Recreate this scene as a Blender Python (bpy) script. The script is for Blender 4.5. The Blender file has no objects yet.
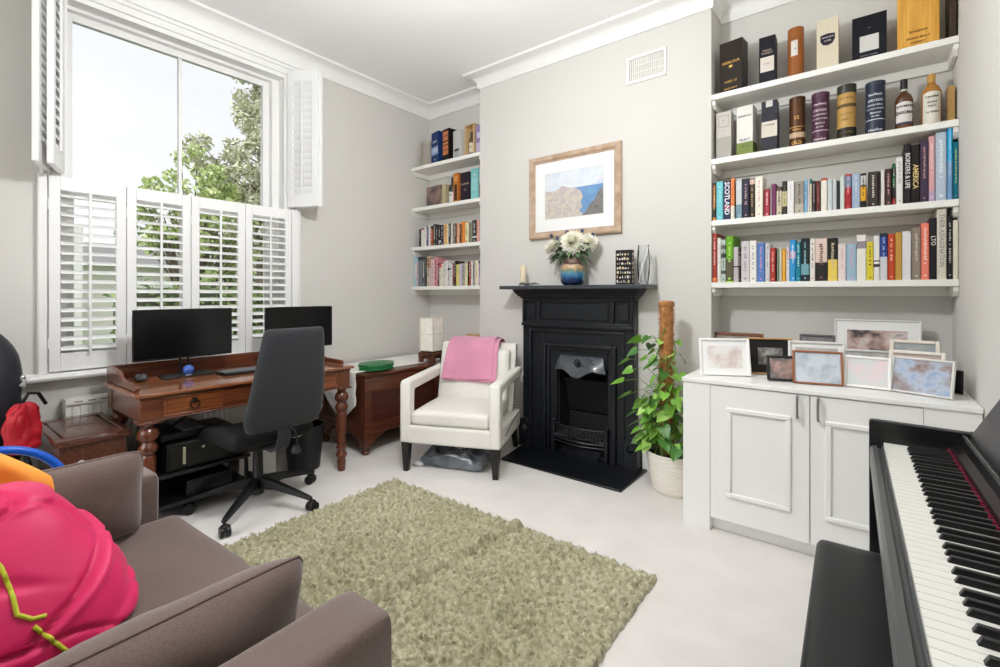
SKY, SUN, FILL_LAMP, EXPO = 1.0, 4.2, 195.0, 0.10
import bpy, bmesh, math, random
from math import sin, cos, pi, radians, sqrt
from mathutils import Vector, Matrix, noise
from mathutils.bvhtree import BVHTree
SC = bpy.context.scene
COL = SC.collection
rnd = random.Random(7)

# ---------------------------------------------------------------- materials
def lin(c):
    if isinstance(c, str):
        c = [int(c[i:i + 2], 16) for i in (0, 2, 4)]
    o = []
    for v in c[:3]:
        v = v / 255.0
        o.append(v / 12.92 if v <= 0.04045 else ((v + 0.055) / 1.055) ** 2.4)
    return (o[0], o[1], o[2], 1.0)

_mats = {}
def mat(name, col=(200, 200, 200), rough=0.5, metal=0.0, var=0.0, vscale=8.0, stretch=(1, 1, 1), bump=0.0, bscale=200.0,
        bdist=0.002, col2=None, coat=0.0, sheen=0.0, spec=0.5, emit=0.0, trans=0.0, ior=1.45):
    """one principled material; optional noise colour variation between col and col2, optional noise bump"""
    if name in _mats:
        return _mats[name]
    m = bpy.data.materials.new(name)
    m.use_nodes = True
    nt = m.node_tree
    b = nt.nodes['Principled BSDF']
    b.inputs['Base Color'].default_value = lin(col)
    b.inputs['Roughness'].default_value = rough
    b.inputs['Metallic'].default_value = metal
    b.inputs['Specular IOR Level'].default_value = spec
    b.inputs['Coat Weight'].default_value = coat
    b.inputs['Coat Roughness'].default_value = 0.05
    b.inputs['Sheen Weight'].default_value = sheen
    b.inputs['Transmission Weight'].default_value = trans
    b.inputs['IOR'].default_value = ior
    if emit:
        b.inputs['Emission Color'].default_value = lin(col)
        b.inputs['Emission Strength'].default_value = emit
    tc = nt.nodes.new('ShaderNodeTexCoord')
    if var or col2:
        mp = nt.nodes.new('ShaderNodeMapping')
        mp.inputs['Scale'].default_value = stretch
        nt.links.new(tc.outputs['Object'], mp.inputs['Vector'])
        n = nt.nodes.new('ShaderNodeTexNoise')
        n.inputs['Scale'].default_value = vscale
        n.inputs['Detail'].default_value = 5
        nt.links.new(mp.outputs['Vector'], n.inputs['Vector'])
        r = nt.nodes.new('ShaderNodeValToRGB')
        r.color_ramp.elements[0].position = 0.32
        r.color_ramp.elements[1].position = 0.68
        if col2 is None:
            c1 = [max(0, v * (1 - var)) for v in col]
            c2 = [min(255, v * (1 + var)) for v in col]
        else:
            c1, c2 = col, col2
        r.color_ramp.elements[0].color = lin(c1)
        r.color_ramp.elements[1].color = lin(c2)
        nt.links.new(n.outputs['Fac'], r.inputs['Fac'])
        nt.links.new(r.outputs['Color'], b.inputs['Base Color'])
    if bump:
        n2 = nt.nodes.new('ShaderNodeTexNoise')
        n2.inputs['Scale'].default_value = bscale
        n2.inputs['Detail'].default_value = 3
        nt.links.new(tc.outputs['Object'], n2.inputs['Vector'])
        bp = nt.nodes.new('ShaderNodeBump')
        bp.inputs['Strength'].default_value = bump
        bp.inputs['Distance'].default_value = bdist
        nt.links.new(n2.outputs['Fac'], bp.inputs['Height'])
        nt.links.new(bp.outputs['Normal'], b.inputs['Normal'])
    _mats[name] = m
    return m

def ramp_mat(name, stops, axis=2, rough=0.25, coat=0.5, nscale=30.0, namp=0.1, z0=0.0, z1=1.0):
    """colour bands along one object axis, broken by noise (glazes, pictures)"""
    m = bpy.data.materials.new(name)
    m.use_nodes = True
    nt = m.node_tree
    b = nt.nodes['Principled BSDF']
    b.inputs['Roughness'].default_value = rough
    b.inputs['Coat Weight'].default_value = coat
    tc = nt.nodes.new('ShaderNodeTexCoord')
    sp = nt.nodes.new('ShaderNodeSeparateXYZ')
    nt.links.new(tc.outputs['Object'], sp.inputs[0])
    n = nt.nodes.new('ShaderNodeTexNoise')
    n.inputs['Scale'].default_value = nscale
    nt.links.new(tc.outputs['Object'], n.inputs['Vector'])
    mr = nt.nodes.new('ShaderNodeMapRange')
    mr.inputs['From Min'].default_value = z0
    mr.inputs['From Max'].default_value = z1
    nt.links.new(sp.outputs[axis], mr.inputs['Value'])
    ma = nt.nodes.new('ShaderNodeMath'); ma.operation = 'MULTIPLY_ADD'
    ma.inputs[1].default_value = namp * 2; 
    nt.links.new(n.outputs['Fac'], ma.inputs[0])
    ad = nt.nodes.new('ShaderNodeMath'); ad.operation = 'SUBTRACT'
    nt.links.new(mr.outputs[0], ma.inputs[2])
    nt.links.new(ma.outputs[0], ad.inputs[0])
    ad.inputs[1].default_value = namp
    r = nt.nodes.new('ShaderNodeValToRGB')
    e = r.color_ramp.elements
    e[0].position = stops[0][0]; e[0].color = lin(stops[0][1])
    e[1].position = stops[-1][0]; e[1].color = lin(stops[-1][1])
    for p, c in stops[1:-1]:
        x = e.new(p); x.color = lin(c)
    nt.links.new(ad.outputs[0], r.inputs['Fac'])
    nt.links.new(r.outputs['Color'], b.inputs['Base Color'])
    return m

def photo_mat(name, cols, scale=9.0, rough=0.35):
    """a soft blurred picture surface: noise-driven colour patches"""
    m = bpy.data.materials.new(name)
    m.use_nodes = True
    nt = m.node_tree
    b = nt.nodes['Principled BSDF']
    b.inputs['Roughness'].default_value = rough
    tc = nt.nodes.new('ShaderNodeTexCoord')
    n = nt.nodes.new('ShaderNodeTexNoise')
    n.inputs['Scale'].default_value = scale
    n.inputs['Detail'].default_value = 4
    nt.links.new(tc.outputs['Object'], n.inputs['Vector'])
    r = nt.nodes.new('ShaderNodeValToRGB')
    e = r.color_ramp.elements
    k = len(cols)
    ps = [0.24 + 0.52 * i / (k - 1) for i in range(k)]
    e[0].position = ps[0]; e[0].color = lin(cols[0])
    e[1].position = ps[-1]; e[1].color = lin(cols[-1])
    for i in range(1, k - 1):
        x = e.new(ps[i]); x.color = lin(cols[i])
    nt.links.new(n.outputs['Fac'], r.inputs['Fac'])
    nt.links.new(r.outputs['Color'], b.inputs['Base Color'])
    return m

def glass_mat(name, tint=(255, 255, 255), ior=1.35):
    """thin clear glass: mostly straight-through with a mirror reflection at glancing angles"""
    m = bpy.data.materials.new(name)
    m.use_nodes = True
    nt = m.node_tree
    nt.nodes.clear()
    o = nt.nodes.new('ShaderNodeOutputMaterial')
    t = nt.nodes.new('ShaderNodeBsdfTransparent'); t.inputs[0].default_value = lin(tint)
    g = nt.nodes.new('ShaderNodeBsdfGlossy'); g.inputs['Roughness'].default_value = 0.03
    f = nt.nodes.new('ShaderNodeFresnel'); f.inputs[0].default_value = ior
    mx = nt.nodes.new('ShaderNodeMixShader')
    nt.links.new(f.outputs[0], mx.inputs[0])
    nt.links.new(t.outputs[0], mx.inputs[1])
    nt.links.new(g.outputs[0], mx.inputs[2])
    nt.links.new(mx.outputs[0], o.inputs['Surface'])
    return m

# ---------------------------------------------------------------- mesh builder
class MB:
    def __init__(s):
        s.v = []; s.f = []; s.mi = []; s.M = None
    def add(s, vs, fs, mi=0):
        k = len(s.v)
        if s.M is not None:
            vs = [s.M @ Vector(p) for p in vs]
        s.v += [tuple(p) for p in vs]
        for f in fs:
            s.f.append(tuple(i + k for i in f)); s.mi.append(mi)
        return s
    def box(s, x0, x1, y0, y1, z0, z1, mi=0):
        vs = [(x, y, z) for z in (z0, z1) for y in (y0, y1) for x in (x0, x1)]
        return s.add(vs, [(0, 2, 3, 1), (4, 5, 7, 6), (0, 1, 5, 4), (2, 6, 7, 3), (0, 4, 6, 2), (1, 3, 7, 5)], mi)
    def hexa(s, p, mi=0):
        """8 points: bottom 4 ccw then top 4 ccw"""
        return s.add(p, [(0, 3, 2, 1), (4, 5, 6, 7), (0, 1, 5, 4), (1, 2, 6, 5), (2, 3, 7, 6), (3, 0, 4, 7)], mi)
    def quad(s, a, b, c, d, mi=0):
        return s.add([a, b, c, d], [(0, 1, 2, 3)], mi)
    def prism(s, poly, d0, d1, axis='y', mi=0):
        """extrude a 2-D polygon. axis y: poly=(x,z); axis x: poly=(y,z); axis z: poly=(x,y)"""
        n = len(poly)
        def P(a, b, d):
            return (a, d, b) if axis == 'y' else ((d, a, b) if axis == 'x' else (a, b, d))
        vs = [P(a, b, d0) for a, b in poly] + [P(a, b, d1) for a, b in poly]
        fs = [tuple(range(n)), tuple(range(2 * n - 1, n - 1, -1))]
        for i in range(n):
            j = (i + 1) % n
            fs.append((i, i + n, j + n, j))
        return s.add(vs, fs, mi)
    def lathe(s, prof, c=(0, 0, 0), n=24, mi=0, cap=True, ry=1.0):
        """prof: [(r,z)...]"""
        vs = []; fs = []
        for r, z in prof:
            for k in range(n):
                a = 2 * pi * k / n
                vs.append((c[0] + r * cos(a), c[1] + r * ry * sin(a), c[2] + z))
        for i in range(len(prof) - 1):
            for k in range(n):
                l = (k + 1) % n
                fs.append((i * n + k, i * n + l, (i + 1) * n + l, (i + 1) * n + k))
        if cap:
            fs.append(tuple(range(n - 1, -1, -1)))
            fs.append(tuple(range((len(prof) - 1) * n, len(prof) * n)))
        return s.add(vs, fs, mi)
    def tube(s, pts, r, n=8, mi=0, closed=False):
        pts = [Vector(p) for p in pts]
        m = len(pts)
        rs = r if isinstance(r, (list, tuple)) else [r] * m
        vs = []; fs = []
        up = Vector((0, 0, 1))
        prev = None
        for i, p in enumerate(pts):
            if closed:
                t = pts[(i + 1) % m] - pts[i - 1]
            else:
                t = pts[min(i + 1, m - 1)] - pts[max(i - 1, 0)]
            t = t.normalized() if t.length > 1e-9 else Vector((0, 0, 1))
            if prev is None:
                u = t.cross(up)
                if u.length < 0.05:
                    u = t.cross(Vector((1, 0, 0)))
            else:
                u = prev - t * prev.dot(t)
                if u.length < 1e-6:
                    u = t.cross(up)
            u.normalize(); prev = u
            w = t.cross(u)
            for k in range(n):
                a = 2 * pi * k / n
                vs.append(p + (u * cos(a) + w * sin(a)) * rs[i])
        for i in range(m if closed else m - 1):
            j = (i + 1) % m
            for k in range(n):
                l = (k + 1) % n
                fs.append((i * n + k, j * n + k, j * n + l, i * n + l))
        if not closed:
            fs.append(tuple(range(n))); fs.append(tuple(range(m * n - 1, (m - 1) * n - 1, -1)))
        return s.add(vs, fs, mi)
    def cyl(s, a, b, r, n=16, mi=0):
        return s.tube([a, b], r, n, mi)
    def ball(s, c, r, n=14, mi=0, sc=(1, 1, 1)):
        prof = [(max(r * sin(pi * i / n), 1e-5), -r * cos(pi * i / n) * sc[2]) for i in range(n + 1)]
        vs = []; fs = []; m = n + 4
        for rr, z in prof:
            for k in range(m):
                a = 2 * pi * k / m
                vs.append((c[0] + rr * cos(a) * sc[0], c[1] + rr * sin(a) * sc[1], c[2] + z))
        for i in range(n):
            for k in range(m):
                l = (k + 1) % m
                fs.append((i * m + k, i * m + l, (i + 1) * m + l, (i + 1) * m + k))
        return s.add(vs, fs, mi)
    def soft(s, x0, x1, y0, y1, z0, z1, r, n=10, mi=0, fn=None):
        """box with rounded edges of radius r, n divisions per side; fn(p)->p shapes it further"""
        c = Vector(((x0 + x1) / 2, (y0 + y1) / 2, (z0 + z1) / 2))
        h = Vector(((x1 - x0) / 2, (y1 - y0) / 2, (z1 - z0) / 2))
        r = min(r, h.x, h.y, h.z)
        inn = Vector((h.x - r, h.y - r, h.z - r))
        vs = []; fs = []; idx = {}
        def V(i, j, k):
            key = (i, j, k)
            if key in idx: return idx[key]
            q = [0, 0, 0]
            for a, t in enumerate((i, j, k)):
                u = t / n * 2 - 1
                # put extra rows in the rounded rim
                q[a] = h[a] * (sin(u * pi / 2) * 0.55 + u * 0.45)
            p = Vector(q)
            cl = Vector([max(-inn[a], min(inn[a], p[a])) for a in range(3)])
            d = p - cl
            if d.length > 1e-9:
                p = cl + d.normalized() * r
            p = p + c
            if fn: p = fn(p)
            idx[key] = len(vs); vs.append(tuple(p)); return idx[key]
        for a in range(n):
            for b in range(n):
                fs.append((V(a, b, 0), V(a, b + 1, 0), V(a + 1, b + 1, 0), V(a + 1, b, 0)))
                fs.append((V(a, b, n), V(a + 1, b, n), V(a + 1, b + 1, n), V(a, b + 1, n)))
                fs.append((V(a, 0, b), V(a + 1, 0, b), V(a + 1, 0, b + 1), V(a, 0, b + 1)))
                fs.append((V(a, n, b), V(a, n, b + 1), V(a + 1, n, b + 1), V(a + 1, n, b)))
                fs.append((V(0, a, b), V(0, a, b + 1), V(0, a + 1, b + 1), V(0, a + 1, b)))
                fs.append((V(n, a, b), V(n, a + 1, b), V(n, a + 1, b + 1), V(n, a, b + 1)))
        return s.add(vs, fs, mi)
    def pillow(s, w, h, t, n=22, mi=0, seed=0, wr=0.006, M=None, pw=2.6):
        """cushion lying in the xz plane (w along x, h along z), thickness t along y, base at z=0"""
        vs = []; fs = []
        def H(u, v):
            a = max(0.0, 1 - abs(u) ** pw) * max(0.0, 1 - abs(v) ** pw)
            return a ** 0.45
        for side in (-1, 1):
            o = len(vs)
            for j in range(n + 1):
                for i in range(n + 1):
                    u = sin((i / n * 2 - 1) * pi / 2); v = sin((j / n * 2 - 1) * pi / 2)
                    x = u * w / 2 * (1 - 0.06 * v ** 6 - 0.03 * (1 - v * v)); z = h / 2 + v * h / 2 * (1 - 0.06 * u ** 6 - 0.03 * (1 - u * u))
                    nz = noise.noise(Vector((x * 7 + seed, z * 7, side * 3.1))) * wr + noise.noise(Vector((x * 19 + seed, z * 15, side))) * wr * 0.5
                    y = side * (t / 2 * H(u, v) + nz * H(u, v) ** 2 * 1.5)
                    p = Vector((x, y, z))
                    if M is not None: p = M @ p
                    vs.append(tuple(p))
            for j in range(n):
                for i in range(n):
                    a = o + j * (n + 1) + i
                    f = (a, a + 1, a + n + 2, a + n + 1)
                    fs.append(f if side < 0 else f[::-1])
        return s.add(vs, fs, mi)
    def build(s, name, mats, parent=None, smooth=True, loc=None, rot=None, bevel=0.0, seg=2, weld=False, angle=35, subsurf=0):
        me = bpy.data.meshes.new(name)
        me.from_pydata(s.v, [], s.f)
        if not isinstance(mats, (list, tuple)): mats = [mats]
        for m in mats: me.materials.append(m)
        if len(mats) > 1:
            me.polygons.foreach_set('material_index', s.mi)
        me.update()
        bm = bmesh.new(); bm.from_mesh(me)
        if weld: bmesh.ops.remove_doubles(bm, verts=bm.verts, dist=1e-5)
        bmesh.ops.recalc_face_normals(bm, faces=bm.faces)
        bm.to_mesh(me); bm.free()
        if smooth:
            me.polygons.foreach_set('use_smooth', [True] * len(me.polygons))
            me.set_sharp_from_angle(angle=radians(angle))
        o = bpy.data.objects.new(name, me)
        COL.objects.link(o)
        if parent is not None: o.parent = parent
        if loc is not None: o.location = loc
        if rot is not None: o.rotation_euler = rot
        if bevel:
            b = o.modifiers.new('Bevel', 'BEVEL'); b.width = bevel; b.segments = seg
            b.limit_method = 'ANGLE'; b.angle_limit = radians(40)
        if subsurf:
            b = o.modifiers.new('Sub', 'SUBSURF'); b.levels = subsurf; b.render_levels = subsurf
        return o

def tag(o, label=None, cat=None, group=None, kind=None):
    if label: o['label'] = label
    if cat: o['category'] = cat
    if group: o['group'] = group
    if kind: o['kind'] = kind
    return o
def thing(name, label, cat, loc=(0, 0, 0), rz=0.0, group=None):
    o = bpy.data.objects.new(name, None)
    o.empty_display_size = 0.1
    COL.objects.link(o)
    o.location = loc; o.rotation_euler = (0, 0, rz)
    return tag(o, label, cat, group)
def struct(o):
    o['kind'] = 'structure'; return o
def copy_tree(o, parent=None):
    c = o.copy(); COL.objects.link(c)
    if parent is not None: c.parent = parent
    for ch in [x for x in bpy.data.objects if x.parent == o]:
        copy_tree(ch, c)
    return c
def text_mesh(txt, size, ext=0.0003, align='CENTER', spacing=1.0):
    """lettering as a mesh: returns (verts, faces) lying in the xy plane, centred"""
    cu = bpy.data.curves.new('lettering', 'FONT')
    cu.body = txt; cu.size = size; cu.extrude = ext; cu.align_x = align; cu.align_y = 'CENTER'; cu.resolution_u = 2; cu.offset = size * 0.018
    cu.space_character = spacing
    ob = bpy.data.objects.new('lettering', cu)
    COL.objects.link(ob)
    dg = bpy.context.evaluated_depsgraph_get()
    me = ob.evaluated_get(dg).to_mesh()
    vs = [tuple(v.co) for v in me.vertices]; fs = [tuple(p.vertices) for p in me.polygons]
    ob.evaluated_get(dg).to_mesh_clear()
    bpy.data.objects.remove(ob); bpy.data.curves.remove(cu)
    return vs, fs
def fbm(p, s=1.0, o=3):
    v = 0; a = 1
    for i in range(o):
        v += a * noise.noise(Vector(p) * s); a *= 0.5; s *= 2.1
    return v
# ---------------------------------------------------------------- room dimensions
XL, XR, YB, YF, ZC = -3.6, 0.36, 3.42, -1.9, 3.15
YC = 3.18                       # face of the chimney breast
CX0, CX1 = -2.70, -0.775        # chimney breast left and right
M_wall = mat('wall_paint', (213, 211, 206), 0.85, bump=0.05, bscale=120, bdist=0.001)
M_ceil = mat('ceiling_paint', (247, 247, 246), 0.9)
M_trim = mat('white_woodwork', (240, 240, 238), 0.45)
M_shelf = mat('white_satin_paint', (238, 237, 232), 0.4)
M_carpet = mat('cream_carpet', (217, 212, 208), 0.95, col2=(225, 221, 217), vscale=5.0, bump=0.5, bscale=420, bdist=0.003, sheen=0.2)

def wall_with_hole(name, axis, d0, d1, a0, a1, z0, z1, h):
    """wall slab with one rectangular hole h=(a0,a1,z0,z1); axis is the slab's normal"""
    m = MB()
    def B(p0, p1, q0, q1):
        if p1 - p0 < 1e-4 or q1 - q0 < 1e-4: return
        if axis == 'x': m.box(d0, d1, p0, p1, q0, q1)
        else: m.box(p0, p1, d0, d1, q0, q1)
    B(a0, h[0], z0, z1); B(h[1], a1, z0, z1); B(h[0], h[1], z0, h[2]); B(h[0], h[1], h[3], z1)
    return struct(m.build(name, M_wall, smooth=False))

struct(MB().box(XL - 0.25, XR + 0.2, YF - 0.2, YB + 0.2, -0.12, 0).build('floor', M_carpet, smooth=False))
struct(MB().box(XL - 0.25, XR + 0.2, YF - 0.2, YB + 0.2, ZC, ZC + 0.12).build('ceiling', M_ceil, smooth=False))
WY0, WY1, WZ0, WZ1 = 0.57, 1.90, 0.775, 2.94
wall_with_hole('wall_left', 'x', XL - 0.25, XL, YF - 0.2, YB + 0.2, 0, ZC, (WY0, WY1, WZ0, WZ1))
wall_with_hole('wall_front', 'y', YF - 0.2, YF, XL, XR, 0, ZC, (-3.3, -0.75, 0.12, 2.85))  # large unseen opening added behind the camera to let in more light
struct(MB().box(XL, XR, YB, YB + 0.2, 0, ZC).build('wall_back', M_wall, smooth=False))
struct(MB().box(XR, XR + 0.2, YF - 0.2, YB + 0.2, 0, ZC).build('wall_right', M_wall, smooth=False))
# chimney breast with the firebox opening
FX0, FX1, FZ1 = -1.885, -1.46, 0.66
m = MB()
m.box(CX0, FX0, YC, YB, 0, ZC).box(FX1, CX1, YC, YB, 0, ZC).box(FX0, FX1, YC, YB, FZ1, ZC)
struct(m.build('wall_chimney_breast', M_wall, smooth=False))

def sweep(path, prof, name, m):
    """run a profile [(offset from wall, z)] along wall path (room on the right-hand side), mitred"""
    b = MB(); n = len(path); rows = []
    for i, p in enumerate(path):
        p = Vector((p[0], p[1]))
        ds = []
        if i > 0: ds.append((p - Vector(path[i - 1][:2])).normalized())
        if i < n - 1: ds.append((Vector(path[i + 1][:2]) - p).normalized())
        ns = [Vector((d.y, -d.x)) for d in ds]
        if len(ns) == 2:
            mi = (ns[0] + ns[1]); mi = mi / max(mi.length_squared / 2, 1e-6)
        else: mi = ns[0]
        rows.append([(p.x + mi.x * o, p.y + mi.y * o, z) for o, z in prof])
    k = len(prof); vs = [q for r in rows for q in r]; fs = []
    for i in range(n - 1):
        for j in range(k):
            l = (j + 1) % k
            fs.append((i * k + j, i * k + l, (i + 1) * k + l, (i + 1) * k + j))
    fs.append(tuple(range(k))); fs.append(tuple(range((n - 1) * k, n * k)))
    b.add(vs, fs)
    return struct(b.build(name, m, angle=50))

cove = [(0, 3.03), (0.012, 3.03), (0.014, 3.045)] + [(0.014 + 0.082 * (1 - cos(a)), 3.045 + 0.085 * sin(a)) for a in [pi / 2 * i / 6 for i in range(1, 7)]] + [(0.108, 3.133), (0.112, ZC), (0, ZC)]
sweep([(XL, YF), (XL, YB), (CX0, YB), (CX0, YC), (CX1, YC), (CX1, YB), (XR, YB), (XR, YF)], cove, 'trim_1', M_trim)
skirt = [(0, 0), (0.02, 0), (0.02, 0.10), (0.012, 0.125), (0.012, 0.14), (0, 0.145)]
sweep([(XL, YF), (XL, YB), (CX0, YB), (CX0, YC), (-2.205, YC)], skirt, 'baseboard_left', M_trim)
sweep([(-1.215, YC), (CX1, YC)], skirt, 'baseboard_back', M_trim)
sweep([(XR, 2.55), (XR, YF)], skirt, 'baseboard_right', M_trim)

# ---------------------------------------------------------------- the sash window
GX = -3.75
M_glass = glass_mat('window_glass')
w = MB()
GY0, GY1, GZ1 = 0.645, 1.765, 2.845
# lining of the recess
w.box(XL - 0.25, XL, WY0, WY0 + 0.03, WZ0 + 0.03, WZ1 - 0.03).box(XL - 0.25, XL, WY1 - 0.03, WY1, WZ0 + 0.03, WZ1 - 0.03).box(XL - 0.25, XL, WY0, WY1, WZ1 - 0.03, WZ1).box(XL - 0.25, XL, WY0, WY1, WZ0, WZ0 + 0.03)
# sash boxes and head
for y0, y1 in ((WY0 + 0.03, GY0 - 0.05), (GY1 + 0.05, WY1 - 0.03)):
    w.box(GX - 0.05, GX + 0.062, y0, y1, WZ0 + 0.03, WZ1 - 0.03)
w.box(GX - 0.05, GX + 0.062, GY0 - 0.05, GY1 + 0.05, GZ1 + 0.045, WZ1 - 0.03)
win = struct(w.build('window_1', M_trim, smooth=False))
s = MB()
def sash(m, x0, x1, y0, y1, z0, z1, st, tr, br):
    m.box(x0, x1, y0, y0 + st, z0, z1); m.box(x0, x1, y1 - st, y1, z0, z1)
    m.box(x0, x1, y0 + st, y1 - st, z1 - tr, z1); m.box(x0, x1, y0 + st, y1 - st, z0, z0 + br)
    yc = (y0 + y1) / 2
    m.box(x0 + 0.006, x1 - 0.006, yc - 0.011, yc + 0.011, z0 + br, z1 - tr)
ss = MB(); sash(ss, GX - 0.02, GX + 0.02, GY0 - 0.05, GY1 + 0.05, 1.79, GZ1 + 0.045, 0.05, 0.045, 0.045)
so = struct(ss.build('upper_sash', M_trim, parent=win, bevel=0.003))
sl = MB(); sash(sl, GX + 0.02, GX + 0.06, GY0 - 0.05, GY1 + 0.05, WZ0 + 0.03, 1.835, 0.05, 0.045, 0.08)
sq = struct(sl.build('lower_sash', M_trim, parent=win, bevel=0.003))
struct(MB().box(GX - 0.002, GX + 0.002, GY0, GY1, 1.83, GZ1).build('pane', M_glass, parent=so, smooth=False))
struct(MB().box(GX + 0.038, GX + 0.042, GY0, GY1, 0.88, 1.79).build('pane', M_glass, parent=sq, smooth=False))
# sash fastener dots on the right jamb
# moulded architrave around the recess
a = MB()
def arch(m, inner, outer, t):
    m.box(XL, XL + t, WY0 - outer, WY0 - inner, WZ0, WZ1 + inner)
    m.box(XL, XL + t, WY1 + inner, WY1 + outer, WZ0, WZ1 + inner)
    m.box(XL, XL + t, WY0 - outer, WY1 + outer, WZ1 + inner, WZ1 + outer)
arch(a, 0.0, 0.045, 0.016); arch(a, 0.045, 0.07, 0.026); arch(a, 0.07, 0.085, 0.036)
struct(a.build('trim_2', M_trim, bevel=0.004))
# sill board with rounded nose
sb = MB().prism([(XL - 0.02, 0.738), (XL + 0.075, 0.738), (XL + 0.088, 0.744), (XL + 0.093, 0.757), (XL + 0.088, 0.770), (XL + 0.075, 0.776), (XL - 0.02, 0.776)], 0.42, 2.02, 'y')
struct(sb.build('trim_3', M_trim))

# ---------------------------------------------------------------- plantation shutters
M_shut = mat('shutter_paint', (241, 241, 240), 0.4)
M_hinge = mat('steel_pin', (120, 120, 118), 0.35, metal=1.0)
def shutter_panel(label, wd, ht, tilt, loc, rz, rod_side, group, rod_off=0.0):
    """panel stands in local xz plane, x from 0 to wd (hinge at x=0), front face towards -y"""
    t = thing('window_shutter', label, 'shutter', loc, rz, group)
    st, tr, br, th = 0.048, 0.075, 0.10, 0.028
    f = MB()
    f.box(0, st, -th / 2, th / 2, 0, ht).box(wd - st, wd, -th / 2, th / 2, 0, ht)
    f.box(st, wd - st, -th / 2, th / 2, 0, br).box(st, wd - st, -th / 2, th / 2, ht - tr, ht)
    f.build('panel_frame', M_shut, t, bevel=0.003)
    l = MB(); n = int(round((ht - tr - br) / 0.0535)); dz = (ht - tr - br) / n
    for i in range(n):
        zc = br + dz * (i + 0.5)
        pr = []
        for k in range(12):
            a = 2 * pi * k / 12
            u, v = 0.0315 * cos(a), 0.0052 * sin(a)
            pr.append((u * cos(tilt) - v * sin(tilt), zc + u * sin(tilt) + v * cos(tilt)))
        l.prism(pr, st + 0.001, wd - st - 0.001, 'x')
    l.build('louvres', M_shut, t)
    rx = wd / 2 + rod_off
    ry = rod_side * (0.0315 * cos(tilt) + 0.006)
    MB().box(rx - 0.006, rx + 0.006, ry - 0.006, ry + 0.006, br - 0.005, ht - tr - 0.004).build('tilt_rod', M_shut, t, bevel=0.002)
    for z in (0.16, ht - 0.16):
        MB().cyl((-0.002, -th / 2 - 0.004, z - 0.03), (-0.002, -th / 2 - 0.004, z + 0.03), 0.004, 8).build('hinge', M_shut, t)
    return t
SX = XL + 0.035
# frame the lower tier hangs in
for (y0, y1), nm in (((0.474, 0.510), 'left end above the wooden box'), ((1.908, 1.962), 'right end below the open shutter')):
    tag(MB().box(XL + 0.001, XL + 0.05, y0, y1, 0.777, 1.88).build('shutter_post', M_shut, bevel=0.004), 'white post holding the lower shutters at the ' + nm, 'shutter post', 'shutter hanging posts')
pw = (1.904 - 0.514) / 4
names = ['lower white louvred shutter at the left end above the wooden box', 'lower white louvred shutter just left of the big monitor, second from left',
         'lower white louvred shutter behind the right edge of the big monitor', 'lower white louvred shutter at the right end behind the smaller monitor']
for i in range(4):
    # front of the panel faces +x (into the room)
    shutter_panel(names[i], pw - 0.004, 1.088, radians(20), (SX, 0.514 + pw * i + 0.002, 0.785), radians(90), -1, 'lower tier of window shutters')
# upper tier, folded back in pairs
SZ, SH = 1.895, 1.065
def up(label, p, q, side):
    p = Vector(p); q = Vector(q); d = q - p
    shutter_panel(label, 0.262, SH, radians(-62), (p.x, p.y, SZ), math.atan2(d.y, d.x), side, 'upper tier of folded window shutters')
up('upper white shutter folded out at left, outer one of its pair', (-3.578, 0.515), (-3.35, 0.440), -1)
up('upper white shutter folded out at left, inner one beside the glass', (-3.578, 0.572), (-3.345, 0.494), 1)
up('upper white shutter folded open right of the glass, face in view', (-3.580, 1.893), (-3.347, 2.003), -1)
up('upper white shutter folded behind the open right one, edge in view', (-3.583, 1.926), (-3.350, 2.036), 1)

# ---------------------------------------------------------------- air vent on the chimney breast
v = thing('air_vent', 'off-white slotted air vent high on the chimney breast', 'vent', (-1.195, YC, 2.785))
f = MB(); f.box(-0.14, 0.14, -0.012, 0, -0.095, -0.075).box(-0.14, 0.14, -0.012, 0, 0.075, 0.095).box(-0.14, -0.12, -0.012, 0, -0.075, 0.075).box(0.12, 0.14, -0.012, 0, -0.075, 0.075)
f.build('vent_frame', M_shelf, v, bevel=0.003)
g = MB()
for r in range(3):
    for k in range(17):
        x = -0.115 + 0.0138 * k
        g.box(x, x + 0.0085, -0.009, 0, -0.072 + 0.049 * r, -0.072 + 0.049 * r + 0.045)
    g.box(-0.12, 0.12, -0.008, 0, -0.0755 + 0.049 * r, -0.0725 + 0.049 * r)
g.build('grille', M_shelf, v)
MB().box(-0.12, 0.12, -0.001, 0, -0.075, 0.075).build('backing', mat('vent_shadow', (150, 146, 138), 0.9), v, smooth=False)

# ---------------------------------------------------------------- radiator under the window
r = thing('radiator', 'white panel radiator under the window behind the desk', 'radiator', (-3.50, 0.58, 0.13))
b = MB(); b.box(-0.012, 0.0, 0, 1.3, 0, 0.49)
for k in range(37):
    y = 0.02 + k * 0.0345
    b.prism([(0.0, y), (0.011, y + 0.006), (0.011, y + 0.021), (0.0, y + 0.027)], 0.03, 0.455, 'z')
b.build('panel', M_shelf, r)
c = MB(); c.box(-0.075, 0.018, -0.006, 1.306, 0.47, 0.50).box(-0.075, 0.014, -0.006, 0.0, 0.02, 0.47).box(-0.075, 0.014, 1.3, 1.306, 0.02, 0.47)
gs = c; gs.mi = [0] * len(gs.f)
for k in range(22):
    gs.box(0.0182, 0.0186, 0.03 + k * 0.058, 0.065 + k * 0.058, 0.480, 0.487, 1)
gs.build('cover', [M_shelf, mat('vent_shadow', (150, 146, 138), 0.9)], r, smooth=False)
for y in (0.02, 1.28):
    MB().cyl((-0.03, y, 0.03), (-0.03, y, -0.13), 0.008).build('pipe', M_shelf, r)
for y in (0.2, 1.06):
    MB().box(-0.0985, -0.07, y, y + 0.04, 0.1, 0.4).build('bracket', M_shelf, r)

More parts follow.
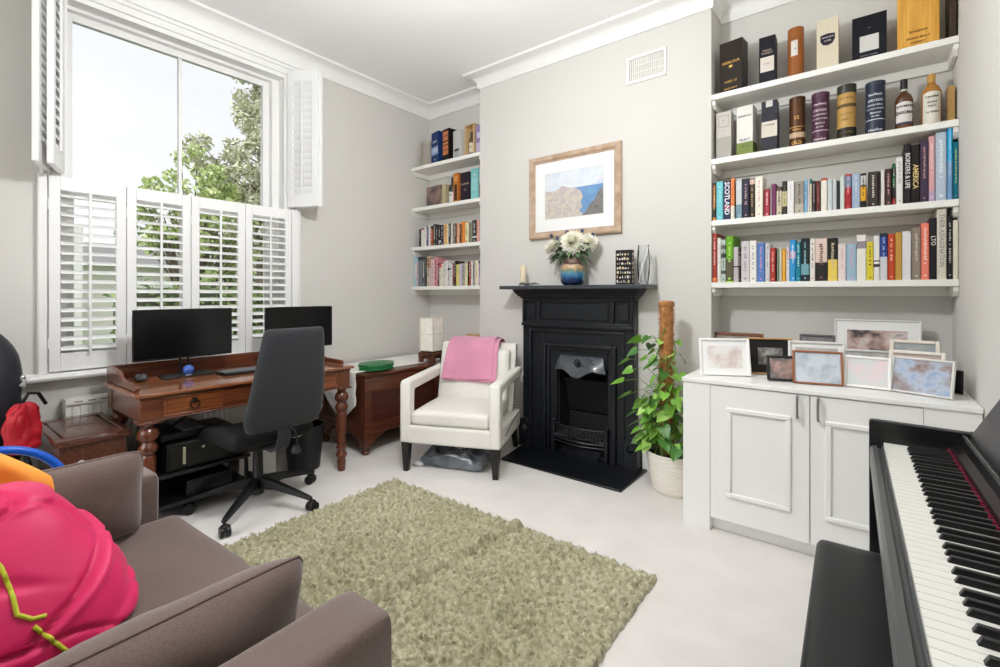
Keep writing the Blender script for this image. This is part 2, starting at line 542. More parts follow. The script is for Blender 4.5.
# ---------------------------------------------------------------- outdoors
M_grass = mat('garden_grass', (96, 122, 60), 0.95, col2=(130, 150, 84), vscale=3)
struct(MB().box(-40, -3.9, -30, 40, -0.62, -0.5).build('ground', M_grass, smooth=False))
def foliage(name, M, parent, blobs, n, size, seed, vert=0.2):
    R = random.Random(seed); m = MB(); tot = sum(b[3] * b[4] * b[5] for b in blobs)
    for b in blobs:
        k = max(6, int(n * b[3] * b[4] * b[5] / tot))
        for _ in range(k):
            while True:
                p = Vector((R.uniform(-1, 1), R.uniform(-1, 1), R.uniform(-1, 1)))
                if p.length < 1: break
            p = p * (0.55 + 0.45 * R.random()) / max(p.length, 0.3) * p.length ** 0.4
            c = Vector(b[:3]) + Vector((p.x * b[3], p.y * b[4], p.z * b[5]))
            s_ = size * R.uniform(0.6, 1.3)
            u = Vector((R.gauss(0, 1), R.gauss(0, 1), R.gauss(0, 1))).normalized()
            w_ = u.cross(Vector((R.gauss(0, 1), R.gauss(0, 1), R.gauss(0, 1)))).normalized()
            n_ = u.cross(w_)
            mi = R.randrange(2)
            m.add([c - u * s_, c - w_ * s_ * 0.5 + n_ * s_ * 0.15, c + u * s_, c + w_ * s_ * 0.5 + n_ * s_ * 0.15], [(0, 1, 2, 3)], mi)
    return m.build(name, M, parent, smooth=False)
M_bark = mat('bark', (96, 84, 70), 0.9, var=0.3, vscale=12, bump=0.6, bscale=40, bdist=0.01)
def leafmat(n, c):
    m = mat(n, c, 0.7)
    return m
LA = [leafmat('fresh_leaf', (198, 208, 152)), leafmat('fresh_leaf_deep', (168, 186, 116))]
LB = [leafmat('grey_green_leaf', (204, 204, 180)), leafmat('olive_leaf', (176, 178, 142))]
LH = [leafmat('hedge_leaf', (146, 164, 104)), leafmat('hedge_leaf_deep', (106, 128, 76))]
t1 = thing('garden_tree', 'small bright green tree with broad leaves outside the window', 'tree', (-9.0, 3.05, -0.5))
br = MB(); br.tube([(0, 0, 0), (0.03, 0.02, 1.2), (0, 0, 2.2)], [0.09, 0.07, 0.05], 10)
bl = []
R = random.Random(5)
for k in range(80):
    a = R.uniform(0, 2 * pi); rr = 0.85 * sqrt(R.random()); top = 4.20 - 1.05 * (rr / 0.85) ** 1.6
    z = top - 1.3 * R.random() ** 1.3
    c = (rr * cos(a) * 0.7, rr * sin(a) + 0.12, z)
    bl.append(c + (0.17, 0.17, 0.14))
    br.tube([(0, 0, 1.2 + 0.3 * R.random()), (c[0] * 0.5, c[1] * 0.5, c[2] * 0.6 + 0.5), c], [0.02, 0.012, 0.004], 5)
br.build('trunk', M_bark, t1)
foliage('foliage', LA, t1, bl, 5000, 0.052, 3)
t2 = thing('garden_tree', 'tall grey-green tree with fine leaves at the right edge of the glass', 'tree', (-13.0, 6.15, -0.5))
br = MB(); br.tube([(0, 0, 0), (0.1, -0.05, 3), (0.0, 0.1, 6), (0.1, 0, 8.5)], [0.2, 0.15, 0.09, 0.03], 10)
bl = []
for k in range(95):
    z = R.uniform(2.6, 8.6); a = R.uniform(0, 2 * pi); rr = 0.85 * sqrt(R.random()) * (0.8 if z > 5.8 else 1.25)
    c = (rr * cos(a), rr * sin(a), z)
    bl.append(c + (0.36, 0.36, 0.32)); br.tube([(0, 0, z - 0.5), c], [0.03, 0.006], 5)
for c in ((0.0, -1.55, 5.45), (0.1, -1.75, 5.15), (-0.1, -1.35, 4.95), (0.05, -0.95, 5.05), (0.0, -1.0, 4.6), (0.0, -1.1, 3.9), (0.0, -1.5, 3.6)):
    bl.append(c + (0.34, 0.34, 0.3)); br.tube([(0, 0, 4.0), c], [0.03, 0.006], 5)
br.build('trunk', M_bark, t2)
foliage('foliage', LB, t2, bl, 16000, 0.072, 4)
t3 = thing('garden_tree', 'dense spreading leafy tree beyond the hedge outside, behind the lower shutters', 'tree', (-17.0, 5.6, -0.5))
bl = []; br = MB()
for k in range(60):
    c = (R.uniform(-0.6, 0.6), R.uniform(-3.2, 3.0), R.uniform(0.4, 3.6)); bl.append(c + (0.6, 0.6, 0.45)); br.tube([(0, c[1] * 0.7, 0), (c[0] * 0.5, c[1] * 0.9, c[2] * 0.6), c], [0.06, 0.04, 0.01], 5)
br.build('trunk', M_bark, t3)
foliage('foliage', LH, t3, bl, 9000, 0.09, 14)
hd = thing('hedge', 'dark leafy garden hedge seen between the lower shutter louvres', 'hedge', (-7.2, 3.2, -0.5))
MB().soft(-0.35, 0.35, -1.55, 1.9, 0, 1.75, 0.2, 8).build('twigs', mat('hedge_twig', (58, 66, 40), 0.95), hd)
bl = [(x, y, z, 0.32, 0.32, 0.3) for x in (0.3,) for y in [-1.4 + 0.4 * i for i in range(9)] for z in (0.3, 0.75, 1.2, 1.65)]
foliage('foliage', LH, hd, bl, 3600, 0.06, 8)
sh = thing('garden_shrub', 'low yellow-green shrub outside the leftmost lower shutter', 'shrub', (-6.3, 1.55, -0.5))
MB().tube([(0, 0, 0), (0, 0, 0.7)], 0.03).build('stem', M_bark, sh)
foliage('foliage', LA, sh, [(0, 0, 0.75, 0.35, 0.5, 0.45), (0.1, 0.5, 0.55, 0.3, 0.35, 0.4)], 1000, 0.055, 9)
hs = thing('house', 'pale house with grey windows beyond the hedge outside', 'house', (-11.0, 2.2, -0.5))
hb = MB().box(-1.6, 0, -1.6, 1.6, 0, 2.3).build('wall', mat('pale_render', (222, 220, 214), 0.9), hs, smooth=False)
MB().prism([(-1.8, 2.25), (0.2, 2.25), (-0.8, 2.7)], -1.8, 1.8, 'y').build('roof', mat('roof_slate', (128, 126, 126), 0.8), hs, smooth=False)
for y in (-1.1, 0.3):
    f = MB().box(0, 0.06, y, y + 0.9, 0.8, 1.9).build('window', M_trim, hs, bevel=0.01)
    MB().box(0.06, 0.065, y + 0.08, y + 0.82, 0.88, 1.82).build('pane', mat('dark_pane', (92, 98, 104), 0.15), f, smooth=False)
gw = tag(MB().box(-6.8, -6.55, -1.5, 1.22, -0.5, 1.95).build('garden_wall', mat('white_render', (240, 240, 238), 0.9), bevel=0.02), 'white rendered garden wall outside the leftmost shutter', 'wall')
# ---------------------------------------------------------------- desk corner
def wood(name, c1, c2, stretch, rough=0.28, vscale=6.0, coat=0.3):
    return mat(name, c1, rough, col2=c2, vscale=vscale, stretch=stretch, coat=coat, bump=0.05, bscale=60)
W_y = wood('mahogany_along', (72, 34, 18), (118, 64, 36), (12, 0.7, 12))
W_top = wood('desk_top_wood', (112, 64, 40), (156, 98, 62), (10, 0.6, 10), 0.16, coat=0.5)
W_z = wood('mahogany_upright', (66, 30, 15), (108, 54, 28), (10, 10, 0.9))
W_dr = wood('drawer_front_wood', (90, 46, 22), (134, 74, 38), (12, 0.8, 12))
M_iron = mat('dark_bronze', (38, 32, 28), 0.4, metal=0.8)
M_blk = mat('black_plastic', (15, 15, 17), 0.45)
M_blkm = mat('matt_black_fabric', (13, 13, 15), 0.85, bump=0.2, bscale=500)
M_char = mat('charcoal_fabric', (35, 37, 41), 0.8, bump=0.25, bscale=700, bdist=0.001, sheen=0.15)
M_chrome = mat('chrome', (205, 206, 208), 0.15, metal=1.0)

DX0, DX1, DY0, DY1, DZ = -3.43, -2.80, 0.715, 1.955, 0.722
dk = thing('writing_desk', 'dark wooden writing desk with turned legs below the window', 'desk', (0, 0, 0))
MB().soft(DX0, DX1, DY0, DY1, DZ - 0.022, DZ, 0.008, 4).build('top', W_top, dk)
g = MB()
g.box(DX0 + 0.005, DX0 + 0.025, DY0 + 0.03, DY1 - 0.03, DZ, DZ + 0.085)
g.build('back_gallery', W_y, dk, bevel=0.005)
for y0 in (DY0 + 0.022, DY1 - 0.042):
    pr = [(DX0 + 0.01, DZ), (DX1 - 0.10, DZ), (DX1 - 0.095, DZ + 0.018), (DX1 - 0.11, DZ + 0.030), (DX1 - 0.30, DZ + 0.034), (DX1 - 0.35, DZ + 0.045), (DX1 - 0.39, DZ + 0.075), (DX0 + 0.10, DZ + 0.085), (DX0 + 0.01, DZ + 0.085)]
    MB().prism(pr, y0, y0 + 0.02, 'y').build('side_gallery', W_y, dk, bevel=0.004)
ap = MB()
z0, z1 = 0.575, DZ - 0.022
ap.box(DX1 - 0.035, DX1 - 0.025, DY0 + 0.03, DY1 - 0.03, z0, z1)                  # front rail face
ap.box(DX0 + 0.03, DX0 + 0.045, DY0 + 0.03, DY1 - 0.03, z0, z1)
for y in (DY0 + 0.028, DY1 - 0.043):
    ap.box(DX0 + 0.03, DX1 - 0.03, y, y + 0.015, z0, z1)
for y in (DY0 + 0.025, DY1 - 0.105):
    ap.box(DX1 - 0.1, DX1 - 0.02, y, y + 0.08, z0, z1)                            # square blocks over the front legs
    ap.box(DX0 + 0.025, DX0 + 0.1, y, y + 0.08, z0, z1)
ap.box(DX1 - 0.03, DX1 - 0.016, DY0 + 0.02, DY1 - 0.02, z1 - 0.012, z1).box(DX1 - 0.03, DX1 - 0.018, DY0 + 0.1, DY1 - 0.1, z0, z0 + 0.01)
ap.box(DX1 - 0.1, DX1 - 0.012, DY0 + 0.015, DY0 + 0.11, z0 - 0.008, z0 + 0.004).box(DX1 - 0.1, DX1 - 0.012, DY1 - 0.11, DY1 - 0.015, z0 - 0.008, z0 + 0.004)
ap.build('apron', W_y, dk, bevel=0.003)
for y0, y1 in ((0.835, 1.115), (1.565, 1.835)):
    d = MB()
    xf = DX1 - 0.025
    d.box(xf - 0.01, xf + 0.004, y0, y1, 0.590, 0.688)
    d.box(xf, xf + 0.010, y0, y1, 0.590, 0.598).box(xf, xf + 0.010, y0, y1, 0.680, 0.688).box(xf, xf + 0.010, y0, y0 + 0.008, 0.598, 0.680).box(xf, xf + 0.010, y1 - 0.008, y1, 0.598, 0.680)
    dd = d.build('drawer', W_dr, dk, bevel=0.002)
    yc = (y0 + y1) / 2
    h = MB().cyl((xf + 0.004, yc, 0.655), (xf + 0.012, yc, 0.655), 0.014, 14).ball((xf + 0.016, yc, 0.658), 0.008, 8)
    h.tube([(xf + 0.017, yc + 0.022 * sin(a), 0.634 + 0.022 * cos(a)) for a in [2 * pi * k / 20 for k in range(20)]], 0.0035, 6, closed=True)
    h.build('drawer_pull', M_iron, dd)
leg = [(0.001, 0.575), (0.030, 0.575), (0.033, 0.565), (0.026, 0.553), (0.026, 0.545), (0.040, 0.53), (0.047, 0.508), (0.042, 0.487), (0.028, 0.474), (0.030, 0.466), (0.040, 0.452), (0.044, 0.435), (0.038, 0.417), (0.027, 0.408), (0.032, 0.400), (0.034, 0.392), (0.036, 0.36), (0.034, 0.30), (0.029, 0.22), (0.026, 0.175), (0.034, 0.170), (0.036, 0.160), (0.028, 0.150), (0.026, 0.135), (0.034, 0.122), (0.038, 0.108), (0.032, 0.094), (0.026, 0.085), (0.030, 0.06), (0.027, 0.02), (0.024, 0.0), (0.001, 0.0)]
lg = None
for x in (DX1 - 0.06, DX0 + 0.062):
    for y in (DY0 + 0.065, DY1 - 0.065):
        if lg is None:
            lg = MB().lathe(leg[::-1], n=20, cap=False).build('leg', W_z, dk); lg.location = (x, y, 0)
        else:
            c = lg.copy(); COL.objects.link(c); c.parent = dk; c.location = (x, y, 0)

M_screen = mat('screen_off', (10, 11, 13), 0.22, spec=0.5)
def monitor(label, loc, rz, hw=0.268):
    """screen faces +x in local space"""
    t = thing('computer_monitor', label, 'monitor', loc, rz, 'monitors on the desk')
    MB().soft(-0.022, 0.0, -hw, hw, 0.105, 0.405, 0.006, 4).build('casing', M_blk, t)
    MB().box(0.0, 0.0012, -hw + 0.005, hw - 0.005, 0.117, 0.401).build('screen', M_screen, t, smooth=False)
    n = MB()
    for y in (-0.022, 0.022):
        n.cyl((-0.03, y, 0.01), (-0.03, y, 0.17), 0.007, 10)
    n.box(-0.036, -0.02, -0.045, 0.045, 0.14, 0.25)
    n.build('neck', M_blk, t)
    MB().prism([(-0.085, -0.12), (0.08, -0.15), (0.088, -0.143), (0.088, 0.143), (0.08, 0.15), (-0.085, 0.12)], 0, 0.011, 'z').build('base', M_blk, t, bevel=0.003)
    return t
monitor('black monitor on the left half of the desk, whole screen in view', (-3.275, 1.088, DZ), radians(2))
monitor('black monitor at the right end of the desk, partly behind the office chair', (-3.20, 1.785, DZ), radians(0), 0.252)

pb = thing('glass_paperweight', 'blue glass ball in front of the large monitor stand', 'paperweight', (-3.20, 1.075, DZ + 0.011))
MB().ball((0, 0, 0.030), 0.030, 18).build('glass_ball', mat('cobalt_glass', (14, 48, 150), 0.05, coat=1.0, col2=(60, 120, 210), vscale=40), pb)
MB().lathe([(0.001, 0), (0.018, 0), (0.015, 0.004), (0.001, 0.004)], cap=False).build('foot', mat('clear_base', (170, 195, 220), 0.05, coat=1), pb)

ms = thing('computer_mouse', 'dark grey computer mouse on the left of the desk', 'mouse', (-3.27, 0.86, DZ), radians(-15))
MB().soft(-0.052, 0.052, -0.031, 0.031, 0.0, 0.034, 0.02, 8, fn=lambda p: Vector((p.x, p.y * (1 - 1.2 * abs(p.x)), p.z * (1 - 20 * p.x * p.x)))).build('body', mat('mouse_grey', (62, 64, 68), 0.4), ms)
MB().cyl((0.03, -0.004, 0.031), (0.03, 0.004, 0.031), 0.007, 12).build('scroll_wheel', M_blk, ms)

kb = thing('keyboard', 'dark keyboard with white key legends on the desk', 'keyboard', (-3.09, 1.42, DZ), radians(-2))
MB().soft(-0.07, 0.07, -0.21, 0.21, 0.0, 0.016, 0.005, 4).build('case', M_blk, kb)
ks = MB()
for r in range(6):
    for k in range(19):
        ks.box(0.056 - r * 0.0205 - 0.016, 0.056 - r * 0.0205, -0.203 + k * 0.0214, -0.203 + k * 0.0214 + 0.018, 0.016, 0.022)
ks.build('keys', mat('keycap_grey', (96, 98, 102), 0.5), kb, bevel=0.0015)

# ---------------------------------------------------------------- office chair
oc = thing('office_chair', 'black swivel office chair with charcoal padded back at the desk', 'chair', (-2.775, 1.285, 0))
hub = MB().lathe([(0.001, 0.065), (0.03, 0.065), (0.034, 0.075), (0.036, 0.15), (0.028, 0.165), (0.026, 0.30), (0.024, 0.305), (0.022, 0.36), (0.001, 0.36)], n=18, cap=False)
hub.build('gas_lift', M_blk, oc)
arm0 = None
for k, ang in enumerate((-50, 22, 94, 166, 238)):
    a = radians(ang); dv = Vector((cos(a), sin(a), 0)); nv = Vector((-sin(a), cos(a), 0))
    m = MB(); rows = []
    for t, hw, zt, zb in ((0.0, 0.026, 0.165, 0.10), (0.12, 0.023, 0.145, 0.105), (0.25, 0.019, 0.112, 0.085), (0.325, 0.016, 0.092, 0.072), (0.345, 0.012, 0.085, 0.068)):
        c = dv * (0.02 + t); rows.append([c - nv * hw + Vector((0, 0, zb)), c + nv * hw + Vector((0, 0, zb)), c + nv * hw * 0.7 + Vector((0, 0, zt)), c - nv * hw * 0.7 + Vector((0, 0, zt))])
    vs = [p for r in rows for p in r]; fs = [(0, 1, 2, 3), (16, 19, 18, 17)]
    for i in range(4):
        for j in range(4):
            l = (j + 1) % 4
            fs.append((i * 4 + j, (i + 1) * 4 + j, (i + 1) * 4 + l, i * 4 + l))
    m.add(vs, fs)
    sp = m.build('base_arm', M_blk, oc, bevel=0.004)
    c = dv * 0.355; w = MB()
    ta = a + radians(40 + 37 * k); tv = Vector((cos(ta), sin(ta), 0)); av = Vector((-sin(ta), cos(ta), 0))
    cc = c + tv * 0.014
    for s_ in (-1, 1):
        p0 = cc + av * (0.006 * s_) + Vector((0, 0, 0.0285)); p1 = cc + av * (0.024 * s_) + Vector((0, 0, 0.0285))
        w.cyl(p0, p1, 0.028, 18)
    w.soft(cc.x - 0.02, cc.x + 0.02, cc.y - 0.02, cc.y + 0.02, 0.028, 0.064, 0.014, 5)
    w.cyl(c + Vector((0, 0, 0.03)), c + Vector((0, 0, 0.082)), 0.008, 10)
    w.build('caster', M_blk, oc)
# seat pad, rounded and dished
def seat_fn(p):
    q = p.copy(); u = (p.x - 0.02) / 0.24
    if p.z > 0.43: q.z += -0.012 * (1 - min(1, (p.y / 0.22) ** 2)) + 0.006 * cos(u * 2)
    if u < -0.5: q.z -= 0.05 * (u + 0.5) ** 2 * 4
    q.y *= 1 - 0.10 * max(0, u) ** 2
    return q
MB().soft(-0.25, 0.22, -0.245, 0.245, 0.395, 0.475, 0.038, 14, fn=seat_fn).build('seat', M_blkm, oc)
me = MB().box(-0.11, 0.13, -0.07, 0.07, 0.345, 0.395).box(-0.09, -0.02, -0.09, -0.07, 0.33, 0.38)
me.build('mechanism', M_blk, oc, bevel=0.008)
lv = MB().tube([(0.02, 0.06, 0.36), (0.02, 0.17, 0.36), (0.02, 0.20, 0.352)], 0.006, 8).soft(0.0, 0.04, 0.19, 0.25, 0.343, 0.361, 0.008, 5)
lv.build('height_lever', M_chrome, oc)
kn = MB().cyl((0.10, -0.06, 0.37), (0.10, -0.11, 0.37), 0.024, 16); kn.build('tilt_knob', M_blk, oc)
# back support bar
sup = MB(); pts = [(0.08, 0.362), (0.22, 0.362), (0.275, 0.385), (0.30, 0.44), (0.305, 0.60), (0.315, 0.72)]
vs = []; fs = []
for i, (x, z) in enumerate(pts):
    hw = 0.035 if i < 4 else 0.028
    dx, dz = (0, 0.008) if i < 2 else (0.006, 0.004)
    vs += [(x - dx, -hw, z + dz), (x - dx, hw, z + dz), (x + dx, hw, z - dz), (x + dx, -hw, z - dz)]
for i in range(len(pts) - 1):
    for j in range(4):
        l = (j + 1) % 4
        fs.append((i * 4 + j, i * 4 + l, (i + 1) * 4 + l, (i + 1) * 4 + j))
fs += [(3, 2, 1, 0), (len(vs) - 4, len(vs) - 3, len(vs) - 2, len(vs) - 1)]
sup.add(vs, fs); sup.build('back_bar', M_char, oc, bevel=0.003)
ck = MB().tube([(0.305, 0.02, 0.50), (0.32, 0.05, 0.47), (0.325, 0.06, 0.42), (0.318, 0.055, 0.39)], 0.005, 6).lathe([(0.004, 0.0), (0.02, -0.005), (0.03, -0.035), (0.012, -0.05)], (0.318, 0.055, 0.395), 12)
ck.build('adjuster_knob', M_blk, oc)
def back_fn(p):
    q = p.copy(); t = (p.z - 0.50) / 0.53
    q.y *= 1 - 0.26 * max(0, t) ** 1.2; q.y += 0.035 * t + 0.01
    q.x += 0.085 * t + (-0.035 * (1 - (p.y / 0.23) ** 2)) * -0.6 + 0.018 * cos((t - 0.3) * 3)
    if t < 0.12: q.y *= 1 - 0.25 * (0.12 - t) * 4
    return q
MB().soft(0.225, 0.285, -0.222, 0.222, 0.49, 1.035, 0.055, 16, fn=back_fn).build('backrest', M_char, oc)

# ---------------------------------------------------------------- under the desk
bn = thing('waste_bin', 'round black waste bin under the right end of the desk', 'bin', (-3.105, 1.755, 0))
MB().lathe([(0.001, 0.0), (0.098, 0.0), (0.104, 0.006), (0.132, 0.295), (0.138, 0.297), (0.138, 0.305), (0.128, 0.305), (0.098, 0.012), (0.001, 0.010)], n=36, cap=False).build('body', M_blk, bn)

tr = thing('equipment_trolley', 'low black wheeled trolley under the left half of the desk', 'trolley', (-3.16, 1.06, 0))
for z in (0.075, 0.235):
    MB().soft(-0.235, 0.235, -0.255, 0.255, z, z + 0.022, 0.006, 4).build('shelf', M_blk, tr)
for x in (-0.215, 0.215):
    for y in (-0.235, 0.235):
        MB().cyl((x, y, 0.05), (x, y, 0.25), 0.012, 10).build('post', M_blk, tr)
        c = MB().cyl((x, y - 0.012, 0.026), (x, y - 0.003, 0.026), 0.025, 14).cyl((x, y + 0.003, 0.026), (x, y + 0.012, 0.026), 0.025, 14).box(x - 0.012, x + 0.012, y - 0.014, y + 0.014, 0.03, 0.06)
        c.build('caster', M_blk, tr)
pcx = thing('desktop_computer', 'black desktop computer case lying on the trolley under the desk', 'computer', (-3.16, 1.09, 0.257))
MB().soft(-0.22, 0.215, -0.205, 0.205, 0.0, 0.155, 0.012, 5).build('case', M_blk, pcx)
MB().box(0.215, 0.219, -0.19, 0.19, 0.012, 0.145).build('front_panel', mat('gloss_black', (10, 10, 12), 0.35), pcx, bevel=0.002)
MB().box(0.219, 0.222, -0.13, -0.115, 0.03, 0.125).build('silver_strip', M_chrome, pcx, bevel=0.001)
MB().cyl((0.218, -0.03, 0.105), (0.223, -0.03, 0.105), 0.008, 12).build('power_button', M_chrome, pcx)
pw_ = thing('power_adapter', 'black power brick on the lower shelf of the trolley', 'adapter', (-3.04, 1.11, 0.097))
MB().soft(-0.09, 0.09, -0.13, 0.11, 0.0, 0.09, 0.012, 5).build('body', M_blk, pw_)
pt2 = thing('document_tray', 'black document tray with papers on the computer case', 'tray', (-3.14, 1.0, 0.412))
MB().soft(-0.15, 0.16, -0.13, 0.12, 0.0, 0.045, 0.01, 4).build('tray_body', M_blk, pt2)
MB().box(-0.12, 0.15, -0.02, 0.09, 0.045, 0.049).build('paper', mat('grey_paper', (120, 120, 122), 0.6), pt2, smooth=False)
wb = thing('storage_box', 'plain white box on the carpet behind the office chair base', 'box', (-3.25, 1.47, 0))
MB().box(-0.09, 0.08, -0.12, 0.12, 0, 0.20).build('carton', mat('white_card', (226, 224, 218), 0.7), wb, bevel=0.004)
MB().box(-0.093, 0.083, -0.123, 0.123, 0.165, 0.212).build('lid', mat('white_card', (226, 224, 218), 0.7), wb, bevel=0.004)
cb = MB().tube([(-3.0, 0.76, 0.40), (-3.02, 0.85, 0.435), (-3.08, 0.98, 0.49), (-3.14, 1.10, 0.54), (-3.2, 1.2, 0.572)], 0.005, 8)
tag(cb.build('cable', M_blk), 'black cable slung under the desk top', 'cable')

# ---------------------------------------------------------------- wooden box by the sofa
W_box = wood('reddish_wood', (58, 27, 17), (92, 46, 30), (1.2, 10, 10), 0.22, coat=0.45)
bx = thing('wooden_chest', 'low dark wooden chest with panelled lid between sofa and desk', 'chest', (-3.185, 0.585, 0))
BX0, BX1, BY0, BY1, BH = -0.285, 0.275, -0.142, 0.142, 0.54
MB().box(BX0 + 0.02, BX1 - 0.02, BY0 + 0.015, BY1 - 0.015, 0.03, BH - 0.03).build('carcass', W_box, bx, bevel=0.004)
ld = MB().box(BX0, BX1, BY0, BY1, BH - 0.03, BH - 0.008)
ld.box(BX0, BX0 + 0.06, BY0, BY1, BH - 0.008, BH).box(BX1 - 0.06, BX1, BY0, BY1, BH - 0.008, BH).box(BX0 + 0.06, BX1 - 0.06, BY0, BY0 + 0.03, BH - 0.008, BH).box(BX0 + 0.06, BX1 - 0.06, BY1 - 0.03, BY1, BH - 0.008, BH)
ld.box(BX0 + 0.07, BX1 - 0.07, BY0 + 0.04, BY1 - 0.04, BH - 0.008, BH - 0.002)
ld.build('lid', W_box, bx, bevel=0.003)
pl = MB().box(BX0 + 0.005, BX1 - 0.005, BY0 + 0.003, BY1 - 0.003, 0, 0.05); pl.build('plinth', W_box, bx, bevel=0.004)
# ---------------------------------------------------------------- carved chest along the window wall
W_ch = wood('chest_wood', (66, 31, 18), (104, 54, 30), (10, 0.8, 10), 0.3)
W_chd = mat('chest_panel_wood', (60, 24, 16), 0.32, col2=(84, 38, 24), vscale=5, stretch=(8, 1, 8), coat=0.3)
ct = thing('carved_chest', 'carved dark wooden chest on bracket feet behind the armchair', 'chest', (0, 0, 0))
KX0, KX1, KY0, KY1, KZ = -3.575, -2.955, 2.15, 3.30, 0.615
bd = MB()
bd.box(KX0, KX1 - 0.015, KY0 + 0.015, KY1, 0.17, KZ - 0.03)
bd.box(KX0, KX1 + 0.006, KY0 - 0.006, KY1, 0.155, 0.19)
for y in (KY0, KY1 - 0.06, KY0 + 0.38, KY0 + 0.74):
    bd.box(KX1 - 0.03, KX1, y, y + 0.06, 0.192, KZ - 0.032)
bd.box(KX1 - 0.02, KX1 - 0.001, KY0 + 0.002, KY1 - 0.002, 0.191, 0.235).box(KX1 - 0.02, KX1 - 0.001, KY0 + 0.002, KY1 - 0.002, KZ - 0.15, KZ - 0.031)
bd.box(KX0, KX0 + 0.06, KY0 - 0.002, KY0 + 0.03, 0.191, KZ - 0.031).box(KX1 - 0.06, KX1 - 0.031, KY0 - 0.002, KY0 + 0.03, 0.191, KZ - 0.031)
bd.box(KX0 + 0.06, KX1 - 0.06, KY0, KY0 + 0.014, 0.191, 0.235).box(KX0 + 0.06, KX1 - 0.06, KY0, KY0 + 0.014, KZ - 0.10, KZ - 0.031)
bd.build('carcass', W_ch, ct, bevel=0.002)
for y0, y1 in ((KY0 + 0.055, KY0 + 0.385), (KY0 + 0.45, KY0 + 0.73), (KY0 + 0.81, KY1 - 0.07)):
    p = MB().box(KX1 - 0.02, KX1 - 0.010, y0, y1, 0.235, KZ - 0.15)
    p.box(KX1 - 0.012, KX1 - 0.005, y0 + 0.025, y1 - 0.025, 0.26, KZ - 0.175)
    p.build('front_panel', W_chd, ct, bevel=0.004)
MB().soft(KX0 - 0.005, KX1 + 0.012, KY0 - 0.012, KY1 + 0.004, KZ - 0.03, KZ, 0.012, 5).build('lid', W_ch, ct)
lk = MB()
for k in range(9):
    a = 2 * pi * k / 9
    lk.ball((KX1 + 0.002, KY0 + 0.60 + 0.045 * cos(a) * 1.6, KZ - 0.088 + 0.022 * sin(a)), 0.014, 6, sc=(0.5, 1.3, 0.9))
lk.ball((KX1 + 0.002, KY0 + 0.60, KZ - 0.088), 0.02, 8, sc=(0.5, 1.4, 1)); lk.build('carved_boss', mat('aged_brass', (112, 104, 70), 0.5, metal=0.4), ct)
def foot(xc, yc, sx, sy, sz):
    f = MB()
    f.lathe([(0.001, 0.0), (0.024, 0.0), (0.032, 0.012), (0.030, 0.028), (0.02, 0.036), (0.028, 0.05), (0.034, 0.06), (0.001, 0.06)], (xc, yc, 0), 14, cap=False)
    f.prism([(xc - 0.035 * sx, 0.155), (xc + 0.035 * sx, 0.155), (xc + 0.035 * sx, 0.06), (xc - 0.01 * sx, 0.06), (xc - 0.035 * sx, 0.06)], yc - 0.035, yc + 0.035, 'y')
    f.prism([(yc + 0.03 * sy, 0.155), (yc + 0.16 * sy, 0.155), (yc + 0.13 * sy, 0.125), (yc + 0.08 * sy, 0.115), (yc + 0.05 * sy, 0.085), (yc + 0.03 * sy, 0.065)], xc + 0.005 * sx, xc + 0.033 * sx, 'x')
    f.prism([(xc - 0.03 * sx, 0.155), (xc - 0.16 * sx, 0.155), (xc - 0.13 * sx, 0.125), (xc - 0.08 * sx, 0.115), (xc - 0.05 * sx, 0.085), (xc - 0.03 * sx, 0.065)], yc - 0.033 * sy, yc - 0.005 * sy, 'y')
    return f.build('foot', W_ch, ct, bevel=0.004)
foot(KX1 - 0.035, KY0 + 0.035, 1, 1, 1); foot(KX1 - 0.035, KY1 - 0.045, 1, -1, 1); foot(KX0 + 0.045, KY0 + 0.035, -1, 1, 1); foot(KX0 + 0.045, KY1 - 0.045, -1, -1, 1)

# lace-edged runner over the chest, hanging at the near end in a point
M_linen = mat('white_linen', (226, 224, 220), 0.9, bump=0.2, bscale=300, var=0.03, vscale=40)
rn = MB(); vs = []; fs = []
xa, xb = KX0 + 0.04, KX1 - 0.09
rows = []
for k in range(20):
    rows.append(('t', KY1 - 0.05 - (KY1 - 0.05 - (KY0 - 0.016)) * k / 19, KZ + 0.002))
for k in range(1, 14):
    rows.append(('h', KY0 - 0.017 - 0.004 * sin(k), KZ + 0.002 - 0.40 * k / 13))
for kind, y, z in rows:
    for j in range(13):
        u = j / 12
        x = xa + (xb - xa) * u
        zz = z
        if kind == 'h':
            d = KZ - z
            lim = 0.40 * (1 - 0.62 * abs(u - 0.62) / 0.62)
            zz = KZ - d * lim / 0.40
        vs.append((x, y + (0.004 * sin(u * 14) if kind == 'h' else 0), zz))
for i in range(len(rows) - 1):
    for j in range(12):
        fs.append((i * 13 + j, i * 13 + j + 1, (i + 1) * 13 + j + 1, (i + 1) * 13 + j))
rn.add(vs, fs)
ro = rn.build('table_runner', M_linen); so2 = ro.modifiers.new('Solid', 'SOLIDIFY'); so2.thickness = 0.0025; so2.offset = 1
tag(ro, 'white cloth runner on the carved chest, hanging to a point at the near end', 'runner')

gb = thing('octagonal_box', 'green eight-sided box lying on the carved chest', 'box', (-3.09, 2.36, KZ + 0.005), radians(12))
M_green = mat('green_lacquer', (24, 112, 58), 0.35, coat=0.4)
oct_ = lambda r: [(r * cos(radians(22.5 + 45 * k)) * 0.95, r * sin(radians(22.5 + 45 * k)) * 1.15) for k in range(8)]
MB().prism(oct_(0.135), 0, 0.028, 'z').build('base', M_green, gb, bevel=0.003)
MB().prism(oct_(0.142), 0.029, 0.048, 'z').build('lid', M_green, gb, bevel=0.003)
MB().prism(oct_(0.10), 0.048, 0.0505, 'z').build('lid_inlay', mat('dark_green', (16, 86, 46), 0.4, col2=(50, 130, 74), vscale=22), gb, bevel=0.001)

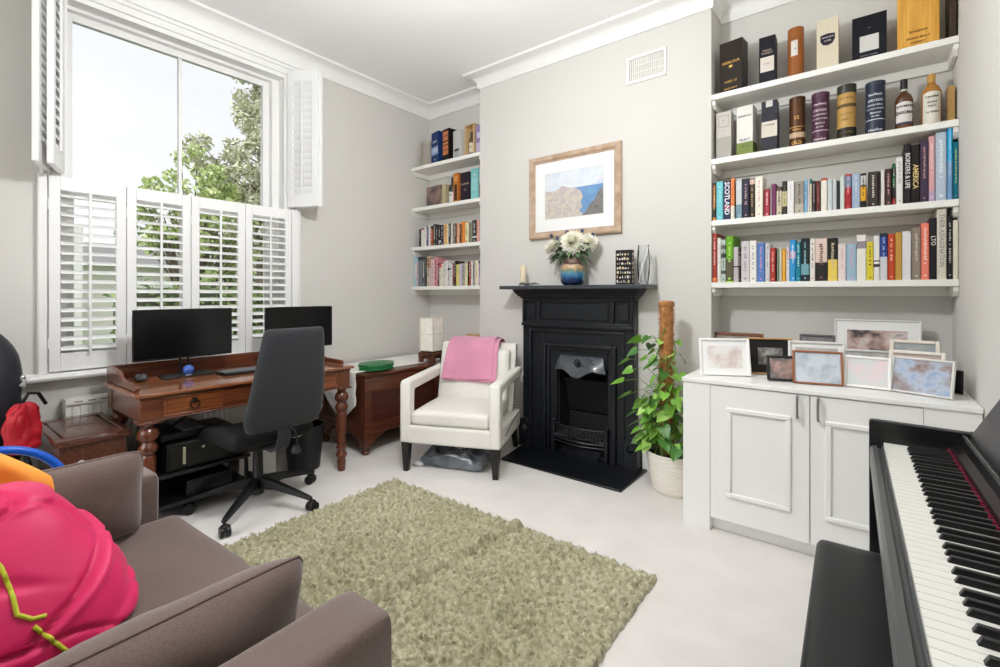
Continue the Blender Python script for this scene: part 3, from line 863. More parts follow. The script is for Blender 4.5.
lt = thing('lantern_lamp', 'square white paper lantern lamp with dark wooden feet on the chest', 'lamp', (-3.02, 2.90, KZ + 0.005), radians(8))
W_dk = mat('dark_teak', (62, 34, 20), 0.4, col2=(90, 52, 32), vscale=20)
b = MB().box(-0.085, 0.085, -0.085, 0.085, 0.055, 0.085).box(-0.07, 0.07, -0.07, 0.07, 0.085, 0.10)
b.prism([(-0.05, 0.03), (0.05, 0.03), (0.05, 0.055), (-0.05, 0.055)], -0.07, 0.07, 'y')
b.build('base', W_dk, lt, bevel=0.005)
for x in (-0.065, 0.065):
    for y in (-0.065, 0.065):
        MB().prism([(x - 0.02, 0.055), (x + 0.02, 0.055), (x + 0.016, 0.02), (x + 0.02, 0.0), (x - 0.02, 0.0), (x - 0.016, 0.02)], y - 0.018, y + 0.018, 'y').build('foot', W_dk, lt, bevel=0.004)
M_paper = mat('rice_paper', (240, 236, 226), 0.8, var=0.03, vscale=25, bump=0.2, bscale=60)
sh_ = MB(); hw = 0.07
for s_ in (-1, 1):
    sh_.box(-hw, hw, s_ * hw - 0.002, s_ * hw + 0.002, 0.10, 0.385).box(s_ * hw - 0.002, s_ * hw + 0.002, -hw, hw, 0.10, 0.385)
sh_.build('paper_shade', M_paper, lt, smooth=False)
fr = MB()
for x in (-hw, hw):
    for y in (-hw, hw):
        fr.box(x - 0.005, x + 0.005, y - 0.005, y + 0.005, 0.10, 0.388)
for z in (0.10, 0.245, 0.383):
    for s_ in (-1, 1):
        fr.box(-hw, hw, s_ * hw - 0.004, s_ * hw + 0.004, z, z + 0.005).box(s_ * hw - 0.004, s_ * hw + 0.004, -hw, hw, z, z + 0.005)
fr.build('shade_frame', mat('pale_cane', (214, 206, 186), 0.6), lt)
MB().cyl((0, 0, 0.1), (0, 0, 0.16), 0.018, 12).ball((0, 0, 0.19), 0.03, 12).build('bulb', mat('frosted_bulb', (236, 234, 228), 0.4), lt)
wt = thing('folded_table', 'pale wooden folded table leaning on the alcove wall behind the armchair', 'table', (-2.955, 3.345, 0), radians(0))
M_oak = mat('pale_oak', (196, 160, 118), 0.5, var=0.12, vscale=8, stretch=(8, 8, 1))
wm = MB(); wm.M = Matrix.Rotation(radians(-3), 4, 'X'); wm.box(-0.09, 0.09, -0.012, 0.012, 0.03, 0.835).build('table_top', M_oak, wt, bevel=0.004)
for x in (-0.08, 0.055):
    wm = MB(); wm.M = Matrix.Rotation(radians(-3), 4, 'X'); wm.box(x, x + 0.025, -0.03, -0.0125, 0.002, 0.80).build('leg', M_oak, wt, bevel=0.003)
# ---------------------------------------------------------------- armchair
M_arm = mat('ivory_leather', (226, 223, 216), 0.55, bump=0.12, bscale=90, bdist=0.002, var=0.015, vscale=4)
M_dleg = mat('espresso_leg', (26, 22, 20), 0.35)
AW = 0.71
ac = thing('armchair', 'cream leather armchair with open arms and stud trim beside the fireplace', 'armchair', (-2.195, 2.258, 0), radians(23.3))
# local: front edge y=0, back towards +y
def tap(z0, z1, x, y, s0, s1):
    m = MB(); m.hexa([(x - s0, y - s0, z0), (x + s0, y - s0, z0), (x + s0, y + s0, z0), (x - s0, y + s0, z0), (x - s1, y - s1, z1), (x + s1, y - s1, z1), (x + s1, y + s1, z1), (x - s1, y + s1, z1)])
    return m
for x, y in ((-0.318, 0.035), (0.318, 0.035)):
    tap(0, 0.205, x, y, 0.018, 0.029).build('leg', M_dleg, ac, bevel=0.003)
for x in (-0.30, 0.30):
    m = MB(); m.hexa([(x - 0.018, 0.70, 0), (x + 0.018, 0.70, 0), (x + 0.018, 0.735, 0), (x - 0.018, 0.735, 0), (x - 0.026, 0.60, 0.21), (x + 0.026, 0.60, 0.21), (x + 0.026, 0.652, 0.21), (x - 0.026, 0.652, 0.21)])
    m.build('leg', M_dleg, ac, bevel=0.003)
MB().soft(-AW / 2 + 0.001, AW / 2 - 0.001, 0.003, 0.66, 0.195, 0.325, 0.02, 10).build('seat_rail', M_arm, ac)
def sc_fn(p):
    q = p.copy()
    if p.z > 0.37: q.z += 0.022 * (1 - (p.x / 0.29) ** 2) * (1 - ((p.y - 0.30) / 0.34) ** 2)
    q.z += 0.002 * fbm((p.x, p.y, p.z), 9)
    return q
MB().soft(-0.2795, 0.2795, 0.004, 0.60, 0.322, 0.415, 0.03, 16, fn=sc_fn).build('seat_cushion', M_arm, ac)
for s_ in (-1, 1):
    # arm loop: front post, top rail sloping back
    x0, x1 = (s_ * AW / 2 - (0.075 if s_ > 0 else 0), s_ * AW / 2 + (0 if s_ > 0 else 0.075))
    poly = [(0.0, 0.20), (0.0, 0.60), (0.012, 0.618), (0.03, 0.624), (0.30, 0.632), (0.60, 0.640), (0.70, 0.646), (0.70, 0.575), (0.30, 0.560), (0.098, 0.552), (0.088, 0.54), (0.085, 0.31), (0.20, 0.31), (0.20, 0.20)]
    MB().prism(poly, x0, x1, 'x').build('arm', M_arm, ac, bevel=0.018, seg=3)
# back: outer shell and cushion, leaning
def lean(p, k=0.26):
    q = p.copy(); q.y += (p.z - 0.30) * k; return q
MB().soft(-0.312, 0.312, 0.545, 0.615, 0.22, 0.825, 0.02, 12, fn=lambda p: lean(p)).build('back_frame', M_arm, ac)
def bc(p):
    q = lean(p)
    q.y -= 0.03 * (1 - (p.x / 0.3) ** 2) * (1 - ((p.z - 0.6) / 0.3) ** 2)
    q.y += 0.004 * fbm((p.x * 1.3, 1, p.z), 6)
    return q
MB().soft(-0.28, 0.28, 0.455, 0.56, 0.40, 0.785, 0.035, 16, fn=bc).build('back_cushion', M_arm, ac)
for x in (-0.3135, 0.3135):
    st = MB()
    for k in range(24):
        z = 0.30 + 0.0215 * k
        st.ball(lean(Vector((x, 0.565, z))), 0.006, 6)
    st.build('studs', mat('dark_nail_head', (52, 48, 44), 0.35, metal=0.8), ac)
pp = MB().tube([(0.356, 0.62, 0.325), (0.357, 0.40, 0.30), (0.357, 0.14, 0.26)], 0.003, 6)
pp.build('piping', mat('dark_nail_head', (52, 48, 44), 0.35), ac)

# pink blanket folded over the back of the chair
M_pink = mat('pink_wool', (208, 140, 165), 0.95, bump=0.35, bscale=260, bdist=0.003, sheen=0.4, var=0.05, vscale=5)
pb_ = thing('blanket', 'pink folded blanket draped over the back of the armchair', 'blanket', (-2.195, 2.258, -0.038), radians(23.3))
def drape(name, x0, x1, off, zlow, zback, ph):
    path = [(0.43, zlow)]
    base = []
    for k in range(11):
        z = zlow + (0.80 - zlow) * k / 10
        y = 0.443 + (z - 0.30) * 0.26 - 0.034 * max(0, 1 - ((z - 0.6) / 0.3) ** 2) - off
        base.append((y, z))
    base += [(0.585 - off * 0.5, 0.842 + off), (0.61, 0.872 + off), (0.67, 0.886 + off), (0.735, 0.885 + off), (0.785 + off, 0.868 + off), (0.79 + off, 0.84), (0.785 + off, zback)]
    vs = []; fs = []; nx = 22
    for i, (y, z) in enumerate(base):
        for j in range(nx + 1):
            u = j / nx; x = x0 + (x1 - x0) * u
            wv = 0.005 * sin(u * 9 + ph + z * 4) + 0.004 * fbm((x * 3, z * 3, ph), 2)
            vs.append((x + 0.016 * fbm((0, z * 2 + ph, u * 0.5), 1.5) + (0.03 * (z - 0.6) if u < 0.2 else 0), y + wv * (1 if z < 0.83 else 0.3), z + wv * 0.4 + (0.006 * sin(u * 7 + ph) if i == 0 else 0)))
    for i in range(len(base) - 1):
        for j in range(nx):
            a = i * (nx + 1) + j
            fs.append((a, a + 1, a + nx + 2, a + nx + 1))
    o = MB().add(vs, fs).build(name, M_pink, pb_)
    s2 = o.modifiers.new('Solid', 'SOLIDIFY'); s2.thickness = 0.009; s2.offset = 0
    s3 = o.modifiers.new('Sub', 'SUBSURF'); s3.levels = 1; s3.render_levels = 1
    return o
drape('under_fold', -0.225, 0.20, 0.008, 0.585, 0.70, 0.5)
drape('upper_fold', -0.235, 0.165, 0.021, 0.60, 0.72, 2.0)

# dark plastic bundle under the armchair
pl_ = thing('plastic_bag', 'grey plastic bag with dark contents under the armchair', 'bag', (-2.30, 2.42, 0), radians(20))
def crump(p):
    q = p.copy(); n_ = fbm((p.x * 2, p.y * 2, p.z * 3), 5); q.x += 0.02 * n_; q.y += 0.02 * fbm((p.y * 3, p.x * 3, 4), 5); q.z = max(0.001, p.z * (1 + 0.5 * n_)); return q
MB().soft(-0.22, 0.24, -0.08, 0.14, 0.0, 0.10, 0.04, 18, fn=crump).build('film', mat('grey_plastic_film', (70, 76, 84), 0.18, col2=(120, 126, 132), vscale=9, coat=0.6), pl_)
MB().soft(-0.26, -0.19, -0.10, 0.02, 0.0, 0.06, 0.03, 12, fn=crump).build('white_corner', mat('white_film', (226, 228, 230), 0.3), pl_)
# ---------------------------------------------------------------- cast iron fireplace
M_cast = mat('black_cast_iron', (22, 25, 30), 0.36, bump=0.08, bscale=60, bdist=0.002, spec=0.5)
M_castd = mat('sooty_iron', (16, 16, 17), 0.7)
M_slate = mat('black_slate', (17, 19, 22), 0.28, bump=0.06, bscale=25)
fp = thing('fireplace', 'black cast iron fireplace with mantel shelf on the chimney breast', 'fireplace', (-1.717, YC, 0))
# local: x centred, y=0 at the wall, front towards -y
HW = 0.465
def px_(b, x0, x1, y0, y1, z0, z1): b.box(x0, x1, y0, y1, z0, z1)
b = MB()                                      # surround plate with the inner opening
b.box(-HW, -0.39, -0.075, 0, 0, 1.19).box(0.39, HW, -0.075, 0, 0, 1.19)
b.box(-0.39, 0.39, -0.075, 0, 0.95, 1.19)
b.box(-0.39, -0.285, -0.058, 0, 0, 0.95).box(0.285, 0.39, -0.058, 0, 0, 0.95).box(-0.285, 0.285, -0.058, 0, 0.835, 0.95)
b.build('surround', M_cast, fp, bevel=0.004)
def frame(m, x0, x1, z0, z1, w, y0, y1, bottom=True):
    m.box(x0, x0 + w, y0, y1, z0, z1); m.box(x1 - w, x1, y0, y1, z0, z1); m.box(x0 + w, x1 - w, y0, y1, z1 - w, z1)
    if bottom: m.box(x0 + w, x1 - w, y0, y1, z0, z0 + w)
f = MB()                                      # frieze with three raised panels
frame(f, -HW + 0.003, HW - 0.003, 0.985, 1.185, 0.022, -0.094, -0.07)
for x0, x1 in ((-0.325, -0.297), (0.297, 0.325)):
    f.box(x0, x1, -0.094, -0.07, 1.0, 1.17)
f.build('frieze_moulding', M_cast, fp, bevel=0.008, seg=3)
for x0, x1 in ((-0.430, -0.345), (-0.277, 0.277), (0.345, 0.430)):
    MB().box(x0, x1, -0.086, -0.07, 1.022, 1.148).build('frieze_panel', M_cast, fp, bevel=0.008, seg=3)
a = MB(); a.box(-HW - 0.002, HW + 0.002, -0.1, -0.07, 0.965, 0.99).box(-0.39, 0.39, -0.08, -0.055, 0.925, 0.95).box(-0.40, -0.385, -0.085, -0.055, 0.0, 0.955).box(0.385, 0.40, -0.085, -0.055, 0.0, 0.955)
a.build('surround_moulding', M_cast, fp, bevel=0.006, seg=3)
c = MB()                                      # cornice under the shelf
prof = [(-0.085, 1.178), (-0.096, 1.184), (-0.098, 1.194), (-0.110, 1.200), (-0.118, 1.214), (-0.128, 1.222), (-0.132, 1.236), (-0.140, 1.241), (-0.140, 1.252)]
for i in range(len(prof) - 1):
    (y0, z0), (y1, z1) = prof[i], prof[i + 1]
    e0 = -y0 - 0.085; e1 = -y1 - 0.085
    c.hexa([(-HW - e0, y0, z0), (HW + e0, y0, z0), (HW + e0, 0, z0), (-HW - e0, 0, z0), (-HW - e1, y1, z1 + 1e-4), (HW + e1, y1, z1 + 1e-4), (HW + e1, 0, z1 + 1e-4), (-HW - e1, 0, z1 + 1e-4)])
c.build('cornice', M_cast, fp, angle=20)
MB().box(-0.585, 0.600, -0.235, 0, 1.252, 1.280).build('mantel_shelf', mat('grey_black_paint', (58, 61, 66), 0.3), fp, bevel=0.004)
for s_ in (-1, 1):                            # plinth blocks with raised diamond
    p = MB().box(s_ * 0.445 - 0.052, s_ * 0.445 + 0.047, -0.095, 0, 0, 0.195)
    p.prism([(s_ * 0.445 - 0.052, 0.195), (s_ * 0.445 + 0.047, 0.195), (s_ * 0.445 + 0.03, 0.225), (s_ * 0.445 - 0.03, 0.225)], -0.085, 0, 'y')
    pb = p.build('plinth', M_cast, fp, bevel=0.004)
    x = s_ * 0.445
    d = MB(); d.add([(x - 0.035, -0.095, 0.15), (x, -0.095, 0.115), (x + 0.035, -0.095, 0.15), (x, -0.095, 0.185), (x, -0.112, 0.15)], [(0, 1, 4), (1, 2, 4), (2, 3, 4), (3, 0, 4)])
    d.build('boss', M_cast, pb, smooth=False)
i_ = MB()                                     # insert plate with nested edges
frame(i_, -0.278, 0.330, -0.0, 0.842, 0.028, -0.082, -0.03, bottom=False)
frame(i_, -0.250, 0.302, -0.0, 0.815, 0.026, -0.066, -0.03, bottom=False)
i_.box(-0.224, -0.165, -0.05, -0.02, 0, 0.79).box(0.256, 0.276, -0.05, -0.02, 0, 0.79).box(-0.165, 0.256, -0.05, -0.02, 0.665, 0.79)
i_.box(-0.165, 0.256, -0.05, -0.02, 0.0, 0.035)
i_.build('insert_plate', M_cast, fp, bevel=0.005)
# hood: curved canopy with scalloped lower edge
hx0, hx1 = -0.165, 0.262
vs = []; fs = []; NU, NV = 28, 12
for j in range(NV + 1):
    v_ = j / NV
    for i in range(NU + 1):
        u = i / NU
        xw = 0.035 * (1 - v_) ** 1.2
        x = (hx0 + xw) + (hx1 - hx0 - 2 * xw) * u
        low = 0.655 - 0.042 * sin(pi * u) ** 2 - 0.014 * cos(4 * pi * u)
        z = 0.755 + (low - 0.755) * v_
        y = -0.052 - 0.085 * sin(v_ * pi / 2) ** 1.1 * (sin(pi * (0.06 + 0.88 * u)) ** 0.6)
        if v_ > 0.85: y -= 0.006
        vs.append((x, y, z))
for j in range(NV):
    for i in range(NU):
        q = j * (NU + 1) + i
        fs.append((q, q + 1, q + NU + 2, q + NU + 1))
ho = MB().add(vs, fs).build('hood', mat('polished_iron', (70, 74, 80), 0.28, coat=0.4), fp)
sd = ho.modifiers.new('Solid', 'SOLIDIFY'); sd.thickness = 0.008
rg = MB().tube([(0.048 + 0.021 * cos(t), -0.118 - 0.002 * sin(t), 0.712 + 0.024 * sin(t)) for t in [2 * pi * k / 24 for k in range(24)]], 0.0055, 8, closed=True)
rg.ball((0.048, -0.112, 0.712), 0.012, 8, sc=(1, 0.5, 1)); rg.build('hood_ring', M_castd, ho)
bs = MB(); bs.ball((0.048, -0.142, 0.612), 0.015, 8, sc=(1.2, 0.6, 1)); bs.build('hood_boss', mat('polished_iron', (58, 61, 66)), ho)
# firebox
fb = MB(); X0, X1 = FX0 + 1.717, FX1 + 1.717
fb.box(X0 + 0.001, X0 + 0.012, -0.02, 0.225, 0.0, 0.655).box(X1 - 0.012, X1 - 0.001, -0.02, 0.225, 0, 0.655).box(X0, X1, 0.215, 0.235, 0, 0.655).box(X0, X1, -0.02, 0.225, 0.648, 0.658).box(X0, X1, -0.02, 0.225, 0.0, 0.006)
fb.build('firebox', M_castd, fp)
bk = MB(); bk.hexa([(X0 + 0.012, 0.13, 0.30), (X1 - 0.012, 0.13, 0.30), (X1 - 0.012, 0.215, 0.30), (X0 + 0.012, 0.215, 0.30), (X0 + 0.012, 0.04, 0.56), (X1 - 0.012, 0.04, 0.56), (X1 - 0.012, 0.215, 0.56), (X0 + 0.012, 0.215, 0.56)])
bk.box(X0 + 0.012, X1 - 0.012, 0.13, 0.215, 0.0, 0.29)
bk.build('fireback', M_castd, fp, bevel=0.004)
# grate
gt = MB()
def bow(u): return -0.075 - 0.05 * sin(pi * u)
gx0, gx1 = -0.172, 0.262
def rail(z, r, off=0.0):
    gt.tube([(gx0 + (gx1 - gx0) * k / 16, bow(k / 16) + off, z) for k in range(17)], r, 8)
rail(0.232, 0.007); rail(0.135, 0.009, -0.006); rail(0.108, 0.007, -0.004)
gt.build('grate_rail', mat('highlit_rail_iron', (44, 46, 50), 0.3, metal=0.4), fp)  # rail iron lightened to put the bars' highlights into the colour
for k in range(19):
    u = (k + 0.5) / 19; x = gx0 + (gx1 - gx0) * u
    MB().cyl((x, bow(u), 0.135), (x, bow(u), 0.232), 0.0035, 6).build('grate_bar', M_cast, fp)
bt = MB()
for k in range(15):
    x = gx0 + 0.02 + (gx1 - gx0 - 0.04) * k / 14
    bt.box(x - 0.006, x + 0.006, -0.085, 0.12, 0.148, 0.158)
for k in range(5):
    y = -0.09 + 0.045 * k
    bt.box(gx0 + 0.015, gx1 - 0.015, y - 0.005, y + 0.005, 0.146, 0.156)
bt.build('bottom_grate', mat('worn_iron', (92, 94, 98), 0.35, metal=0.6), fp)
ash = MB(); ash.prism([(gx0 + 0.06, 0.075), (gx1 - 0.04, 0.075), (gx1 - 0.07, 0.008), (gx0 + 0.09, 0.008)], -0.085, -0.055, 'y').box(0.0, 0.09, -0.092, -0.085, 0.035, 0.05)
ash.build('ash_door', M_cast, fp, bevel=0.004)
for s_ in (gx0, gx1):
    e = MB(); e.soft(s_ - 0.014, s_ + 0.014, -0.10, -0.04, 0.0, 0.245, 0.008, 5).ball((s_, -0.075, 0.252), 0.013, 8)
    e.build('grate_post', M_cast, fp)
ht = MB().prism([(-2.185, 3.182), (-2.11, 2.722), (-1.182, 2.722), (-1.182, 3.182)], 0.0, 0.014, 'z')
ho_ = tag(ht.build('hearth', M_slate, bevel=0.003), 'black slate hearth slab on the carpet before the fireplace', 'hearth')

# ---------------------------------------------------------------- framed coast picture
W_fr = mat('limed_wood_frame', (170, 142, 118), 0.45, col2=(200, 176, 152), vscale=10, stretch=(1.5, 4, 1.5))
pf = thing('framed_picture', 'wood framed seaside cliff picture with white mount above the mantel', 'picture', (-1.762, YC - 0.001, 1.98))
fw, fh = 0.392, 0.326
fm = MB()
def picframe(m, w, h, bw, y0, y1, mi=0):
    """mitred frame moulding"""
    pr = [(0, y1), (0, y0 * 0.75), (bw * 0.25, y0), (bw * 0.6, y0 * 0.9), (bw * 0.8, y0 * 0.6), (bw, y0 * 0.55), (bw, y1)]
    cs = [(-1, -1), (1, -1), (1, 1), (-1, 1)]
    vs = []; k = len(pr)
    for sx, sz in cs:
        for d, y in pr: vs.append((sx * (w - d), y, sz * (h - d)))
    fs = []
    for i in range(4):
        j = (i + 1) % 4
        for q in range(k):
            l = (q + 1) % k
            fs.append((i * k + q, j * k + q, j * k + l, i * k + l))
    m.add(vs, fs, mi)
picframe(fm, fw, fh, 0.055, -0.035, 0.0)
fm.build('frame', W_fr, pf, angle=20)
MB().box(-fw + 0.05, fw - 0.05, -0.016, -0.008, -fh + 0.05, fh - 0.05).build('mount', mat('white_mount', (250, 250, 248), 0.8), pf, smooth=False)
ax0, ax1, az0, az1 = -0.243, 0.252, -0.172, 0.178
art = MB(); y = -0.0165
AM = [photo_mat('painted_sky', [(206, 222, 238), (232, 236, 240), (190, 208, 232)], 7), photo_mat('painted_sea', [(96, 142, 190), (128, 170, 210)], 22),
      photo_mat('painted_cliff', [(176, 164, 152), (220, 210, 192), (192, 182, 184), (228, 216, 190)], 26), photo_mat('painted_rock', [(88, 92, 84), (134, 128, 128), (110, 116, 98)], 30),
      mat('mount_edge', (214, 212, 206), 0.8)]
def poly(pts, mi, dy):
    art.add([(ax0 + (ax1 - ax0) * u, y - dy, az0 + (az1 - az0) * v_) for u, v_ in pts], [tuple(range(len(pts)))], mi)
art.box(ax0 - 0.004, ax1 + 0.004, y, y + 0.001, az0 - 0.004, az1 + 0.004, 4)
poly([(0, 0.55), (1, 0.55), (1, 1), (0, 1)], 0, 0.0004)
poly([(0.3, 0), (1, 0), (1, 0.62), (0.3, 0.62)], 1, 0.0006)
poly([(0, 0), (0.72, 0), (0.60, 0.10), (0.66, 0.18), (0.63, 0.30), (0.67, 0.40), (0.62, 0.55), (0.55, 0.60), (0.42, 0.64), (0.3, 0.70), (0.2, 0.60), (0, 0.62)], 2, 0.0008)
poly([(0.64, 0), (1, 0), (1, 0.55), (0.92, 0.46), (0.86, 0.30), (0.78, 0.22), (0.72, 0.08)], 3, 0.0010)
art.build('print', AM, pf, smooth=False)
MB().box(-fw + 0.05, fw - 0.05, -0.0205, -0.0195, -fh + 0.05, fh - 0.05).build('glazing', glass_mat('picture_glass', ior=1.12), pf, smooth=False)

# ---------------------------------------------------------------- on the mantel shelf
MZ = 1.2805
# candle in a twisted silver holder
ch = thing('candle_holder', 'silver twig candle holder at the left end of the mantel', 'candle holder', (-2.125, 3.06, MZ))
M_pewter = mat('pewter', (132, 134, 136), 0.3, metal=0.9)
m = MB(); R = random.Random(2)
for k in range(11):
    a = R.uniform(0, 2 * pi); l = R.uniform(0.03, 0.08)
    c0 = Vector((R.uniform(-0.06, 0.09), R.uniform(-0.02, 0.02), 0.006))
    m.tube([c0, c0 + Vector((l * 0.4 * cos(a), l * 0.3 * sin(a), 0.012 + 0.012 * R.random())), c0 + Vector((l * cos(a), l * 0.4 * sin(a), 0.006))], 0.004, 6)
for k in range(9):
    c0 = Vector((-0.06 + 0.022 * k, R.uniform(-0.02, 0.015), 0.01 + 0.006 * R.random()))
    m.ball(c0, 0.012, 6, sc=(1.2, 0.7, 0.4))
m.build('twig_base', M_pewter, ch)
MB().lathe([(0.001, 0.012), (0.022, 0.012), (0.025, 0.018), (0.025, 0.022), (0.001, 0.022)], (-0.025, 0, 0), 16, cap=False).build('cup', M_pewter, ch)
cd = thing('candle', 'cream pillar candle standing in the silver twig holder', 'candle', (-2.150, 3.06, MZ + 0.0225))
MB().lathe([(0.001, 0), (0.025, 0), (0.0258, 0.002), (0.0258, 0.138), (0.023, 0.141), (0.001, 0.137)], n=20, cap=False).build('wax', mat('cream_wax', (240, 226, 196), 0.5), cd)
MB().cyl((0, 0, 0.134), (0.002, 0, 0.147), 0.0013, 6).build('wick', M_blk, cd)

vz = thing('vase', 'rounded glazed vase, dark blue rising to amber, on the mantel shelf', 'vase', (-1.705, 3.06, MZ))
M_glz = ramp_mat('dripped_glaze', [(0.0, (14, 22, 48)), (0.22, (18, 50, 96)), (0.42, (40, 116, 160)), (0.55, (96, 120, 96)), (0.64, (176, 140, 100)), (0.76, (196, 168, 136)), (0.82, (84, 50, 52)), (1.0, (150, 126, 108))], nscale=38, namp=0.13, z0=0, z1=0.19, rough=0.12, coat=0.8)
MB().lathe([(0.001, 0.0), (0.060, 0.0), (0.080, 0.012), (0.089, 0.032), (0.091, 0.07), (0.090, 0.118), (0.084, 0.140), (0.068, 0.156), (0.062, 0.163), (0.060, 0.182), (0.064, 0.196), (0.058, 0.196), (0.054, 0.165), (0.07, 0.13), (0.001, 0.06)], n=40, cap=False).build('body', M_glz, vz)
fl = thing('flower_bouquet', 'bunch of white chrysanthemums with blue thistles standing in the vase', 'flowers', (-1.705, 3.06, MZ + 0.16))
M_pet = mat('cream_petal', (243, 240, 218), 0.7, col2=(250, 249, 240), vscale=30)
M_gr = [mat('stem_leaf', (74, 104, 62), 0.6), mat('stem_leaf_pale', (112, 138, 96), 0.6)]
M_stm = mat('green_stem', (92, 118, 62), 0.6)
def mum(c, r, n, seed, d):
    R = random.Random(seed); m = MB(); d = Vector(d).normalized()
    up = Vector((0, 0, 1)) if abs(d.z) < 0.9 else Vector((1, 0, 0))
    u = d.cross(up).normalized(); w = d.cross(u)
    for k in range(n):
        f_ = (k + 0.5) / n; th = math.acos(1 - 1.35 * f_); ph = k * 2.39996
        dr = d * cos(th) + (u * cos(ph) + w * sin(ph)) * sin(th)
        tn = (u * -sin(ph) + w * cos(ph))
        nn = dr.cross(tn).normalized()
        L = r * (0.72 + 0.35 * f_) * R.uniform(0.88, 1.08); hw = r * 0.10
        p0 = Vector(c) + dr * r * 0.12; p1 = Vector(c) + dr * L * 0.6 + nn * 0.0; p2 = Vector(c) + dr * L + d * r * 0.10 * (1 - f_) 
        m.add([p0 - tn * hw * 0.4, p0 + tn * hw * 0.4, p1 + tn * hw, p1 - tn * hw, p2 + tn * hw * 0.35, p2 - tn * hw * 0.35], [(0, 1, 2, 3), (3, 2, 4, 5)])
    m.ball(c, r * 0.35, 8)
    return m
heads = [((0.035, -0.055, 0.150), 0.095, 170, (0.1, -0.85, 0.5)), ((-0.125, -0.03, 0.135), 0.078, 130, (-0.7, -0.5, 0.5)), ((0.135, -0.01, 0.150), 0.072, 120, (0.6, -0.6, 0.6)), ((-0.07, -0.01, 0.175), 0.045, 80, (-0.2, -0.5, 0.8)), ((-0.195, 0.0, 0.120), 0.055, 90, (-0.9, -0.2, 0.2))]
for i, (c, r, n, d) in enumerate(heads):
    mum(c, r, n, i, d).build('flower_head', M_pet, fl, smooth=False)
sm = MB()
for c, r, n, d in heads:
    sm.tube([(c[0] * 0.12, c[1] * 0.12 - 0.0, -0.08), (c[0] * 0.35, c[1] * 0.35, 0.05), c], 0.003, 6)
th = [(-0.165, -0.03, 0.215), (-0.035, -0.02, 0.232), (0.085, -0.01, 0.232), (-0.10, -0.05, 0.19), (0.165, 0.0, 0.2)]
for c in th:
    sm.tube([(c[0] * 0.1, c[1] * 0.1, -0.08), (c[0] * 0.5, c[1] * 0.5, 0.1), c], 0.002, 5)
sm.build('stem', M_stm, fl)
for c in th:
    t_ = MB().ball(c, 0.012, 8, sc=(1, 1, 1.25)); R = random.Random(3)
    for k in range(26):
        d = Vector((R.gauss(0, 1), R.gauss(0, 1), R.gauss(0, 1))).normalized()
        t_.tube([Vector(c) + d * 0.009, Vector(c) + d * 0.018], [0.0016, 0.0004], 4)
    t_.build('thistle', mat('thistle_blue', (70, 78, 104), 0.7), fl)
lv = MB(); R = random.Random(12)
def leafm(m, c, d, L, hw, seed, mi=0, droop=0.25):
    d = Vector(d).normalized(); s_ = d.cross(Vector((0, 0, 1)))
    s_ = s_.normalized() if s_.length > 0.05 else Vector((1, 0, 0))
    n_ = s_.cross(d); vs = []
    for t, w in ((0, 0.08), (0.15, 0.75), (0.35, 1.0), (0.6, 0.8), (0.82, 0.4), (1.0, 0.0)):
        p = Vector(c) + d * L * t - Vector((0, 0, droop * L * t * t))
        vs += [p - s_ * hw * w + n_ * hw * 0.25 * w, p - n_ * 0.0, p + s_ * hw * w + n_ * hw * 0.25 * w]
    fs = []
    for i in range(5):
        fs += [(i * 3, i * 3 + 1, i * 3 + 4, i * 3 + 3), (i * 3 + 1, i * 3 + 2, i * 3 + 5, i * 3 + 4)]
    m.add(vs, fs, mi)
for k in range(150):
    a = R.uniform(0, 2 * pi); rr = R.uniform(0.02, 0.13); z = R.uniform(0.03, 0.15)
    leafm(lv, (rr * cos(a), rr * sin(a) * 0.5 - 0.015, z), (cos(a), sin(a) * 0.6 - 0.3, R.uniform(-0.3, 0.7)), R.uniform(0.04, 0.08), R.uniform(0.014, 0.024), k, R.randrange(2), 0.5)
for c, d in (((-0.07, -0.03, 0.05), (-0.7, -0.3, -0.9)), ((0.08, -0.03, 0.08), (0.9, -0.2, -0.2)), ((0.07, -0.02, 0.04), (0.9, -0.1, -0.7)), ((-0.1, -0.02, 0.07), (-0.9, -0.2, -0.2))):
    leafm(lv, c, d, 0.085, 0.024, 1, 0, 0.3)
lv.build('leaves', M_gr, fl, smooth=True)

bb = thing('ornament_box', 'small black box patterned with white book spines on the mantel', 'ornament', (-1.300, 3.06, MZ), radians(8))
MB().box(-0.055, 0.055, -0.035, 0.035, 0, 0.235).build('box_body', mat('gloss_black_box', (20, 17, 16), 0.5, spec=0.3), bb, bevel=0.002)
pm = MB(); R = random.Random(8)
for r in range(7):
    z = 0.012 + r * 0.031; x = -0.046
    while x < 0.04:
        w = R.uniform(0.005, 0.016); h = R.uniform(0.008, 0.020)
        pm.box(x, min(x + w, 0.047), -0.0362, -0.034, z, z + h, R.randrange(3)); x += w + R.uniform(0.004, 0.012)
    y = -0.026
    while y < 0.02:
        w = R.uniform(0.008, 0.016)
        pm.box(0.054, 0.0562, y, y + w, z, z + R.uniform(0.014, 0.024), R.randrange(3)); y += w + 0.005
pm.build('printed_spines', [mat('print_white', (226, 222, 214), 0.5), mat('print_grey', (150, 144, 138), 0.5), mat('print_cream', (214, 196, 160), 0.5)], bb, smooth=False)

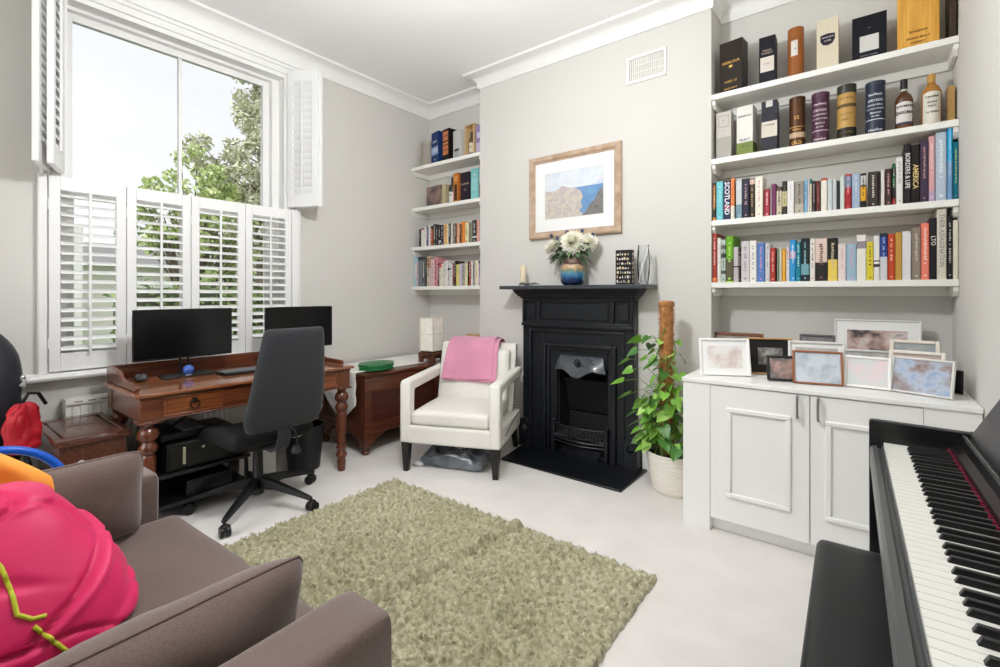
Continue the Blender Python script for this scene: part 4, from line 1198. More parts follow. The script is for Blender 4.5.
gv = thing('glass_vase', 'tall clear glass vase with silver swirl on the mantel', 'vase', (-1.170, 3.06, MZ))
M_clear = glass_mat('clear_glass', (252, 253, 253), ior=1.2)
MB().lathe([(0.001, 0.0), (0.030, 0.0), (0.032, 0.008), (0.036, 0.05), (0.042, 0.11), (0.043, 0.16), (0.038, 0.21), (0.033, 0.25), (0.036, 0.262), (0.033, 0.262), (0.030, 0.248), (0.035, 0.208), (0.040, 0.16), (0.039, 0.11), (0.032, 0.05), (0.024, 0.018), (0.001, 0.014)], n=28, cap=False).build('body', M_clear, gv)
sw = MB()
for o in (0, 2.1, 4.2):
    rr = lambda t: 0.0435 if t > 0.4 else 0.034 + 0.024 * t
    pts = [((0.037 + 0.008 * sin(pi * t * 0.9)) * cos(o + 1.6 * t), (0.037 + 0.008 * sin(pi * t * 0.9)) * sin(o + 1.6 * t), 0.012 + 0.23 * t) for t in [k / 14 for k in range(15)]]
    sw.tube(pts, 0.0045, 6)
sw.build('silver_swirl', mat('silver_leaf', (226, 228, 230), 0.4, metal=0.3), gv)
# ---------------------------------------------------------------- built-in cabinet in the right alcove
M_cab = mat('cabinet_paint', (238, 238, 235), 0.42)
cb = thing('built_in_cabinet', 'white built-in cupboard with panelled doors in the right alcove', 'cabinet', (0, 0, 0))
KY = 2.57
CT = 0.755
m = MB()
m.box(CX1 + 0.008, -0.633, KY, YC - 0.003, 0.0, CT)                                 # left end panel down to the carpet
m.box(-0.633, XR - 0.004, KY + 0.02, YC - 0.003, 0.07, CT)
m.box(-0.633, XR - 0.004, KY + 0.05, KY + 0.07, 0.0, 0.07)                           # recessed kick board
m.box(CX1 + 0.004, XR - 0.004, YC - 0.003, YB - 0.003, 0.07, CT)
m.box(0.187, XR - 0.004, KY, KY + 0.02, 0.07, CT)                               # filler at the wall
m.build('carcass', M_cab, cb, bevel=0.002)
MB().box(CX1 + 0.002, XR - 0.003, KY - 0.008, YB - 0.002, CT + 0.001, 0.777).build('worktop', M_cab, cb, bevel=0.003)
def cab_door(x0, x1, hx, mx0, mx1):
    d = MB().box(x0, x1, KY, KY + 0.02, 0.072, CT - 0.003).build('door', M_cab, cb, bevel=0.002)
    f = MB(); w = 0.024
    def bar(xa, xb, za, zb, horiz):
        f.box(xa, xb, KY - 0.012, KY, za, zb)
    bar(mx0, mx1, 0.198, 0.198 + w, 1); bar(mx0, mx1, 0.648 - w, 0.648, 1); bar(mx0, mx0 + w, 0.198 + w, 0.648 - w, 0); bar(mx1 - w, mx1, 0.198 + w, 0.648 - w, 0)
    f.build('door_moulding', M_cab, d, bevel=0.006, seg=3)
    h = MB().tube([(hx, KY, 0.742), (hx, KY - 0.028, 0.742), (hx, KY - 0.028, 0.646), (hx, KY, 0.646)], 0.0055, 8)
    h.build('handle', mat('brushed_steel', (196, 197, 198), 0.3, metal=1.0), d)
cab_door(-0.631, -0.204, -0.250, -0.555, -0.275)
cab_door(-0.200, 0.185, -0.170, -0.145, 0.115)

# ---------------------------------------------------------------- shelves in both alcoves
SH = [2.480, 2.072, 1.682, 1.290]
def shelf(x0, x1, z, label, group):
    t = thing('wall_shelf', label, 'shelf', ((x0 + x1) / 2, YB, z), 0, group)
    w = (x1 - x0) / 2
    MB().box(-w + 0.001, w - 0.001, -(YB - YC) - 0.002, -0.001, -0.034, 0).build('board', M_shelf, t, bevel=0.002)
    MB().box(-w + 0.02, w - 0.02, -0.022, -0.001, -0.085, -0.0345).build('batten', M_shelf, t, bevel=0.002)
    for s_ in (-1, 1):
        x = s_ * (w - 0.011)
        d0 = -(YB - YC) + 0.012
        MB().prism([(d0, -0.0345), (-0.001, -0.0345), (-0.001, -0.085), (d0 + 0.03, -0.085), (d0, -0.06)], x - 0.010, x + 0.010, 'x').build('bracket', M_shelf, t, bevel=0.002)
nm = ['topmost', 'second from top', 'third from top', 'lowest']
it = ['under the boxed bottles', 'under the bottle tubes', 'under the AMERICA book', 'above the photo frames']
il = ['under the tall boxes', 'under the bottle cartons', 'in the middle of the books', 'above the lantern lamp']
for z, a, b, c in zip(SH, nm, it, il):
    shelf(CX1, XR, z, f'white wall shelf in the right alcove, {a}, {b}', 'right alcove shelves')
    shelf(XL, CX0, z, f'white wall shelf in the left alcove, {a}, {c}', 'left alcove shelves')

# ---------------------------------------------------------------- photo frames on the cabinet
FT = 0.7775
def photo_frame(label, x, y, w, h, bw, fc, cols, rz=0.0, lean=12, mount=0.0, mc=(240, 240, 238), rough=0.4, metal=0.0, thick=0.018, group='photo frames on the cabinet'):
    """standing frame, base centre at x,y, leaning back by lean degrees, easel strut behind"""
    t = thing('photo_frame', label, 'photo frame', (x, y, FT), radians(rz), group)
    L = radians(lean)
    M = Matrix.Rotation(-L, 4, 'X')
    key = 'frame_' + '_'.join(str(int(c)) for c in fc) + ('m' if metal else '')
    f = MB(); f.M = M
    w2 = w / 2
    f.box(-w2, -w2 + bw, -thick, 0, 0.001, h).box(w2 - bw, w2, -thick, 0, 0.001, h).box(-w2 + bw, w2 - bw, -thick, 0, 0.001, bw).box(-w2 + bw, w2 - bw, -thick, 0, h - bw, h)
    f.build('frame', mat(key, fc, rough, metal=metal), t, bevel=min(0.004, bw * 0.3))
    k = MB(); k.M = M; k.box(-w2 + 0.003, w2 - 0.003, -thick * 0.25, 0.002, 0.004, h - 0.003); k.build('back_board', mat('frame_back', (90, 78, 66), 0.8), t, smooth=False)
    if mount:
        q = MB(); q.M = M; q.box(-w2 + bw, w2 - bw, -thick * 0.5, -thick * 0.3, bw, h - bw); q.build('mount', mat('mount_%d' % mc[0], mc, 0.8), t, smooth=False)
    ph = MB(); ph.M = M; i = bw + mount
    ph.box(-w2 + i, w2 - i, -thick * 0.6, -thick * 0.45, i, h - i)
    ph.build('photograph', photo_mat('photo_' + key + str(len(_mats)) + str(rnd.random()), cols, R_.uniform(9, 15)), t, smooth=False)
    s_ = MB(); a = h * 0.72; by = a * sin(L) ; s_.hexa([(-0.02, by + h * 0.22, 0.0), (0.02, by + h * 0.22, 0.0), (0.02, by + h * 0.22 + 0.003, 0.0), (-0.02, by + h * 0.22 + 0.003, 0.0), (-0.014, by + 0.002, a * cos(L)), (0.014, by + 0.002, a * cos(L)), (0.014, by + 0.005, a * cos(L)), (-0.014, by + 0.005, a * cos(L))])
    s_.build('easel_leg', mat('frame_back', (90, 78, 66), 0.8), t, smooth=False)
    return t
R_ = random.Random(21)
WH = (244, 243, 240)
photo_frame('large white frame with a faded portrait at the left end of the cabinet', -0.598, 2.742, 0.255, 0.200, 0.012, WH, [(226, 224, 222), (236, 234, 230), (206, 190, 184), (230, 226, 222)], rz=27, mount=0.03)
photo_frame('dark brown wooden frame at the back left, only its top edge in view', -0.640, 3.25, 0.29, 0.195, 0.02, (112, 66, 42), [(120, 110, 100), (160, 150, 140)], lean=8)
photo_frame('black mount picture in a pale wood edged frame behind the small black frame', -0.410, 2.935, 0.225, 0.198, 0.008, (196, 146, 84), [(190, 192, 186), (90, 84, 82), (200, 196, 188)], rz=20, mount=0.045, mc=(24, 23, 22))
photo_frame('small black framed photo in front of the black mount picture', -0.325, 2.745, 0.152, 0.128, 0.013, (36, 36, 36), [(206, 208, 208), (110, 104, 100), (196, 160, 150), (220, 220, 220)], rz=18)
photo_frame('grey frame standing at the back near the alcove wall, top in view', -0.225, 3.28, 0.175, 0.205, 0.014, (98, 96, 98), [(150, 142, 142), (110, 106, 106), (176, 168, 166)])
photo_frame('silver frame behind the brown wooden framed snow photo', -0.205, 2.975, 0.255, 0.190, 0.014, (226, 224, 220), [(208, 204, 200), (180, 176, 174), (214, 210, 206)], rz=8, mount=0.02)
photo_frame('brown wooden framed pale snow photo at the front centre of the cabinet', -0.185, 2.745, 0.205, 0.162, 0.009, (150, 92, 54), [(186, 196, 204), (204, 212, 220), (172, 184, 194), (236, 238, 240)], rz=10)
photo_frame('large white frame at the back with a wide dark family photo', 0.045, 3.30, 0.375, 0.297, 0.008, (228, 228, 226), [(36, 38, 36), (70, 66, 66), (190, 160, 150), (210, 200, 196), (48, 48, 48)], mount=0.05, lean=7)
photo_frame('silver frame mostly hidden behind the white framed light photo', 0.005, 2.925, 0.195, 0.165, 0.012, (206, 206, 204), [(120, 118, 116), (196, 194, 192), (90, 88, 88)], rz=2)
photo_frame('white framed light photo at the front right of centre', 0.003, 2.775, 0.178, 0.148, 0.012, WH, [(226, 230, 228), (206, 212, 210), (226, 206, 210), (170, 176, 172)], rz=-6)
photo_frame('cream frame at the back right behind the wide group photo', 0.185, 3.03, 0.185, 0.215, 0.016, (236, 226, 212), [(190, 186, 180), (150, 160, 164), (216, 206, 200)], rz=-4)
photo_frame('pale frame between the cream frame and the wide group photo', 0.182, 2.885, 0.2, 0.176, 0.016, (238, 232, 222), [(214, 190, 176), (190, 170, 160), (230, 222, 214)], rz=-10)
photo_frame('wide silver framed group photo with blue clothes at the front right', 0.188, 2.735, 0.218, 0.160, 0.009, (224, 222, 218), [(66, 48, 44), (146, 128, 122), (176, 188, 206), (128, 152, 190), (216, 208, 208)], rz=-24)
fb2 = thing('photo_frame', 'small all-black frame turned away at the right end of the cabinet', 'photo frame', (0.3, 2.86, FT), radians(-12), 'photo frames on the cabinet')
k = MB(); k.M = Matrix.Rotation(radians(-10), 4, 'X'); k.box(-0.036, 0.036, -0.012, 0, 0.001, 0.105).build('frame', mat('frame_black', (16, 16, 17), 0.3), fb2, bevel=0.003)
k = MB(); k.M = Matrix.Rotation(radians(-10), 4, 'X'); k.box(-0.03, 0.03, -0.0125, -0.011, 0.007, 0.099).build('photograph', mat('dark_print', (22, 22, 24), 0.15), fb2, smooth=False)
k = MB().hexa([(-0.012, 0.035, 0), (0.012, 0.035, 0), (0.012, 0.038, 0), (-0.012, 0.038, 0), (-0.01, 0.012, 0.07), (0.01, 0.012, 0.07), (0.01, 0.015, 0.07), (-0.01, 0.015, 0.07)]); k.build('easel_leg', mat('frame_back', (90, 78, 66), 0.8), fb2, smooth=False)
# ---------------------------------------------------------------- books
M_page = mat('page_edges', (226, 218, 200), 0.9)
def cmat(c, rough=0.45):
    return mat('cover_%d_%d_%d' % tuple(c), [v * (0.82 if sum(c) < 380 else 0.96) for v in c], rough, spec=0.3)
def tc_(c):                                   # contrasting lettering colour
    return (236, 230, 214) if sum(c) < 380 else (60, 54, 54)
def book(x, w, h, d, z, col, label, group, bands=(), text=None, tcol=None, ysp=3.20, marks=True, lean=0.0):
    """upright book, spine towards the room; bands = [(from, to, colour)] as fractions of the height"""
    cuts = sorted(set([0.0, 1.0] + [v for b in bands for v in b[:2]]))
    cols = [col] + [b[2] for b in bands]
    b_ = MB(); r = min(0.004, w * 0.18)
    for lo, hi in zip(cuts[:-1], cuts[1:]):
        mi = 0
        for i, bb in enumerate(bands):
            if bb[0] <= lo + 1e-6 and hi - 1e-6 <= bb[1]: mi = i + 1
        z0, z1 = lo * h, hi * h
        sp = [(0, 0.006), (r * 0.5, 0.002), (r * 1.2, 0.0), (w - r * 1.2, 0.0), (w - r * 0.5, 0.002), (w, 0.006)]
        b_.prism(sp, z0, z1, 'z', mi)
        t = min(0.0025, w * 0.15)
        b_.box(0, t, 0.006, d, z0, z1, mi); b_.box(w - t, w, 0.006, d, z0, z1, mi)
    nP = len(cols)
    t = min(0.0025, w * 0.15)
    b_.box(t, w - t, 0.006, d - 0.003, 0.003, h - 0.004, nP)
    o = b_.build('book', [cmat(c) for c in cols] + [M_page], smooth=False, loc=(x, ysp, z))
    if lean: o.rotation_euler = (0, lean, 0)
    tag(o, label, 'book', group)
    tcl = tcol or tc_(col)
    R = random.Random(int(x * 1000) + int(h * 1000))
    if text:
        wh = min(w * 0.78, h * 0.8 / (len(text) * 0.72))
        vs, fs = text_mesh(text, wh * 1.25, 0.0002)
        vs = [(w / 2 + v[1], -0.0004 - v[2], h * 0.55 - v[0]) for v in vs]
        MB().add(vs, fs).build('lettering', cmat(tcl), o, smooth=False)
    elif marks and w > 0.011:
        # a line of small print down the spine
        m = MB(); zt = h * R.uniform(0.86, 0.93); ww = w * R.uniform(0.22, 0.42); xo = (w - ww) / 2
        zz = zt; end = h * R.uniform(0.25, 0.45)
        while zz > end:
            L = R.uniform(0.004, 0.009)
            m.box(xo + ww * R.uniform(0, 0.25), xo + ww * R.uniform(0.7, 1), -0.0004, 0.001, zz - L, zz); zz -= L + R.uniform(0.002, 0.006)
            if R.random() < 0.12: zz -= 0.012
        m.box(w / 2 - ww * 0.35, w / 2 + ww * 0.35, -0.0004, 0.001, h * 0.06, h * 0.06 + ww * 0.7)
        if len(m.f) >= 18: m.build('lettering', cmat(tcl), o, smooth=False)
    return o
def row(rows, z, side, shelfname, xmin, xmax, ysp=3.20, dmax=0.16):
    x = xmin; n = len(rows); group = f'books on the {side} alcove {shelfname} shelf'
    names = [r[3] for r in rows]
    for i, r in enumerate(rows):
        X, w, h, nm_, col = r[:5]; kw = r[5] if len(r) > 5 else {}
        nxt = rows[i + 1][0] if i + 1 < n else xmax
        X = max(X, x + 0.0004); w = w / 1000.0
        w = min(w, xmax - 0.0006 - X) if i == n - 1 else min(w, max(0.007, nxt - X + 0.004))
        pr = names[i - 1] if i else None; nx = names[i + 1] if i + 1 < n else None
        if pr and nx: lab = f'{nm_} book between {pr} and {nx}, {side} {shelfname} shelf'
        elif nx: lab = f'{nm_} book at the left end beside {nx}, {side} {shelfname} shelf'
        else: lab = f'{nm_} book at the right end beside {pr}, {side} {shelfname} shelf'
        d = kw.pop('d', min(dmax, 0.11 + 0.2 * (h / 1000.0 - 0.17)))
        book(X, w, h / 1000.0, max(0.09, d), z, col, lab, group, ysp=ysp, **kw)
        x = X + w
Wt = (236, 233, 226)
row3 = [
 (-0.773, 21, 241, 'orange-black', (52, 34, 26), dict(bands=[(0, 0.09, (226, 138, 40)), (0.35, 0.95, (168, 96, 34))], tcol=(240, 200, 120))),
 (-0.751, 42, 246, 'turquoise', (108, 196, 204), dict(tcol=(160, 222, 226))),
 (-0.708, 40, 244, 'navy SCOTLAND', (38, 48, 92), dict(text='SCOTLAND', tcol=(240, 240, 244), bands=[(0.28, 0.37, (196, 50, 110))])),
 (-0.667, 22, 256, 'orange-white', (240, 234, 220), dict(bands=[(0.33, 1, (238, 142, 82))], tcol=(196, 60, 50))),
 (-0.637, 35, 243, 'pale grey', (206, 212, 214), dict(bands=[(0, 0.36, (118, 150, 164))], tcol=(228, 232, 230))),
 (-0.601, 40, 242, 'midnight blue', (34, 32, 58), dict(tcol=(196, 150, 160))),
 (-0.561, 29, 237, 'brown-gold', (60, 44, 38), dict(bands=[(0.86, 0.98, (226, 196, 186))], tcol=(196, 160, 96))),
 (-0.531, 43, 245, 'thick ivory', (242, 238, 222), dict(tcol=(214, 160, 160))),
 (-0.482, 30, 163, 'crimson', (196, 60, 76), dict(tcol=(240, 190, 190))),
 (-0.450, 8, 185, 'thin grey', (176, 172, 172)),
 (-0.442, 22, 189, 'magenta', (150, 66, 116), dict(tcol=(70, 40, 96))),
 (-0.418, 28, 168, 'beige', (214, 202, 178), dict(bands=[(0.86, 1, (110, 84, 70))])),
 (-0.389, 25, 197, 'black-cream', (58, 52, 42), dict(bands=[(0.25, 0.7, (206, 196, 150))], tcol=(110, 104, 70))),
 (-0.363, 35, 192, 'plain white', (242, 239, 238), dict(tcol=(220, 210, 214))),
 (-0.325, 45, 185, 'stone grey', (158, 150, 138), dict(bands=[(0.0, 0.3, (190, 184, 168))], tcol=(86, 78, 74))),
 (-0.279, 14, 189, 'sky blue', (132, 188, 226)),
 (-0.264, 11, 192, 'pale lilac', (214, 208, 212)),
 (-0.253, 10, 190, 'cream-teal', (222, 212, 186), dict(bands=[(0.86, 1, (40, 140, 150))])),
 (-0.242, 17, 178, 'charcoal', (66, 60, 62), dict(tcol=(180, 176, 172))),
 (-0.224, 22, 175, 'maroon', (112, 56, 54), dict(tcol=(176, 110, 104))),
 (-0.200, 29, 186, 'orange-topped ivory', (240, 234, 220), dict(bands=[(0.93, 1, (224, 96, 50))], marks=False)),
 (-0.169, 23, 172, 'pale blue', (200, 210, 212), dict(tcol=(224, 226, 226))),
 (-0.145, 18, 171, 'silver', (208, 210, 210), dict(tcol=(186, 190, 190))),
 (-0.126, 11, 162, 'thin black', (48, 52, 54)),
 (-0.113, 21, 186, 'mint white', (216, 224, 216), dict(marks=False)),
 (-0.091, 29, 192, 'red-bottomed', (120, 140, 166), dict(bands=[(0, 0.62, (204, 52, 62)), (0.94, 1, (206, 70, 60))], tcol=(240, 190, 190))),
 (-0.060, 36, 188, 'hazy blue', (164, 180, 204), dict(tcol=(214, 220, 230))),
 (-0.023, 25, 186, 'black-yellow', (44, 38, 36), dict(bands=[(0.2, 0.62, (226, 166, 40)), (0.66, 0.93, (206, 206, 206))], tcol=(90, 80, 60))),
 (0.009, 43, 188, 'wide dark brown', (74, 66, 60), dict(tcol=(216, 210, 200))),
 (0.053, 8, 186, 'thin dark', (52, 46, 46)),
 (0.062, 16, 191, 'off-white', (230, 226, 220), dict(marks=False)),
 (0.080, 27, 193, 'plum', (82, 56, 60), dict(tcol=(210, 170, 160))),
 (0.109, 13, 217, 'green-black', (34, 40, 36), dict(bands=[(0, 0.16, (200, 50, 56)), (0.45, 0.75, (36, 110, 64)), (0.88, 1, (40, 120, 66))])),
 (0.124, 28, 245, 'tall white', (236, 233, 228), dict(tcol=(190, 186, 180), d=0.17)),
 (0.156, 26, 310, 'tall black', (42, 38, 42), dict(text='BORDERS & LIFE', tcol=(226, 220, 216), d=0.19)),
 (0.182, 35, 299, 'black AMERICA', (34, 28, 28), dict(text='       AMERICA', tcol=(232, 206, 140), d=0.19)),
 (0.218, 32, 311, 'purple', (84, 66, 92), dict(tcol=(206, 160, 150), d=0.19)),
 (0.251, 23, 331, 'pink', (222, 168, 172), dict(tcol=(240, 210, 210), bands=[(0, 0.16, (196, 170, 200))], d=0.19)),
 (0.276, 41, 342, 'silver blue', (186, 200, 216), dict(tcol=(236, 240, 244), d=0.20)),
 (0.319, 19, 386, 'bright blue', (46, 170, 222), dict(bands=[(0.0, 0.5, (118, 160, 204))], tcol=(220, 236, 244), d=0.21)),
 (0.340, 19, 284, 'teal', (18, 132, 152), dict(tcol=(226, 226, 120), d=0.19))]
row4 = [
 (-0.774, 26, 312, 'brick red', (198, 70, 58), dict(tcol=(240, 216, 206), bands=[(0.02, 0.10, (236, 130, 60))], d=0.2)),
 (-0.745, 22, 282, 'tall ivory', (234, 228, 222), dict(tcol=(200, 196, 190), d=0.18)),
 (-0.722, 27, 267, 'mint-patterned', (186, 204, 192), dict(bands=[(0.2, 0.28, (90, 90, 90)), (0.58, 0.68, (70, 76, 74)), (0.78, 0.88, (120, 124, 120))], d=0.18)),
 (-0.694, 42, 289, 'lime green', (124, 196, 40), dict(bands=[(0.0, 0.5, (112, 108, 78)), (0.0, 0.03, (170, 220, 50))], tcol=(190, 230, 120), d=0.2)),
 (-0.651, 30, 219, 'lilac grey', (196, 188, 192), dict(bands=[(0.42, 0.46, (80, 60, 50))], marks=False)),
 (-0.620, 12, 215, 'thin black', (34, 30, 34)),
 (-0.608, 47, 250, 'pale grey', (214, 208, 210), dict(tcol=(160, 156, 160))),
 (-0.560, 38, 252, 'white hardback', (240, 238, 232), dict(tcol=(170, 168, 164))),
 (-0.520, 41, 234, 'cornflower blue', (92, 128, 190), dict(tcol=(226, 160, 190))),
 (-0.477, 26, 229, 'light silver', (210, 210, 212), dict(tcol=(140, 144, 150))),
 (-0.450, 27, 201, 'scarlet', (206, 66, 54), dict(tcol=(240, 190, 176))),
 (-0.415, 10, 196, 'sage', (130, 150, 132)),
 (-0.404, 14, 196, 'bone', (216, 214, 196), dict(marks=False)),
 (-0.389, 19, 192, 'mustard', (226, 164, 50), dict(tcol=(240, 200, 120))),
 (-0.369, 18, 202, 'pink-white', (226, 206, 206), dict(bands=[(0, 0.6, (220, 222, 226))], tcol=(60, 50, 60))),
 (-0.350, 29, 243, 'azure', (56, 152, 212), dict(tcol=(226, 240, 246), bands=[(0.55, 0.72, (206, 176, 206))])),
 (-0.320, 24, 227, 'deep turquoise', (36, 150, 176), dict(tcol=(206, 238, 238))),
 (-0.295, 40, 247, 'black-teal', (38, 50, 56), dict(bands=[(0.15, 0.4, (120, 170, 180))], tcol=(170, 220, 224))),
 (-0.252, 25, 243, 'slim white', (234, 228, 220), dict(tcol=(90, 84, 84))),
 (-0.227, 57, 239, 'half pink half black', (48, 46, 46), dict(bands=[(0.44, 1.0, (226, 204, 192))], tcol=(130, 84, 80))),
 (-0.168, 44, 239, 'black and yellow', (240, 210, 96), dict(bands=[(0.5, 1.0, (40, 36, 36))], tcol=(210, 196, 160))),
 (-0.122, 37, 203, 'blush', (232, 218, 214), dict(tcol=(220, 180, 180))),
 (-0.084, 44, 200, 'powder blue', (158, 186, 206), dict(tcol=(214, 170, 190))),
 (-0.039, 41, 247, 'thick white', (240, 236, 226), dict(bands=[(0.70, 0.86, (150, 140, 150))], marks=False)),
 (0.003, 29, 207, 'yellow', (222, 204, 60), dict(tcol=(120, 90, 40))),
 (0.033, 25, 236, 'black-banded white', (236, 234, 230), dict(bands=[(0.30, 0.37, (72, 72, 74)), (0.42, 0.45, (72, 72, 74))], marks=False)),
 (0.059, 31, 248, 'blue-topped', (212, 210, 212), dict(bands=[(0.5, 0.93, (58, 84, 168)), (0.93, 1, (40, 44, 60))], tcol=(190, 206, 236))),
 (0.091, 29, 242, 'vermilion', (224, 84, 50), dict(tcol=(246, 216, 196))),
 (0.121, 27, 248, 'ochre', (196, 150, 70), dict(marks=False)),
 (0.148, 36, 251, 'glossy silver', (224, 224, 228), dict(marks=False)),
 (0.187, 34, 267, 'taupe', (142, 130, 116), dict(tcol=(210, 200, 180))),
 (0.222, 31, 287, 'salmon', (240, 132, 112), dict(tcol=(250, 222, 210), d=0.18)),
 (0.254, 26, 310, 'black LTO', (38, 34, 38), dict(text='LTO       ', tcol=(226, 222, 216), d=0.18)),
 (0.2805, 36, 352, 'tall cream', (222, 216, 200), dict(text='THEIR ASSASSINATION', tcol=(150, 146, 134), d=0.2)),
 (0.3175, 21, 315, 'black-spined', (36, 32, 36), dict(tcol=(190, 186, 180), d=0.19)),
 (0.339, 20, 291, 'ecru', (230, 224, 204), dict(marks=False, d=0.2))]
row(row3, SH[2], 'right', 'third', CX1 + 0.001, XR - 0.0005)
row(row4, SH[3], 'right', 'lowest', CX1 + 0.001, XR - 0.0005)
lrow3 = [(-3.517, 24, 176, 'black', (34, 30, 30)), (-3.488, 46, 181, 'red-topped cream', (226, 222, 212), dict(bands=[(0.93, 1, (196, 66, 76))], marks=False)), (-3.440, 28, 193, 'white', Wt), (-3.410, 25, 195, 'purple', (96, 84, 140)),
 (-3.383, 27, 200, 'pearl', (228, 224, 220)), (-3.354, 32, 193, 'rust orange', (206, 104, 50), dict(bands=[(0.85, 1, (60, 56, 40))])), (-3.316, 38, 209, 'dark grey', (74, 76, 78)), (-3.276, 26, 198, 'coal black', (40, 40, 42)),
 (-3.248, 39, 195, 'jet black', (44, 46, 48), dict(bands=[(0.12, 0.25, (170, 172, 176))])), (-3.207, 30, 192, 'aubergine', (62, 42, 70)), (-3.175, 15, 193, 'pale tan', (204, 178, 150)), (-3.158, 30, 195, 'golden', (236, 180, 90)),
 (-3.126, 13, 193, 'milky', (230, 228, 220)), (-3.111, 29, 197, 'slate', (60, 66, 66)), (-3.080, 21, 192, 'chalk', (224, 222, 214)), (-3.057, 29, 194, 'mottled grey', (150, 140, 132)), (-3.026, 20, 191, 'dark red', (90, 50, 44)),
 (-3.004, 32, 192, 'peach', (236, 176, 138)), (-2.970, 24, 178, 'umber', (84, 58, 40)), (-2.944, 38, 199, 'bright orange', (232, 140, 54)), (-2.898, 39, 185, 'butter', (232, 222, 176)), (-2.855, 41, 183, 'olive grey', (140, 140, 118)),
 (-2.812, 52, 200, 'charcoal', (72, 70, 76), dict(bands=[(0.2, 0.28, (210, 210, 206))])), (-2.758, 26, 196, 'salmon', (240, 172, 150)), (-2.730, 25, 245, 'dusty blue', (150, 162, 184))]
lrow4 = [(-3.595, 40, 300, 'powder blue', (176, 206, 218), dict(marks=False, bands=[(0.3, 0.75, (206, 212, 212))])), (-3.551, 20, 243, 'thin rose', (216, 176, 190)), (-3.528, 52, 290, 'black-teal', (40, 40, 46), dict(bands=[(0.0, 0.9, (120, 134, 134))], tcol=(60, 60, 66))), (-3.474, 50, 275, 'dark grey', (96, 104, 104)), (-3.420, 17, 280, 'deep plum', (66, 44, 52)),
 (-3.402, 46, 293, 'tan patterned', (206, 192, 176), dict(bands=[(0.6, 0.95, (176, 140, 110))])), (-3.351, 49, 262, 'light pink', (222, 190, 196)), (-3.300, 41, 279, 'rose', (212, 142, 148)), (-3.256, 21, 220, 'dark violet', (110, 54, 84)), (-3.233, 28, 211, 'red-topped white', (226, 222, 206), dict(bands=[(0.85, 1, (220, 90, 100))])),
 (-3.202, 27, 214, 'cream', (230, 226, 206)), (-3.170, 25, 239, 'grey white', (210, 210, 208)), (-3.143, 19, 246, 'white', Wt), (-3.122, 34, 218, 'black-spotted grey', (206, 204, 204), dict(bands=[(0.7, 0.78, (50, 50, 52))])), (-3.086, 25, 209, 'pearl', (226, 222, 222)), (-3.059, 22, 216, 'rust', (150, 78, 62)),
 (-3.035, 23, 234, 'dark brown', (62, 50, 42)), (-3.010, 32, 199, 'yellow', (226, 214, 120)), (-2.974, 28, 205, 'lilac', (206, 196, 212)), (-2.944, 44, 207, 'patterned grey', (176, 170, 164)), (-2.898, 28, 206, 'pale yellow', (232, 226, 180)), (-2.868, 13, 220, 'thin black', (40, 36, 38)),
 (-2.851, 23, 222, 'brick', (190, 90, 70)), (-2.826, 16, 222, 'snow white', (240, 238, 234)), (-2.808, 30, 224, 'stone', (160, 158, 152)), (-2.776, 34, 223, 'ivory', (238, 226, 200)), (-2.738, 34, 221, 'lavender', (196, 184, 200), dict(bands=[(0.9, 1.0, (60, 56, 60))]))]
row(lrow3, SH[2], 'left', 'third', XL + 0.002, CX0 - 0.001)
row(lrow4, SH[3], 'left', 'lowest', XL + 0.002, CX0 - 0.001)

# ---------------------------------------------------------------- cartons, tubes and bottles
def face_text(t, lines, x0, x1, y, col, name='lettering'):
    """lines [(text, z, height)] flat on the front face of a carton"""
    vs_, fs_ = [], []
    m = MB()
    for tx, z, hgt in lines:
        wlim = (x1 - x0) * 0.86
        size = min(hgt * 1.35, wlim / (max(len(tx), 1) * 0.62))
        vs, fs = text_mesh(tx, size, 0.0002)
        m.add([((x0 + x1) / 2 + v[0], y - v[2] - 0.0003, z + v[1]) for v in vs], fs)
    m.build(name, cmat(col), t, smooth=False)
def wrap_text(t, lines, r, col, name='lettering'):
    m = MB()
    for tx, z, hgt in lines:
        size = min(hgt * 1.35, r * 1.9 / (max(len(tx), 1) * 0.60))
        vs, fs = text_mesh(tx, size, 0.0002)
        # finer bend: only vertices follow the curve, letters are small
        m.add([((r + 0.0006 + v[2]) * sin(v[0] / r), -(r + 0.0006 + v[2]) * cos(v[0] / r), z + v[1]) for v in vs], fs)
    m.build(name, cmat(col), t, smooth=False)
def carton(label, x0, x1, h, z, col, shelf_group, y=3.235, d=0.09, rz=0.0, panels=(), text=(), tcol=(230, 220, 200), rough=0.45, name='bottle_carton', cat='carton'):
    t = thing(name, label, cat, ((x0 + x1) / 2, y, z), radians(rz), shelf_group)
    w = (x1 - x0) / 2
    MB().box(-w, w, 0, d, 0, h).build('carton_body', mat('carton_%d_%d_%d' % tuple(col), [c * (0.72 if sum(col) < 260 else 0.95) for c in col], rough, spec=0.25), t, bevel=0.0015)
    for px0, px1, pz0, pz1, c in panels:
        full = px0 <= -0.999 and px1 >= 0.999
        m = MB()
        if full: m.box(-w - 0.0006, w + 0.0006, -0.0006, d + 0.0006, pz0 * h + (0.0 if pz0 > 0 else 0.0005), pz1 * h)
        else: m.box(px0 * w, px1 * w, -0.0006, 0.001, pz0 * h, pz1 * h)
        m.build('printed_panel', cmat(c), t, smooth=False)
    if text: face_text(t, [(a, b * h, c) for a, b, c in text], -w, w, -0.0008, tcol)
    return t
